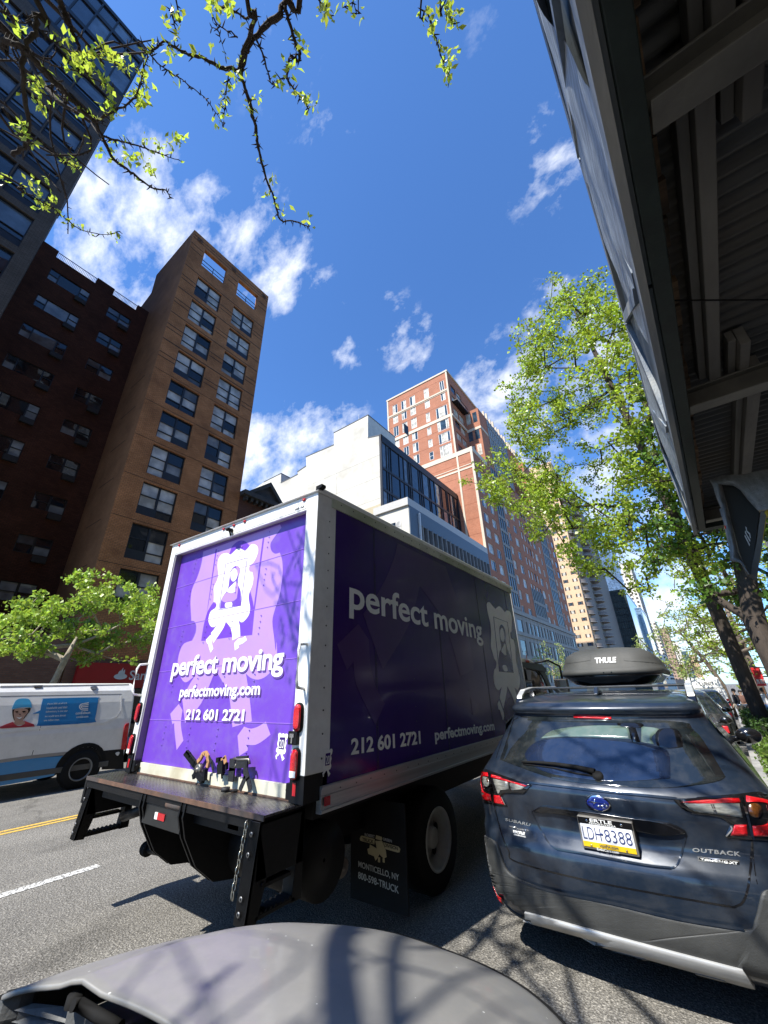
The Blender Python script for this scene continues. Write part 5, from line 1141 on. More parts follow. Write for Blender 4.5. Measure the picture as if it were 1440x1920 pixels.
o=MB(); ribbon(o,[dp(740,350,.07),dp(760,450,.07)],.032,.012); ribbon(o,[dp(690,400,.07),dp(760,355,.07)],.016,.012); o.build('grip',LEA,st,bevel=.003)
st=thing('cargo_strap',dp(1010,700),'black cargo strap hooked over the door foot and trailing onto the lift gate deck','strap')
o=MB(); ribbon(o,[dp(880,400),dp(870,560),dp(850,740)],.065,.012); ribbon(o,[dp(960,440,.06),dp(1120,430,.06)],.075,.014); ribbon(o,[dp(1075,470,.07),dp(1085,700,.07),dp(1000,900,.07)],.035,.006); ribbon(o,[dp(1090,560,.075),dp(1130,720,.075),dp(1170,900,.075)],.04,.006); o.build('webbing',WEB,st)
o=MB(); 
A=at(*c9(1150,900),2,1.02); B=at(*c9(960,915),2,1.02); C_=at(*c9(740,950),2,1.02)
ribbon(o,[A,B,C_],.045,.006,nrm=Vector((0,0,1))); o.lathe(C_+Vector((0,0,.01)),(0,0,1),[(-.005,.001),(-.005,.03),(.02,.03),(.02,.001)],12); o.build('trailing_end',WEB,st)
o=MB(); o.tube([dp(890,375,.07),dp(960,400,.07),dp(1140,395,.07),dp(1155,470,.07)],.009,n=8); o.tube([dp(930,470,.07),dp(900,540,.07)],.008,n=6); o.build('buckle',STL,st)
# ================================================================ cars
CAM=Vector((0,0,EYE))
def ring_pts(w,yr,yf,rr,rf,bow,bowf,cx,ns=8,nc=7,nb=7):
    """half plan outline from the rear centre round the right side to the front centre"""
    P=[]
    for i in range(nb): t=i/nb; x=(w-rr)*t; P.append((x,yr+bow*(x/w)**2))
    y0=yr+bow*((w-rr)/w)**2; 
    for i in range(nc+1):
        a=math.pi/2*i/nc; P.append((w-rr+rr*math.sin(a),y0+rr*(1-math.cos(a))))
    yA=y0+rr; yF=yf-bowf*((w-rf)/w)**2; yB=yF-rf
    for i in range(1,ns): P.append((w,yA+(yB-yA)*i/ns))
    for i in range(nc+1):
        a=math.pi/2*i/nc; P.append((w-rf+rf*math.cos(a),yB+rf*math.sin(a)))
    for i in range(nb-1,-1,-1): t=i/nb; x=(w-rf)*t; P.append((x,yf-bowf*(x/w)**2))
    full=P+[(-x,y) for x,y in P[-2:0:-1]]
    return [(cx+x,y) for x,y in full]
def ring_body(levels,cx,gz0=0,mi=lambda i,k,n:0,cap=True):
    mb=MB(); rings=[]
    for L in levels:
        z,w,yr,yf,rr,rf,bow,bowf=L; pts=ring_pts(w,yr,yf,rr,rf,bow,bowf,cx); rings.append([(x,y,z+gz0) for x,y in pts])
    n=len(rings[0]); 
    for r in rings: mb.v+=r
    for i in range(len(rings)-1):
        for k in range(n):
            k2=(k+1)%n; mb.f.append((i*n+k,i*n+k2,(i+1)*n+k2,(i+1)*n+k)); mb.mi.append(mi(i,k,n)); mb.sm.append(True)
    if cap:
        e=(len(rings)-1)*n; mb.f.append(tuple(e+k for k in range(n))); mb.mi.append(mi(len(rings)-2,0,n)); mb.sm.append(True); mb.f.append(tuple(range(n))[::-1]); mb.mi.append(0); mb.sm.append(False)
    return mb
def bvh_of(mb): return BVHTree.FromPolygons([Vector(v) for v in mb.v],mb.f)
def cast(bvh,px,py,last=[None]):
    d=ray(px,py).normalized(); h=bvh.ray_cast(CAM,d)
    if h[0] is None:
        p=CAM+d*4; q=bvh.find_nearest(p); 
        for _ in range(6): # walk to the closest approach of the sight line
            t=max(.5,(q[0]-CAM).dot(d)); q=bvh.find_nearest(CAM+d*t)
        return q[0],q[1]
    n=h[1]
    if n.dot(d)>0: n=-n
    return h[0],n
def drape(mb,bvh,pts,lift,mi=0,sub=2,sm_=True,seg=3,thick=.002):
    """fill a photo-traced outline and lay it on a curved body surface, standing proud by lift"""
    q=smooth_poly(pts,seg) if sm_ else [(p[0],p[1]) for p in pts]
    V=[Vector((p[0],p[1],0)) for p in q]; T=[tuple(t) for t in tessellate_polygon([V])]
    for _ in range(sub):
        ed={}; T2=[]
        def mid(a,b):
            k=(min(a,b),max(a,b))
            if k not in ed: V.append((V[a]+V[b])/2); ed[k]=len(V)-1
            return ed[k]
        for a,b,c in T:
            ab,bc,ca=mid(a,b),mid(b,c),mid(c,a); T2+=[(a,ab,ca),(ab,b,bc),(ca,bc,c),(ab,bc,ca)]
        T=T2
    top=[];bot=[];cache={}
    for v in V:
        p,n=cast(bvh,v.x,v.y); top.append(p+n*lift); bot.append(p+n*(lift-thick))
    fs=[]
    for a,b,c in T:
        nn=(top[b]-top[a]).cross(top[c]-top[a])
        fs.append((a,b,c) if nn.dot(top[a]-CAM)<0 else (a,c,b))
    cnt={}
    for f in fs:
        for i in range(3): e=(f[i],f[(i+1)%3]); cnt[e]=1
    N=len(V); sides=[(b,a,a+N,b+N) for (a,b) in cnt if (b,a) not in cnt]
    mb.add(top+bot,fs,mi,True); o=len(mb.v)-2*N
    for s in sides: mb.f.append(tuple(o+i for i in s)); mb.mi.append(mi); mb.sm.append(False)
    return mb
def drape_line(mb,bvh,pts,w,lift,mi=0,closed=False,th=.002,res=4):
    q=smooth_poly(pts,res) if closed else None
    if not closed:
        P=[Vector(p[:2]) for p in pts]; q=[]
        for i in range(len(P)-1):
            p0=P[max(i-1,0)];p1=P[i];p2=P[i+1];p3=P[min(i+2,len(P)-1)]
            for j in range(res):
                t=j/res; v=.5*((2*p1)+(-p0+p2)*t+(2*p0-5*p1+4*p2-p3)*t*t+(-p0+3*p1-3*p2+p3)*t**3); q.append((v.x,v.y))
        q.append((P[-1].x,P[-1].y))
    pp=[cast(bvh,x,y) for x,y in q]; n=len(pp); A=[];B=[]
    for i,(p,nr) in enumerate(pp):
        a=pp[max(i-1,0) if not closed else (i-1)%n][0]; b=pp[min(i+1,n-1) if not closed else (i+1)%n][0]; d=(b-a)
        if d.length<1e-6: d=Vector((1,0,0))
        s=nr.cross(d).normalized()*w/2; A.append(p+nr*lift+s); B.append(p+nr*lift-s)
    o=len(mb.v); mb.v+=[tuple(v) for v in A+B]
    for i in range(n if closed else n-1):
        j=(i+1)%n; mb.f.append((o+i,o+n+i,o+n+j,o+j)); mb.mi.append(mi); mb.sm.append(True)
def drape_text(mb,bvh,s,bl,br,tl,tr,lift,off=.01,thick=.003,shear=0,space=1):
    def mapf(fx,fy,h):
        x=(bl[0]*(1-fx)+br[0]*fx)*(1-fy)+(tl[0]*(1-fx)+tr[0]*fx)*fy; y=(bl[1]*(1-fx)+br[1]*fx)*(1-fy)+(tl[1]*(1-fx)+tr[1]*fx)*fy
        p,n=cast(bvh,x,y); return p+n*(lift+h)
    put_text(mb,s,(0,0,0),(1,0,0),(0,1,0),1,1,0,off=off,thick=thick,space=space,shear=shear,mapf=mapf)
# ---- dark blue wagon
BLU=paint('dark_blue_metallic',(.013,.022,.038),.32,coat=.9,flake=.2,dust=.08,var=.08)
PLA=mat('grey_plastic_cladding',(.045,.047,.046),.55,var=.25,scale=5,bump=.15,bscale=150,var2=(.085,.085,.08))
SIL=mat('satin_silver_plastic',(.55,.56,.56),.35,metal=.4,var=.12,scale=5)
SIL2=mat('satin_grey_plastic',(.20,.205,.20),.4,metal=.3,var=.15,scale=5)
GLS=paint('black_body_glass',(.012,.016,.018),.05,coat=1,dust=.12)
GLN=mat('piano_black',(.008,.008,.009),.12,coat=.8,var=.1)
SCX=-.70
wl_=[(.20,.74,3.62,7.75,.15,.2,.03,.1),(.235,.82,3.34,7.85,.22,.25,.07,.15),(.29,.87,3.275,7.95,.24,.3,.09,.15),(.36,.900,3.25,8.0,.26,.35,.10,.2),(.50,.918,3.235,8.02,.27,.4,.12,.2),(.62,.92,3.225,8.03,.28,.4,.12,.2),(.70,.925,3.24,8.02,.28,.4,.12,.2),(.735,.927,3.285,8.0,.27,.4,.11,.2),(.80,.93,3.29,7.98,.26,.4,.11,.2),
(.90,.928,3.275,7.9,.26,.4,.12,.22),(.985,.918,3.265,7.7,.26,.4,.12,.25),(1.03,.905,3.275,7.4,.25,.4,.12,.25),(1.07,.885,3.325,7.0,.24,.35,.12,.25),(1.11,.860,3.385,6.85,.22,.3,.12,.22),(1.25,.795,3.545,6.5,.2,.3,.12,.2),(1.37,.735,3.69,6.2,.18,.3,.12,.2),(1.44,.705,3.76,6.05,.16,.3,.11,.2),(1.462,.70,3.695,6.0,.16,.3,.11,.2),(1.49,.70,3.70,5.95,.16,.3,.11,.2),
(1.53,.675,3.80,5.8,.16,.3,.12,.2),(1.565,.62,4.0,5.6,.16,.3,.14,.2),(1.585,.52,4.3,5.3,.15,.25,.14,.2),(1.592,.30,4.5,5.1,.12,.2,.05,.1)]
sub_=thing('station_wagon',(SCX,3.3,0),'dark blue station wagon with a roof box, parked at the kerb beside the box truck','car')
body=ring_body(wl_,SCX); BV=bvh_of(body); body.build('body',BLU,sub_)
c6=lambda p: crop((880,1180),2.5714,p); c7b=lambda p: crop((880,1440),2.5714,p); ca=lambda p: crop((880,1420),8.0,p); cb_=lambda p: crop((1060,1470),8.0,p); cc_=lambda p: crop((1260,1480),8.0,p)
o=MB(); drape(o,BV,c7b([(41,335,1),(60,322),(125,352),(150,400),(180,480),(235,530),(400,592),(700,652),(1000,722),(1325,778),(1372,740),(1398,640),(1412,600),(1450,585),(1560,600,1),(1700,1100,1),(1390,1066,1),(800,905),(262,762,1),(225,745),(90,682),(56,600),(44,450)]),.012,sub=3,thick=.02); clad=o.build('bumper_cladding',PLA,sub_)
o=MB(); drape(o,BV,c7b([(272,690,1),(325,697),(800,825),(1312,958,1),(1388,1066,1),(1280,1040),(800,905),(262,762,1)]),.022,sub=2,thick=.02); sk=o.build('skid_plate',SIL,sub_)
o=MB(); drape(o,BV,c7b([(320,758,1),(345,752,1),(370,770,1),(545,818,1),(570,845,1),(345,782,1)]),.024,thick=.003); drape(o,BV,c7b([(625,868,1),(640,848,1),(845,895,1),(875,925,1),(900,940,1),(700,890,1)]),.024,thick=.003); drape(o,BV,c7b([(1080,960,1),(1220,995,1),(1275,1030,1),(1220,1030,1),(1110,995,1)]),.024,thick=.003); o.build('skid_recess_shade',SIL2,sk)  # darker grey patches paint the shading of recesses in the skid plate
o=MB(); drape(o,BV,c7b([(96,583,1),(110,588),(160,622,1),(166,657,1),(104,625,1)]),.016,thick=.004); o.build('bumper_reflector',RLENS,sub_)
o=MB(); q=cast(BV,880+488/2.5714,1440+728/2.5714); o.lathe(q[0]+q[1]*.012,q[1],[(0,.001),(.001,.011),(.001,.013),(0,.0135)],14); o.build('parking_sensor',PLA,sub_)
# tailgate gap
o=MB(); drape_line(o,BV,c7b([(118,165),(135,240),(160,330),(190,400),(235,455),(600,548),(1200,658),(1290,664),(1330,622),(1352,520),(1364,340)]),.009,.0015,res=6); drape_line(o,BV,c7b([(1364,340),(1372,460),(1388,560)]),.004,.0015); drape_line(o,BV,c6([(235,425),(215,440),(180,480),(150,560),(130,620)]),.006,.0015); o.build('tailgate_gap',GLN,sub_)
# windscreen glass at the rear, wiper, stop lamp
o=MB(); drape(o,BV,c6([(212,440),(235,422),(500,420),(760,435),(1030,448),(1075,480),(1130,540),(1235,712,1),(1180,738),(940,766),(640,752),(400,718),(148,628,1),(172,560)]),.003,sub=3,thick=.006); o.build('rear_window',GLS,sub_)
DIRT=paint('clean_wiped_glass',(.012,.022,.052),.10,coat=1,dust=.05)
o=MB(); drape(o,BV,c6([(270,600,1),(300,560),(370,532),(560,528),(800,548),(930,575),(965,610),(970,720,1),(700,735),(400,700),(285,640)]),.0045,sub=3,thick=.0015); o.build('parcel_shelf_behind_glass',DIRT,sub_)
o=MB(); drape(o,BV,c6([(900,500),(935,480),(1000,485),(1025,520),(1030,570,1),(960,575),(905,560)]),.0045,sub=2,thick=.0015); drape(o,BV,c6([(765,470,1),(800,472,1),(825,545,1),(785,545,1)]),.0045,sub=1,thick=.0015); drape(o,BV,c6([(720,452),(830,455),(830,475),(760,474),(722,466)]),.0045,thick=.0015); o.build('headrest_behind_glass',GLN,sub_)
LTG=paint('pale_windscreen_view',(.10,.15,.125),.12,coat=1,dust=.3)
o=MB(); drape(o,BV,c6([(345,528,1),(400,490),(520,470),(640,465),(765,468,1),(782,530,1),(560,520),(430,520)]),.0040,thick=.0012,sub=2); drape(o,BV,c6([(830,470,1),(905,478),(920,490,1),(880,520),(890,555,1),(828,545,1)]),.0040,thick=.0012,sub=2); o.build('view_through_cabin',LTG,sub_)
o=MB(); drape(o,BV,c6([(504,417,1),(600,417),(686,424,1),(686,438,1),(600,434),(506,431,1)]),.012,thick=.012); o.build('stop_lamp',RLENS,sub_)
o=MB()
wp=[cast(BV,*p) for p in c6([(258,650),(330,652),(420,660),(520,675),(610,700)])]; o.tube([p+n*.02 for p,n in wp],[.007,.010,.012,.014,.020],n=8); wp=[cast(BV,*p) for p in c6([(262,655),(400,672),(520,700),(600,712)])]; o.tube([p+n*.008 for p,n in wp],.005,n=6); p,n=cast(BV,*c6([(622,712)])[0]); o.lathe(p,n,[(0,.035),(.02,.032),(.026,.02),(.026,.001)],16); o.build('rear_wiper',RUB,sub_)
# tail lamps
def lamp(cr,out,reds,clears,ambers,seams):
    o=MB(); drape(o,BV,cr(out),.006,sub=3,thick=.012); L=o.build('tail_lamp',GLN,sub_)
    o=MB(); [drape(o,BV,cr(p),.010,sub=2,thick=.004) for p in reds]; o.build('red_lens',RLENS,L)
    o=MB(); [drape(o,BV,cr(p),.010,sub=2,thick=.004) for p in clears]; o.build('clear_lens',mat('smoked_clear_lens',(.25,.25,.22),.2,coat=1,var=.5,scale=25,stretch=(1,1,6)),L)
    if ambers: o=MB(); [drape(o,BV,cr(p),.011,sub=1,thick=.004) for p in ambers]; o.build('amber_lens',mat('amber_lens',(.10,.035,.008),.15,coat=1,var=.4,scale=60),L)
    o=MB(); [drape_line(o,BV,cr(p),.006,.013) for p in seams]; o.build('lamp_chrome_line',CHR,L)
lamp(ca,[(142,255),(158,212),(235,182),(330,215),(620,318),(900,398),(940,420,1),(812,540,1),(560,535),(482,580,1),(575,738,1),(350,702),(180,655),(142,560)],
 [[(152,240),(160,228),(285,243,1),(296,292,1),(205,290),(186,345),(202,440),(228,515),(330,555,1),(345,655,1),(205,625),(162,560),(146,400)],[(336,268,1),(600,345),(882,428,1),(845,442,1),(560,362),(335,300,1)],[(375,562,1),(462,568,1),(505,650,1),(535,705,1),(380,678,1)]],
 [[(365,322,1),(590,372,1),(602,475,1),(480,482,1),(440,540),(400,440)],[(212,300),(265,300),(300,330),(305,420),(262,435),(215,400)],[(620,385),(780,425),(835,450,1),(790,478),(640,490,1)]],[[(272,322),(298,318),(300,375),(282,372)]],[[(300,238),(320,420),(345,560),(372,705)],[(322,245),(345,430),(372,560),(378,690)],[(490,585),(545,700)]])
lamp(cc_,[(20,158,1),(62,146),(560,112),(1020,75),(1300,45),(1480,130),(1580,420),(1560,760,1),(1190,752),(850,730),(790,695,1),(868,520,1),(700,412),(300,358),(100,245)],
 [[(130,192,1),(540,155),(1008,150,1),(1015,200,1),(400,212)],[(930,525,1),(1105,522,1),(1132,690,1),(870,686,1)],[(1105,110,1),(1440,170,1),(1540,300),(1540,700,1),(1215,692,1),(1195,540,1),(1430,500),(1440,280),(1380,200),(1110,190,1)]],
 [[(175,218,1),(1002,212,1),(1052,415,1),(820,385),(600,355),(335,320)]],[[(1150,220),(1260,215),(1330,290),(1300,400),(1190,400),(1140,320)]],[[(1018,120),(1110,400),(1180,700)],[(1052,118),(1150,500),(1212,740)],[(580,225),(640,345)],[(612,225),(660,345)],[(870,540),(885,590),(800,690)]])
# black strip: grip trim plus painted shade of the plate recess; raised plinth, emblem
o=MB(); drape(o,BV,c7b([(305,205,1),(350,183),(410,190,1),(560,205),(780,238),(960,262),(1040,300,1),(1035,312,1),(935,320),(800,300),(530,238),(405,215,1),(330,212)]),.016,sub=3,thick=.02); o.build('grip_and_recess_shade',GLN,sub_)
o=MB()
drape_line(o,BV,c7b([(300,210),(340,290),(410,384),(560,412),(700,438),(850,465),(985,478),(1020,420),(1044,312)]),.008,.004,res=6)
o.build('tailgate_crease',BLU,sub_)
o=MB(); drape_line(o,BV,c6([(290,738),(470,760),(640,780),(850,800),(1000,815)]),.012,.006,res=6); drape_line(o,BV,c7b([(420,388),(560,413),(700,440),(850,466),(970,478)]),.008,.009,res=5); drape_line(o,BV,c7b([(240,540),(400,588),(700,648),(1000,718),(1320,770)]),.012,.016,res=6); o.build('body_crease',BLU,sub_)
# oval badge with six stars
def ell(cx,cy,a,b,th,n=20): return [(cx+a*math.cos(t)*math.cos(th)-b*math.sin(t)*math.sin(th),cy+a*math.cos(t)*math.sin(th)+b*math.sin(t)*math.cos(th)) for t in [2*math.pi*i/n for i in range(n)]]
ec=ell(1060+495/8,1470+288/8,23.5,13.5,.24); ei=ell(1060+495/8,1470+288/8,21.6,11.6,.24)
o=MB(); drape(o,BV,ec,.010,sub=2,sm_=False,thick=.012); bdg=o.build('oval_badge',CHR,sub_)
o=MB(); drape(o,BV,ei,.0115,sub=2,sm_=False,thick=.002); o.build('badge_field',mat('badge_blue',(.015,.03,.20),.2,coat=1),bdg)
def star(mb,cx,cy,s,w=.30):
    pts=[]
    for k in range(8):
        t=math.pi/4*k+.2; r=s if k%2==0 else s*w*.5
        if k in (0,4): r*=1.25
        pts.append((cx+r*math.cos(t),cy+r*.85*math.sin(t),1))
    drape(mb,BV,pts,.0135,sub=0,sm_=False,thick=.002)
o=MB(); star(o,*[(1060+x/8,1470+y/8) for x,y in [(440,262)]][0],9.5,.26)
for x,y in ((590,290),(548,318),(500,325),(622,325),(570,352)): star(o,1060+x/8,1470+y/8,4.2,.35)
drape_line(o,BV,[(1060+330/8,1470+258/8),(1060+480/8,1470+268/8),(1060+600/8,1470+295/8)],.002,.0135); o.build('badge_star',CHR,bdg)
A8=lambda x,y:(880+x/8,1420+y/8); B8=lambda x,y:(1060+x/8,1470+y/8); C8=lambda x,y:(1260+x/8,1480+y/8)
BADG=mat('badge_chrome',(.7,.7,.68),.2,metal=.8,var=.1)
o=MB(); drape_text(o,BV,'SUBARU',A8(543,950),A8(912,1035),A8(545,908),A8(922,990),.001,off=.02,space=1.1); drape_text(o,BV,'AWD',A8(700,1090),A8(890,1118),A8(705,1055),A8(895,1085),.001,off=.03); drape_text(o,BV,'OUTBACK',C8(305,935),C8(1030,1005),C8(305,875),C8(1020,935),.001,off=.03,space=1.15); o.build('badge_lettering',BADG,sub_)
o=MB(); drape(o,BV,[(*A8(605,1025),1),(*A8(715,1050),1),(*A8(712,1072),1),(*A8(605,1045),1)],.003,sub=1,sm_=False); drape(o,BV,[(*C8(380,1008),1),(*C8(1005,1068),1),(*C8(1008,1140),1),(*C8(405,1082),1)],.003,sub=1,sm_=False); o.build('badge_bar',BADG,sub_)
o=MB(); drape(o,BV,[(*C8(400,1020),1),(*C8(995,1078),1),(*C8(1000,1130),1),(*C8(418,1072),1)],.004,sub=1,sm_=False,thick=.001); o.build('badge_bar_field',GLN,sub_)
o=MB(); drape_text(o,BV,'TOURING XT',C8(430,1072),C8(985,1125),C8(425,1030),C8(980,1085),.0045,off=.02); drape_text(o,BV,'ERTLE',A8(662,1135),A8(835,1172),A8(660,1095),A8(838,1130),.001,off=.05); drape_text(o,BV,'PENNSYLVANIA',A8(672,1172),A8(850,1212),A8(675,1150),A8(850,1188),.001,off=.04); o.build('small_badge_lettering',VWHT,sub_)
# licence plate on its own plane
PY=3.235
pc=[at(*B8(x,y),1,PY) for x,y in ((235,960),(1095,1095),(200,500),(1030,600))]
pa=(pc[0]+pc[1])/2; pb_=(pc[2]+pc[3])/2
x0=(pc[0].x+pc[2].x)/2; x1=(pc[1].x+pc[3].x)/2; z0=(pc[0].z+pc[1].z)/2; z1=(pc[2].z+pc[3].z)/2
z1=z0+(x1-x0)*.53
o=MB(); o.box((x0,PY,z0),(x1,PY+.06,z1)); lp_=o.build('number_plate',mat('plate_frame_grey',(.18,.17,.15),.5),sub_,bevel=.006)
o=MB(); o.box((x0+.004,PY-.003,z1-.038),(x1-.004,PY,z1-.004)); o.build('plate_header',GLN,lp_)
o=MB(); o.box((x0+.012,PY-.003,z0+.014),(x1-.012,PY-.0005,z1-.036)); o.build('plate_field',mat('plate_white',(.80,.81,.82),.35,var=.04),lp_)
o=MB(); o.box((x0+.012,PY-.0045,z0+.014),(x1-.012,PY-.003,z0+.040)); o.build('plate_yellow_band',mat('plate_yellow',(.85,.55,.015),.4,var=.04),lp_)
PBL=mat('plate_navy',(.02,.035,.14),.5)
W_=x1-x0
o=MB(); put_text(o,'LDH',(x0+.02,PY-.003,z0+.052),(1,0,0),(0,0,1),W_*.33,.062,.0008,off=-.012); put_text(o,'8388',(x0+W_*.46,PY-.003,z0+.052),(1,0,0),(0,0,1),W_*.47,.062,.0008,off=-.012); o.lathe((x0+W_*.415,PY-.003,z0+.085),(0,-1,0),[(0,.007),(.001,.007),(.001,.0005)],12); o.build('plate_number',PBL,lp_)
o=MB(); put_text(o,'visitPA.com',(x0+W_*.33,PY-.0045,z0+.020),(1,0,0),(0,0,1),W_*.33,.016,.0006,off=0); o.build('plate_url',PBL,lp_)
o=MB(); put_text(o,'ERTLE',(x0+W_*.24,PY-.003,z1-.024),(1,0,0),(0,0,1),W_*.40,.017,.0006,off=.02); put_text(o,'PENNSYLVANIA',(x0+W_*.22,PY-.003,z1-.036),(1,0,0),(0,0,1),W_*.48,.009,.0006,off=.01); put_text(o,'ErtleCars.com',(x0+W_*.27,PY-.003,z0+.002),(1,0,0),(0,0,1),W_*.38,.013,.0006,off=.02); o.build('plate_frame_lettering',VWHT,lp_)
for fx in (.18,.80): o=MB(); o.lathe((x0+W_*fx,PY-.003,z1-.02),(0,-1,0),[(0,.007),(.002,.007),(.003,.003)],10); o.lathe((x0+W_*fx,PY-.0045,z0+.022),(0,-1,0),[(0,.006),(.002,.006),(.003,.003)],10); o.build('plate_screw',CHR,lp_)
# roof rails, antenna, wheels, mirrors, side glass
for s in (-1,1):
    x=SCX+s*.66; o=MB(); P=[(x,3.98,1.50),(x,4.02,1.575),(x,4.14,1.625),(x,4.4,1.645),(x,5.3,1.645),(x,5.55,1.58)]
    for i,(a,b) in enumerate(zip(P,P[1:])):
        o.prism([(x-.025,a[1],a[2]),(x+.025,a[1],a[2]),(x+.025,a[1],a[2]-(.03 if i>1 else .05)),(x-.025,a[1],a[2]-(.03 if i>1 else .05))],(0,b[1]-a[1],b[2]-a[2]))
    rl=o.build('roof_rail',SIL,sub_,bevel=.006); o=MB(); o.prism([(x-.03,3.95,1.50),(x-.03,4.25,1.50),(x-.03,4.25,1.62),(x-.03,4.12,1.60),(x-.03,4.0,1.55)],(.06,0,0)); o.build('rail_foot',GLN,rl,bevel=.008)
for y in (4.45,5.35): o=MB(); o.box((SCX-.64,y,1.618),(SCX+.64,y+.06,1.638)); o.build('cross_bar',GLN,sub_,bevel=.006)
o=MB(); o.prism([(SCX-.02,4.28,1.585),(SCX-.02,4.02,1.575),(SCX-.02,4.10,1.635)],(.04,0,0)); o.build('shark_fin_antenna',BLU,sub_,bevel=.012)
for s in (-1,1):
    for y in (4.12,6.98): steel_wheel('wheel',(SCX+s*.80,y,.345),s,sub_,r=.345,rim=.235,w=.22,mats=(RUB,SIL2))
    o=MB(); P=[(3.95,1.12),(3.80,1.36),(4.0,1.43),(5.6,1.46),(6.3,1.12)]
    pr=[]
    for y,z in P:
        t=(z-1.11)/(1.44-1.11); w=.860+(.705-.860)*t; pr.append((SCX+s*(w+.004),y,z))
    o.prism(pr,(-s*.006,0,0)); o.build('side_window',GLS,sub_)
    o=MB(); o.sphere((SCX+s*1.02,6.05,1.12),.1,sc=(1.1,.6,.75),n=14,m=10); o.tube([(SCX+s*.86,6.1,1.08),(SCX+s*1.0,6.1,1.10)],.03,n=8); o.build('door_mirror',GLN,sub_)
# ---- roof box
RB=mat('matt_black_box',(.050,.052,.048),.6,var=.15,scale=4,bump=.25,bscale=260,var2=(.075,.075,.07))
rbx=thing('roof_box',(-.665,5.5,1.69),'matt black roof box strapped on top of the dark blue wagon','roof box')
RC=-.665
o=ring_body([(1.640,.30,4.72,6.55,.22,.3,.12,.2),(1.655,.36,4.66,6.7,.26,.35,.14,.3),(1.715,.43,4.61,6.78,.28,.38,.15,.35),(1.735,.455,4.59,6.8,.28,.4,.15,.35)],RC); o.build('base_shell',GLN,rbx)
o=ring_body([(1.735,.462,4.575,6.82,.28,.4,.15,.35),(1.765,.466,4.57,6.82,.28,.4,.15,.35),(1.79,.458,4.585,6.80,.28,.4,.15,.35),(1.80,.446,4.60,6.78,.28,.4,.15,.35),(1.87,.430,4.62,6.7,.26,.4,.15,.35),(1.935,.395,4.66,6.6,.24,.35,.14,.35),(1.98,.32,4.74,6.4,.22,.3,.12,.3),(2.0,.20,4.9,6.2,.18,.2,.08,.2),(2.004,.08,5.1,6.0,.06,.06,.02,.05)],RC); BV2=bvh_of(o); o.build('lid',RB,rbx)
o=MB(); T6=lambda x,y:(840+x/2.88,820+y/2.88); drape_text(o,BV2,'THULE',T6(795,1222),T6(908,1217),T6(793,1192),T6(908,1187),.002,off=.05); o.build('lid_lettering',SGN,rbx)
o=MB(); drape_line(o,BV2,[T6(765,1160),T6(768,1195),T6(755,1205),T6(640,1222)],.006,.003,res=5); drape_line(o,BV2,[T6(928,1160),T6(945,1190),T6(960,1205),T6(1060,1212),T6(1150,1222)],.006,.003,res=5); o.build('lid_crease',RB,rbx)
for x,y in ((840,1270),(882,1268)): o=MB(); p,n=cast(BV2,*T6(x,y)); o.lathe(p,n,[(0,.006),(.003,.006),(.003,.001)],8); o.build('lid_bolt',GLN,rbx)
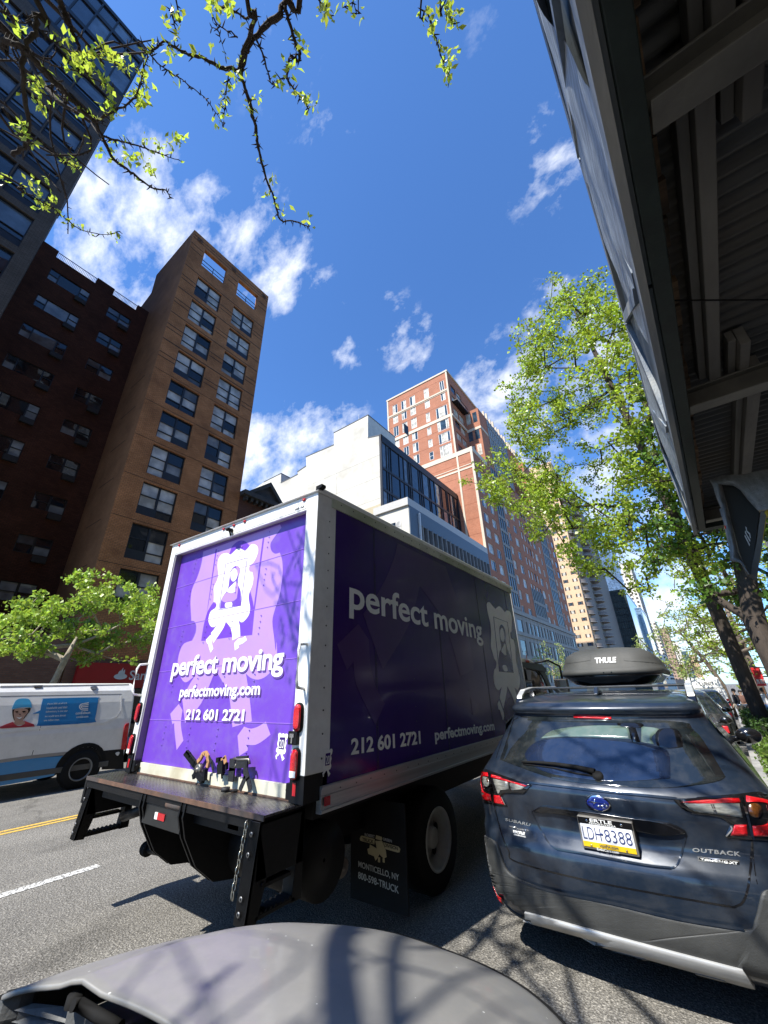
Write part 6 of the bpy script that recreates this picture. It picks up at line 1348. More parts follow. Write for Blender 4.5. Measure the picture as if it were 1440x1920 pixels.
# ---- other parked cars
def small_car(name,label,cat,cx,y0,L,paintm,kind='sedan',w=.91,h=1.45,group=None,mirror=True,yaw=0):
    g0=gz(y0+L/2); t=thing(name,(0,0,0),label,cat,group); t.location=(cx,y0,g0)
    k=h/1.45
    if kind=='sedan': lv=[(.22,.75,.25,L-.3,.2,.3,.03,.1),(.38,.88,.05,L-.03,.28,.4,.1,.2),(.60,w,.0,L,.3,.45,.1,.22),(.80,w,.05,L-.05,.3,.45,.1,.22),(.93*k,w-.02,.12,L-.5,.3,.4,.1,.2),(.97*k,w-.05,.5,L-1.2,.28,.35,.1,.2),(1.12*k,w-.15,1.0,L-1.7,.25,.3,.1,.2),(1.28*k,w-.24,1.35,L-2.0,.22,.3,.1,.2),(1.38*k,w-.32,1.6,L-2.3,.2,.25,.1,.2),(1.44*k,w-.46,1.95,L-2.6,.2,.2,.1,.15),(1.455*k,w-.65,2.2,L-2.8,.12,.12,.05,.1)]
    else: lv=[(.24,.75,.2,L-.3,.2,.3,.03,.1),(.40,.88,.05,L-.03,.28,.4,.1,.2),(.65,w,.0,L,.28,.4,.1,.22),(.90,w,.04,L-.05,.26,.4,.1,.22),(1.02*k,w-.02,.08,L-.4,.26,.4,.1,.2),(1.06*k,w-.05,.14,L-1.1,.25,.35,.1,.2),(1.22*k,w-.13,.32,L-1.5,.22,.3,.1,.2),(1.38*k,w-.21,.48,L-1.8,.2,.3,.1,.2),(1.48*k,w-.28,.62,L-2.1,.2,.25,.1,.2),(1.55*k,w-.42,.9,L-2.4,.2,.2,.1,.15),(1.565*k,w-.6,1.2,L-2.6,.12,.12,.05,.1)]
    lv=[(a,b,y0+c,y0+d,e,f_,g1,h1) for a,b,c,d,e,f_,g1,h1 in lv]
    gi=5 if kind=='sedan' else 5
    mb=ring_body(lv,cx,g0,mi=lambda i,kk,n:1 if i in (gi,gi+1,gi+2) else 0); ob=mb.build('body',[paintm,GLS],t)
    o=MB()
    lv2=lv
    for s in (-1,1):
        for (ya,yb) in ((y0+1.15,y0+1.25),(y0+L*.48,y0+L*.48+.06),(y0+L-2.25,y0+L-2.15)):
            i=gi; pa=(cx+s*(lv[i][1]+.006),ya,lv[i][0]+g0); pb=(cx+s*(lv[i+3][1]+.006),ya+(.25 if ya<y0+L*.4 else (-.3 if ya>y0+L*.6 else 0)),lv[i+3][0]+g0)
            o.prism([(pa[0],pa[1],pa[2]),(pa[0],pa[1]+.08,pa[2]),(pb[0],pb[1]+.08,pb[2]),(pb[0],pb[1],pb[2])],(-s*.02,0,0))
    o.build('window_pillar',paintm,t)
    for s in (-1,1):
        for y in (y0+.95,y0+L-.95): steel_wheel('wheel',(cx+s*(w-.12),y,g0+.33),s,t,r=.33,rim=.22,w=.21,mats=(RUB,SIL2))
        o=MB(); o.box((cx+s*(w-.22)-.14,y0+.03+.0,g0+.74),(cx+s*(w-.22)+.14,y0+.16,g0+.90)); o.build('tail_lamp',RLENS,t,bevel=.02)
        if mirror: o=MB(); o.sphere((cx+s*(w+.10),y0+L-1.75,g0+1.02*k),.10,sc=(1.1,.6,.7),n=12,m=8); o.tube([(cx+s*(w-.06),y0+L-1.7,g0+.98*k),(cx+s*(w+.1),y0+L-1.7,g0+1.0*k)],.025,n=6); o.build('door_mirror',GLN,t)
    o=MB(); o.box((cx-.16,y0-.02,g0+.62),(cx+.16,y0+.02,g0+.76)); o.build('number_plate',VWHT,t)
    return t
OLV=paint('olive_grey_paint',(.075,.080,.062),.3,coat=1,flake=.3,dust=.35); DKG=paint('charcoal_paint',(.02,.021,.023),.25,coat=1,dust=.2); SVR=paint('silver_paint',(.38,.38,.37),.3,coat=.8,flake=.5,dust=.2)
cw=lambda y:curb_x(y)-.22
small_car('parked_car','olive grey car parked at the kerb just ahead of the dark blue wagon','car',cw(10.5)-.92,8.75,4.7,OLV,'sedan',h=1.47,group='cars parked along the right kerb')
small_car('parked_car','black car with large door mirrors, second ahead of the dark blue wagon','car',cw(16)-.92,13.9,4.8,DKG,'suv',h=1.6,group='cars parked along the right kerb')
small_car('parked_car','silver car parked third ahead of the dark blue wagon, behind the white van','car',cw(22)-.92,19.4,4.7,SVR,'sedan',group='cars parked along the right kerb')
small_car('parked_car','dark pickup-like car parked beside the white van down the street','car',cw(30)-.98,25.5,5.0,DKG,'suv',h=1.75,group='cars parked along the right kerb')
small_car('parked_car','silver car parked across the street, its wheel showing under the white van','car',-16.0,.8,4.6,SVR,'sedan',h=1.45)
# ---- white high-roof van down the street
q0=at(1300,1305,1,40); q1=at(1366,1305,1,40); qt=at(1320,1270,1,40); 
vy=40.0; g0=gz(vy); vx0=q0.x; vx1=vx0+2.05; vzt=qt.z
lv=thing('white_van',((vx0+vx1)/2,vy,g0),'white high-roofed van with lettering on its rear doors, parked down the right kerb','van')
VANW=paint('van_white_paint',(.78,.78,.76),.35,coat=.6,dust=.15)
o=MB(); o.prism([(vx0,vy,g0+.4),(vx1,vy,g0+.4),(vx1-.02,vy,g0+1.7),(vx1-.22,vy,vzt-.05),(vx1-.35,vy,vzt),(vx0+.35,vy,vzt),(vx0+.22,vy,vzt-.05),(vx0+.02,vy,g0+1.7)],(0,4.6,0)); o.prism([(vx0,vy+4.6,g0+.4),(vx0,vy+4.6,g0+2.4),(vx0,vy+5.2,g0+1.6),(vx0,vy+6.1,g0+1.2),(vx0,vy+6.2,g0+.4)],(2.05,0,0)); o.build('body',VANW,lv,bevel=.05,seg=3)
o=MB(); 
H_=vzt-g0
put_text(o,'LUND',(vx0+.62,vy-.002,g0+H_*.80),(1,0,0),(0,0,1),.85,H_*.09,.002,off=.01)
put_text(o,'FIRE PRODUCTS',(vx0+.25,vy-.002,g0+H_*.57),(1,0,0),(0,0,1),1.45,H_*.06,.002,off=0.01); put_text(o,'SERVICE',(vx0+.8,vy-.002,g0+H_*.48),(1,0,0),(0,0,1),.9,H_*.06,.002,off=.01)
o=MB(); put_text(o,'LUND',(vx0+.62,vy-.002,g0+H_*.80),(1,0,0),(0,0,1),.85,H_*.09,.002,off=.01); o.build('lettering',GLN,lv)
o=MB(); random.seed(3)
for r_ in range(5):
    x=vx0+.3+.12*r_
    while x<vx1-.35:
        w_=random.uniform(.04,.16); o.box((x,vy-.004,g0+H_*(.66-.045*r_)),(x+w_,vy-.001,g0+H_*(.66-.045*r_)+.05)); x+=w_+.06
tag(o.build('illegible_lettering',GLN,lv),kind='stuff')
o=MB(); o.box((vx0+.0,vy-.01,g0+H_*.735),(vx1,vy-.001,g0+H_*.745)); o.box(((vx0+vx1)/2-.01,vy-.01,g0+.5),((vx0+vx1)/2+.01,vy-.001,g0+H_*.73)); o.build('door_seam',GLN,lv)
for x in (vx0+.01,vx1-.16):
    for z in (.32,.42): o=MB(); o.box((x,vy-.02,g0+H_*z),(x+.15,vy,g0+H_*z+.17)); o.build('tail_lamp',RLENS,lv,bevel=.02)
for s,x in ((-1,vx0+.15),(1,vx1-.15)):
    for y in (vy+1.2,vy+5.0): steel_wheel('wheel',(x,y,g0+.36),s,lv,r=.36,rim=.22,w=.24,mats=(RUB,SIL2))
# ---- utility van across the road, seen from its side
VX=-10.85; VXO=VX-2.05
uv=thing('utility_van',(VX-1,2,0),'white and blue utility van with a portrait in a blue helmet on its side','van')
rear=at(246,1400,0,VX).y; vt=at(200,1281,0,VX-.25).z
rear=4.80; 
def vprof(y): pass
sec=[(VX,.42),(VX+.0,1.05),(VX-.03,1.25),(VX-.10,1.60),(VX-.17,vt-.16),(VX-.26,vt-.05),(VX-.42,vt)]
full=[(x,z) for x,z in sec]+[(2*(VX-1.02)-x,z) for x,z in sec[::-1]]
o=MB(); o.prism([(x,rear,z) for x,z in full],(0,-(rear+1.2),0),sm=False)
o.prism([(VXO+.05,-1.2,.42),(VXO+.05,-1.2,vt-.05),(VXO+.05,-1.9,1.25),(VXO+.05,-2.7,1.0),(VXO+.05,-2.8,.42)],(1.95,0,0)); o.build('body',VANW,uv,bevel=.035,seg=3)
def side_x(z):
    for (xa,za),(xb,zb) in zip(sec,sec[1:]):
        if z<=zb: return xa+(xb-xa)*(z-za)/max(1e-6,zb-za)
    return sec[-1][0]
def vdec(mb,pts,lift,sm_=True,th=.004):
    """lay a traced outline on the van's leaning side"""
    q=smooth_poly(pts,3) if sm_ else [(p[0],p[1]) for p in pts]; P=[]
    for x,y in q:
        r=at(x,y,0,VX)
        for _ in range(5): r=at(x,y,0,side_x(r.z)+lift)
        P.append(r)
    mb.prism(P,(-th,0,0))
cz4=lambda p: crop((0,1200),3.6,p); cz5=lambda p: crop((0,1290),7.2,p)
VBL=paint('van_blue_vinyl',(.03,.23,.50),.35,coat=.5,dust=.08); VB2=paint('bubble_blue_vinyl',(.01,.17,.42),.35,coat=.5,dust=.05)
o=MB(); vdec(o,cz4([(-150,862,1),(0,830,1),(215,800,1),(420,778,1),(455,782,1),(400,830),(365,915,1),(200,950,1),(0,985,1),(-150,1010,1)]),.004); o.build('blue_band',VBL,uv)
GRY=paint('van_grey_vinyl',(.30,.29,.27),.4,coat=.3)
o=MB(); vdec(o,cz4([(-150,835,1),(0,808,1),(215,778,1),(470,752,1),(455,780,1),(215,799,1),(0,829,1),(-150,861,1)]),.004); o.build('grey_band',GRY,uv)
o=MB(); vdec(o,cz4([(650,752,1),(835,735,1),(835,870,1),(685,875,1),(690,810)]),.006); o.build('rear_cladding',TBLK,uv)
o=MB(); o.box((VX-.3,rear+.0,.35),(VX-.02,rear+.12,.72)); o.box((VX+.0,-1.2,.33),(VX+.012,rear-.3,.43)); o.box((VXO+.1,rear,.35),(VX-.02,rear+.12,.6)); o.build('bumper',PLA,uv,bevel=.02)
o=MB(); vdec(o,cz5([(585,150),(620,140),(1290,125),(1325,150),(1318,230),(1282,420),(1240,468),(560,512),(505,495),(512,470),(528,345,1),(440,348,1),(545,300,1),(565,200)]),.006); bb=o.build('speech_bubble',VB2,uv)
o=MB(); vdec(o,cz5([(160,285,1),(200,190),(245,150),(320,140),(390,150),(420,200),(432,270,1),(400,262),(290,262),(200,280)]),.008); o.build('blue_helmet',paint('helmet_blue_vinyl',(.05,.33,.58),.35,coat=.4),uv)
o=MB(); vdec(o,cz5([(165,290,1),(412,268,1),(405,310),(340,395),(310,430,1),(190,440,1),(170,370)]),.0065); o.build('portrait_hair',GLN,uv)
SKN=mat('printed_skin',(.36,.22,.16),.5,var=.15,scale=8)
o=MB(); vdec(o,cz5([(190,300),(245,280),(340,278),(380,300),(370,340),(325,395),(310,440,1),(350,490),(180,500,1),(200,440,1),(188,380)]),.0075); o.build('portrait_face',SKN,uv)
o=MB(); vdec(o,cz5([(0,525,1),(80,490),(180,455,1),(200,490),(260,515),(340,480),(320,440,1),(400,470),(455,490),(468,520,1),(220,535),(0,548,1)]),.0085); o.build('portrait_shirt',paint('shirt_red_vinyl',(.42,.03,.04),.4),uv)
o=MB()
for p in ([(205,318),(235,312),(250,322),(225,332)],[(298,315),(330,308),(348,318),(320,330)]): vdec(o,cz5(p),.009)
vdec(o,cz5([(262,350),(275,348),(278,358),(262,360)]),.009); o.build('portrait_eye',GLN,uv)
o=MB(); vdec(o,cz5([(222,388),(262,400),(300,388),(262,418)]),.009); o.build('portrait_mouth',SGN,uv)
o=MB()
def van_text(s,bl,br,tl,off=.0):
    def mapf(fx,fy,h):
        x=bl[0]+(br[0]-bl[0])*fx+(tl[0]-bl[0])*fy; y=bl[1]+(br[1]-bl[1])*fx+(tl[1]-bl[1])*fy
        r=at(x,y,0,VX)
        for _ in range(4): r=at(x,y,0,side_x(r.z)+.008+h)
        return r
    put_text(o,s,(0,0,0),(1,0,0),(0,1,0),1,1,0,off=off,thick=.001,mapf=mapf)
D5=lambda x,y:(x/7.2,1290+y/7.2)
van_text('If just 20% of all U.S.',D5(640,232),D5(905,222),D5(645,203)); van_text('households used their',D5(628,285),D5(908,272),D5(633,254)); van_text('dishwashers, in one year',D5(615,340),D5(912,325),D5(620,308))
van_text('we would save almost',D5(605,395),D5(888,380),D5(608,368)); van_text('one million trees.',D5(590,448),D5(802,438),D5(594,424))
van_text('conEdison',D5(1020,358),D5(1215,348),D5(1026,322),.01); van_text('conEd.com',D5(1030,405),D5(1188,396),D5(1036,378),.01)
for k,(r1,r2) in enumerate(((62,48),(36,24))):
    cx5,cy5=1125,255; pts=[(1198,cy5-r1)]+[(cx5+(-r1*.9)*math.sin(t),cy5-r1*.78*math.cos(t)) for t in [math.pi*i/10 for i in range(11)]]+[(1190,cy5+r1*.8)]
    inn=[(1190,cy5+r2*.8)]+[(cx5+(-r2*.9)*math.sin(t),cy5-r2*.78*math.cos(t)) for t in [math.pi*(10-i)/10 for i in range(11)]]+[(1196,cy5-r2)]
    vdec(o,[(*p,1) for p in cz5(pts+inn)],.009,sm_=False,th=.001)
vdec(o,[(*p,1) for p in cz5([(1110,248),(1192,244),(1192,256),(1110,260)])],.009,sm_=False,th=.001)
o.build('bubble_lettering',SGN,bb)
o=MB()
def vline(pts,w=.012,lift=.003):
    P=[]
    for x,y in pts:
        r=at(x,y,0,VX)
        for _ in range(4): r=at(x,y,0,side_x(r.z)+lift)
        P.append(r)
    for a,b in zip(P,P[1:]):
        d=(b-a).normalized(); s=d.cross(Vector((1,0,0))).normalized()*w/2; o.prism([a-s,b-s,b+s,a+s],(-.003,0,0))
vline(cz4([(328,295),(325,400),(270,600),(215,780),(175,935)]),.008); vline(cz4([(0,380),(820,365)]),.006); o.build('door_gap',GLN,uv)
o=MB(); 
vline(cz4([(0,625),(400,585),(700,562),(790,520),(815,480),(822,375)]),.03,.012); vline(cz4([(0,318),(870,305)]),.05,.012); o.build('body_rib',VANW,uv)
o=MB(); vdec(o,cz4([(220,305,1),(290,303,1),(285,318,1),(232,320,1)]),.03,th=.04); o.build('roof_bracket',GLN,uv)
o=MB(); vdec(o,cz4([(615,315),(655,313),(652,330),(620,332)]),.03,th=.03); o.build('side_light',STL,uv)
o=MB(); vdec(o,cz4([(845,575),(872,560,1),(868,600),(850,738,1),(818,740,1),(830,650)]),.02,th=.03); o.build('tail_lamp',RLENS,uv)
o=MB(); vdec(o,cz4([(780,765),(800,755),(808,762),(795,782)]),.02,th=.02); o.build('side_reflector',SGN,uv)
for y in (at(145,1448,0,VX-.1).y,-1.75):
    for s,x in ((1,VX-.14),(-1,VXO+.14)): 
        steel_wheel('wheel',(x+s*.05,y,.345),s,uv,r=.345,rim=.2,w=.24,mats=(RUB,SIL2),holes=6)
    o=MB(); pts=[(VX+.008,y+.46*math.cos(t),.36+.46*math.sin(t)) for t in [math.pi*i/14-.1 for i in range(15)]]
    inn=[(VX+.008,y+.385*math.cos(t),.36+.385*math.sin(t)) for t in [math.pi*(14-i)/14-.1 for i in range(15)]]
    o.prism(pts+inn,(-.02,0,0)); o.build('arch_trim',RUB,uv)
    o=MB(); o.prism([(VX+.004,y+.385*math.cos(t),.36+.385*math.sin(t)) for t in [2*math.pi*i/24 for i in range(24)]],(-.012,0,0)); o.build('arch_opening',RUB,uv)
# ---- grey car in the foreground, seen across its bonnet
GREY=paint('dusty_grey_paint',(.235,.232,.22),.5,coat=.22,flake=.05,dust=.55,var=.06)
specks(GREY); GX=-.93
fc=thing('grey_car',(GX,-1.0,0),'dusty grey car in the foreground, only its bonnet and cowl in view','car')
Lg=[(.25,.72,-2.6,1.45,.2,.3,.03,.15),(.40,.80,-2.75,1.58,.28,.4,.1,.25),(.60,.82,-2.8,1.60,.28,.45,.1,.28),(.72,.82,-2.8,1.56,.28,.5,.1,.3),(.80,.80,-2.8,1.48,.28,.55,.1,.3),(.85,.76,-2.78,1.35,.28,.5,.1,.3),(.885,.70,-2.7,.62,.28,.2,.1,.1)]
o=ring_body(Lg,GX); o.build('body',GREY,fc)
# bonnet: arched sheet with its own outline
o=MB(); NU,NV=40,26
def bon(u,v):
    # v 0 at the cowl, 1 at the nose
    hw=.70+(.60-.70)*v**1.5; au=abs(u)
    yb=.55+.135*(1-au**2)
    yn=1.56-.30*au**3.2
    y=yb+(yn-yb)*v; x=GX+u*(hw if au<.999 else hw)
    z=1.035-.045*v-.135*v**2.6-.030*au**2.5-.028*au**8+.016*math.exp(-((au-.66)/.07)**2)*(1-v)*1.0
    return Vector((x,y,z))
o.v=[tuple(bon(-1+2*i/NU,j/NV)) for j in range(NV+1) for i in range(NU+1)]
for j in range(NV):
    for i in range(NU): a=j*(NU+1)+i; o.f.append((a,a+1,a+NU+2,a+NU+1)); o.mi.append(0); o.sm.append(True)
bn=o.build('bonnet',GREY,fc); sl=bn.modifiers.new('thickness','SOLIDIFY'); sl.thickness=.012; sl.offset=-1; bv=bn.modifiers.new('bevel','BEVEL'); bv.width=.004; bv.segments=2; bv.limit_method='ANGLE'
# under-edge rubber and inner dark gap, fenders, cowl, wipers, windscreen
o=MB()
P=[bon(-1,j/20)+Vector((-.012,0,-.015)) for j in range(21)]+[bon(-1+2*i/20,1)+Vector((0,.012,-.015)) for i in range(1,21)]+[bon(1,1-j/20)+Vector((.012,0,-.015)) for j in range(1,21)]
o.tube(P,.011,n=6); o.build('bonnet_gap_seal',RUB,fc)
for s in (-1,1):
    o=MB(); 
    for a in range(16):
        v0,v1=a/16,(a+1)/16; p,q=bon(s,v0),bon(s,v1)
        A=[p+Vector((s*.022,0,-.018)),p+Vector((s*.085,0,-.05)),p+Vector((s*.11,0,-.2))]; B=[q+Vector((s*.022,0,-.018)),q+Vector((s*.085,0,-.05)),q+Vector((s*.11,0,-.2))]
        for k in range(2):
            f=(A[k],A[k+1],B[k+1],B[k]); o.add([tuple(x) for x in (f if s>0 else f[::-1])],[(0,1,2,3)],0,True)
    p=bon(s,0); A=[p+Vector((s*.022,0,-.018)),p+Vector((s*.085,0,-.05)),p+Vector((s*.11,0,-.2))]; B=[x+Vector((-s*.02,-.55,.03)) for x in A]
    for k in range(2):
        f=(B[k],B[k+1],A[k+1],A[k]); o.add([tuple(x) for x in (f if s>0 else f[::-1])],[(0,1,2,3)],0,True)
    o.build('fender',GREY,fc)
o=MB()
for i in range(30):
    u0,u1=-1+2*i/30,-1+2*(i+1)/30; a,b=bon(u0,0),bon(u1,0); dz=Vector((0,0,-.10)); dy=Vector((0,-.17,-.07))
    o.quad(a+Vector((0,.03,-.10)),b+Vector((0,.03,-.10)),b+dy,a+dy)
    o.quad(a+dy,b+dy,b+Vector((0,-.30,-.02)),a+Vector((0,-.30,-.02)))
o.build('cowl_tray',mat('grey_black_cowl',(.035,.036,.036),.6,var=.3,scale=12,bump=.2,bscale=120),fc)
COW=mat('weathered_cowl_plastic',(.13,.135,.135),.55,var=.3,scale=14,bump=.2,bscale=90)
o=MB()
W=lambda x,y,z: at(x/4.8,1760+y/4.8,2,z)
o.prism([W(610,640,.96),W(640,560,.98),(W(700,560,.985)),W(760,575,.985),W(900,650,.98),W(1090,768,.97),W(1000,800,.95),W(640,700,.94)],(0,0,-.05)); o.build('wiper_housing',COW,fc,bevel=.006)
o=MB(); o.tube([W(655,600,1.0),W(720,590,.995),W(880,690,.99),W(1080,800,.985)],.012,n=8); o.lathe(W(665,600,.985),(0,0,1),[(0,.02),(.02,.018),(.022,.001)],12); o.build('wiper_arm',RUB,fc)
o=MB(); o.prism([W(165,640,.95),W(300,590,.955),W(560,620,.95),W(650,760,.93),(W(300,700,.92))],(0,0,-.02)); o.build('cowl_panel',COW,fc,bevel=.004)
o=MB(); o.prism([W(0,540,.97),W(60,465,.985),W(215,430,.985),W(330,415,.98),W(370,440,.97),W(150,650,.94),W(0,600,.95)],(0,0,-.06)); o.build('hinge_cover',COW,fc,bevel=.008)
o=MB(); o.quad((GX-.66,.42,.97),(GX+.66,.42,.97),(GX+.55,-.45,1.42),(GX-.55,-.45,1.42)); o.build('windscreen',GLS,fc)
o=MB(); o.prism([(GX-.56,-.45,1.42),(GX+.56,-.45,1.42),(GX+.52,-2.3,1.42),(GX-.52,-2.3,1.42)],(0,0,.05)); o.prism([(GX-.74,.4,.9),(GX-.57,-.45,1.42),(GX-.53,-2.3,1.42),(GX-.76,-2.75,.9)],(1.36*.0+.05,0,0)); o.prism([(GX+.70,.4,.9),(GX+.53,-.45,1.42),(GX+.49,-2.3,1.42),(GX+.72,-2.75,.9)],(.05,0,0)); o.build('roof',GREY,fc,bevel=.02)
for s in (-1,1):
    for y in (.85,-1.9): steel_wheel('wheel',(GX+s*.70,y,.33),s,fc,r=.33,rim=.22,w=.2,mats=(RUB,SIL2))
# ================================================================ vegetation
BARK=mat('dark_bark',(.055,.042,.032),.9,var=.4,scale=14,bump=.7,bscale=40,stretch=(1,1,.25))
BARK2=mat('grey_brown_bark',(.16,.125,.095),.9,var=.4,scale=10,bump=.8,bscale=30,stretch=(1,1,.2),var2=(.07,.055,.045))
BARK3=mat('pale_bark',(.30,.26,.20),.85,var=.3,scale=10,bump=.4,bscale=30)
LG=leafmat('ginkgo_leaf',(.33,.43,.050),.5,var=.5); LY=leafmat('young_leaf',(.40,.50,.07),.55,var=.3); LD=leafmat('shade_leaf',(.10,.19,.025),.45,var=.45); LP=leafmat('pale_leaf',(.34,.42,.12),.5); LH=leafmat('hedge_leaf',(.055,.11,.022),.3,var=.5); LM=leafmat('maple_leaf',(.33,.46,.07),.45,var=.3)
def leaves(centers,spread,count,size,rng,flat=.0,aspect=1.0):
    """leaf sized folded quads scattered round the twig ends"""
    n=len(centers)*count; C=np.repeat(np.array(centers),count,axis=0)
    off=rng.normal(0,1,(n,3)); off/= (np.linalg.norm(off,axis=1)[:,None]+1e-6); off*= (rng.random((n,1))**.5)*spread; off[:,2]*=.75
    P=C+off; a=rng.normal(0,1,(n,3)); a[:,2]*=(1-flat); a/=np.linalg.norm(a,axis=1)[:,None]; b=rng.normal(0,1,(n,3)); b-= (a*b).sum(1)[:,None]*a; b/=np.linalg.norm(b,axis=1)[:,None]
    s=size*(.4+1.15*rng.random((n,1))); nn=np.cross(a,b)
    v0=P; v1=P+a*s*.5+b*s*.42*aspect+nn*s*.12; v2=P+a*s; v3=P+a*s*.5-b*s*.42*aspect+nn*s*.12
    V=np.stack([v0,v1,v2,v3],1).reshape(-1,3); F=np.arange(n*4).reshape(-1,4); return V,F
def np_mesh(name,V,F,m,parent):
    off=Vector((0,0,0)); p=parent
    while p is not None: off+=p.location; p=p.parent
    V=V-np.array(off); me=bpy.data.meshes.new(name); me.vertices.add(len(V)); me.vertices.foreach_set('co',V.astype(np.float32).ravel()); me.loops.add(F.size); me.loops.foreach_set('vertex_index',F.astype(np.int32).ravel())
    me.polygons.add(len(F)); me.polygons.foreach_set('loop_start',np.arange(0,F.size,F.shape[1],dtype=np.int32)); 
    me.update(calc_edges=True); me.validate(); me.materials.append(m)
    o=bpy.data.objects.new(name,me); col.objects.link(o); o.parent=parent; return o
def tree(label,base,trunk,targets,rbase,leafm,barkm,per,spread,size,seed=1,group=None,tip=.007,split_leaf=None,cat='tree',name='street_tree'):
    rng=np.random.default_rng(seed); t=thing(name,base,label,cat,group)
    nodes=[Vector(p) for p in trunk]; par=[-1]+list(range(len(trunk)-1)); T=[Vector(x) for x in targets]
    tip0=nodes[-1]; T.sort(key=lambda q:min((q-n).length for n in nodes[len(nodes)//3:]))
    arr=[tuple(n) for n in nodes]; ends=[]
    A=np.array(arr)
    for q in T:
        d=np.linalg.norm(A-np.array(q),axis=1); low=A[:,2]>q.z+.3; d=d*np.where(low,1.7,1.0); d[0]+=50
        k=int(np.argmin(d)); p=nodes[k]; L=(q-p).length
        m=max(1,int(L/.55)); prev=k
        for i in range(1,m+1):
            f=i/m; w=Vector(rng.normal(0,.05*L/max(1,m)**.5,3)) if i<m else Vector((0,0,0)); pos=p.lerp(q,f)+w+Vector((0,0,-.06*L*math.sin(math.pi*f)))
            nodes.append(pos); par.append(prev); prev=len(nodes)-1
        A=np.array([tuple(n) for n in nodes]) if False else np.vstack([A,np.array([tuple(n) for n in nodes[len(A):]])])
        ends.append(prev)
    N=len(nodes); acc=[0.0]*N; ch=[0]*N
    for i in range(N-1,-1,-1):
        if ch[i]==0: acc[i]=tip**2.3
        if par[i]>=0: acc[par[i]]+=acc[i]; ch[par[i]]+=1
    rr=[a**(1/2.3) for a in acc]; sc=rbase/rr[0]; 
    rad=[max(tip*.7, r*(1+(sc-1)*min(1,(r/rr[0])**.35))) for r in rr]
    nt=len(trunk); tb=MB(); br=MB()
    tb.tube(trunk,[rad[i] for i in range(nt)],n=12)
    chl=[[] for _ in range(N)]
    for i in range(N):
        if par[i]>=0: chl[par[i]].append(i)
    for i in range(nt,N):
        p=par[i]; r0=min(rad[p],rad[i]*1.25); br.tube([nodes[p],nodes[i]],[r0,rad[i]],n=5 if rad[i]<.05 else 8,caps=False)
    tb.build('trunk',barkm,t); br.build('branches',barkm,t)
    C=[]
    for i in range(nt,N):
        if rad[i]<.035: C.append(tuple(nodes[i]))
    for e in ends: C.append(tuple(nodes[e])); C.append(tuple(nodes[e]))
    if per:
        V,F=leaves(C,spread,per,size,rng); np_mesh('crown',V,F,leafm,t)
    return t
def crown_targets(n,prof,cx,cy,rng,sx=1,sy=1,shell=.45,clump=5,cl=.5):
    """points in a crown whose radius follows prof [(z,r)]; gathered in clumps with gaps between"""
    out=[]; zs=[p[0] for p in prof]; rs=[p[1] for p in prof]
    while len(out)<n:
        z=rng.uniform(zs[0],zs[-1]); r=np.interp(z,zs,rs)
        if rng.random()>(r/max(rs))**1.3+.05: continue
        a=rng.uniform(0,2*math.pi); q=r*(shell+(1-shell)*rng.random()**.6)
        c=np.array([cx+q*math.cos(a)*sx,cy+q*math.sin(a)*sy,z])
        for _ in range(clump): out.append(tuple(c+rng.normal(0,cl,3)*np.array([1,1,.6])))
    return out[:n]
rng=np.random.default_rng(11)
# big ginkgo on the right: trunk beyond the parked cars
TX,TY=1.25,15.5; g0=gz(TY)+.14
pr=[(4.4,1.0),(5.6,2.6),(7.6,4.6),(9.5,5.0),(12,3.6),(14.3,2.5),(16.4,1.0),(17.3,.25)]
T=crown_targets(740,pr,.1,14.2,rng,sx=1.0,sy=.85,cl=.42)
T+= [tuple(at(x,y,1,13.2)) for x,y in ((902,908),(925,915),(950,925),(985,940),(1010,925),(970,960),(1000,985),(1040,990),(1060,960),(1020,960),(1075,1040),(1100,1060),(960,745),(985,730),(1000,760),(985,790),(995,700),(1005,830),(1060,545),(1060,560),(1040,570),(1075,575),(1150,550),(1145,580),(1155,600),(1000,610),(1020,640),(1040,620),(1050,655),(990,640),(1110,620),(1140,640),(1170,640),(1120,700),(1080,690),(1030,690),(1190,700),(1210,760),(1230,850),(1250,900))]
tree('tall leafy ginkgo overhanging the parked cars on the right, its crown beside the scaffold edge',(TX,TY,g0),[(TX,TY,g0),(TX-.05,TY,g0+1.6),(TX-.1,TY-.1,g0+3.2),(TX-.25,TY-.4,6.2),(TX-.5,TY-.8,9.2),(TX-.8,TY-1.2,12.5),(TX-1.0,TY-1.3,15.0),(TX-1.1,TY-1.3,16.6)],T,.18,LG,BARK,20,.34,.095,seed=2,group='street trees along the right pavement')
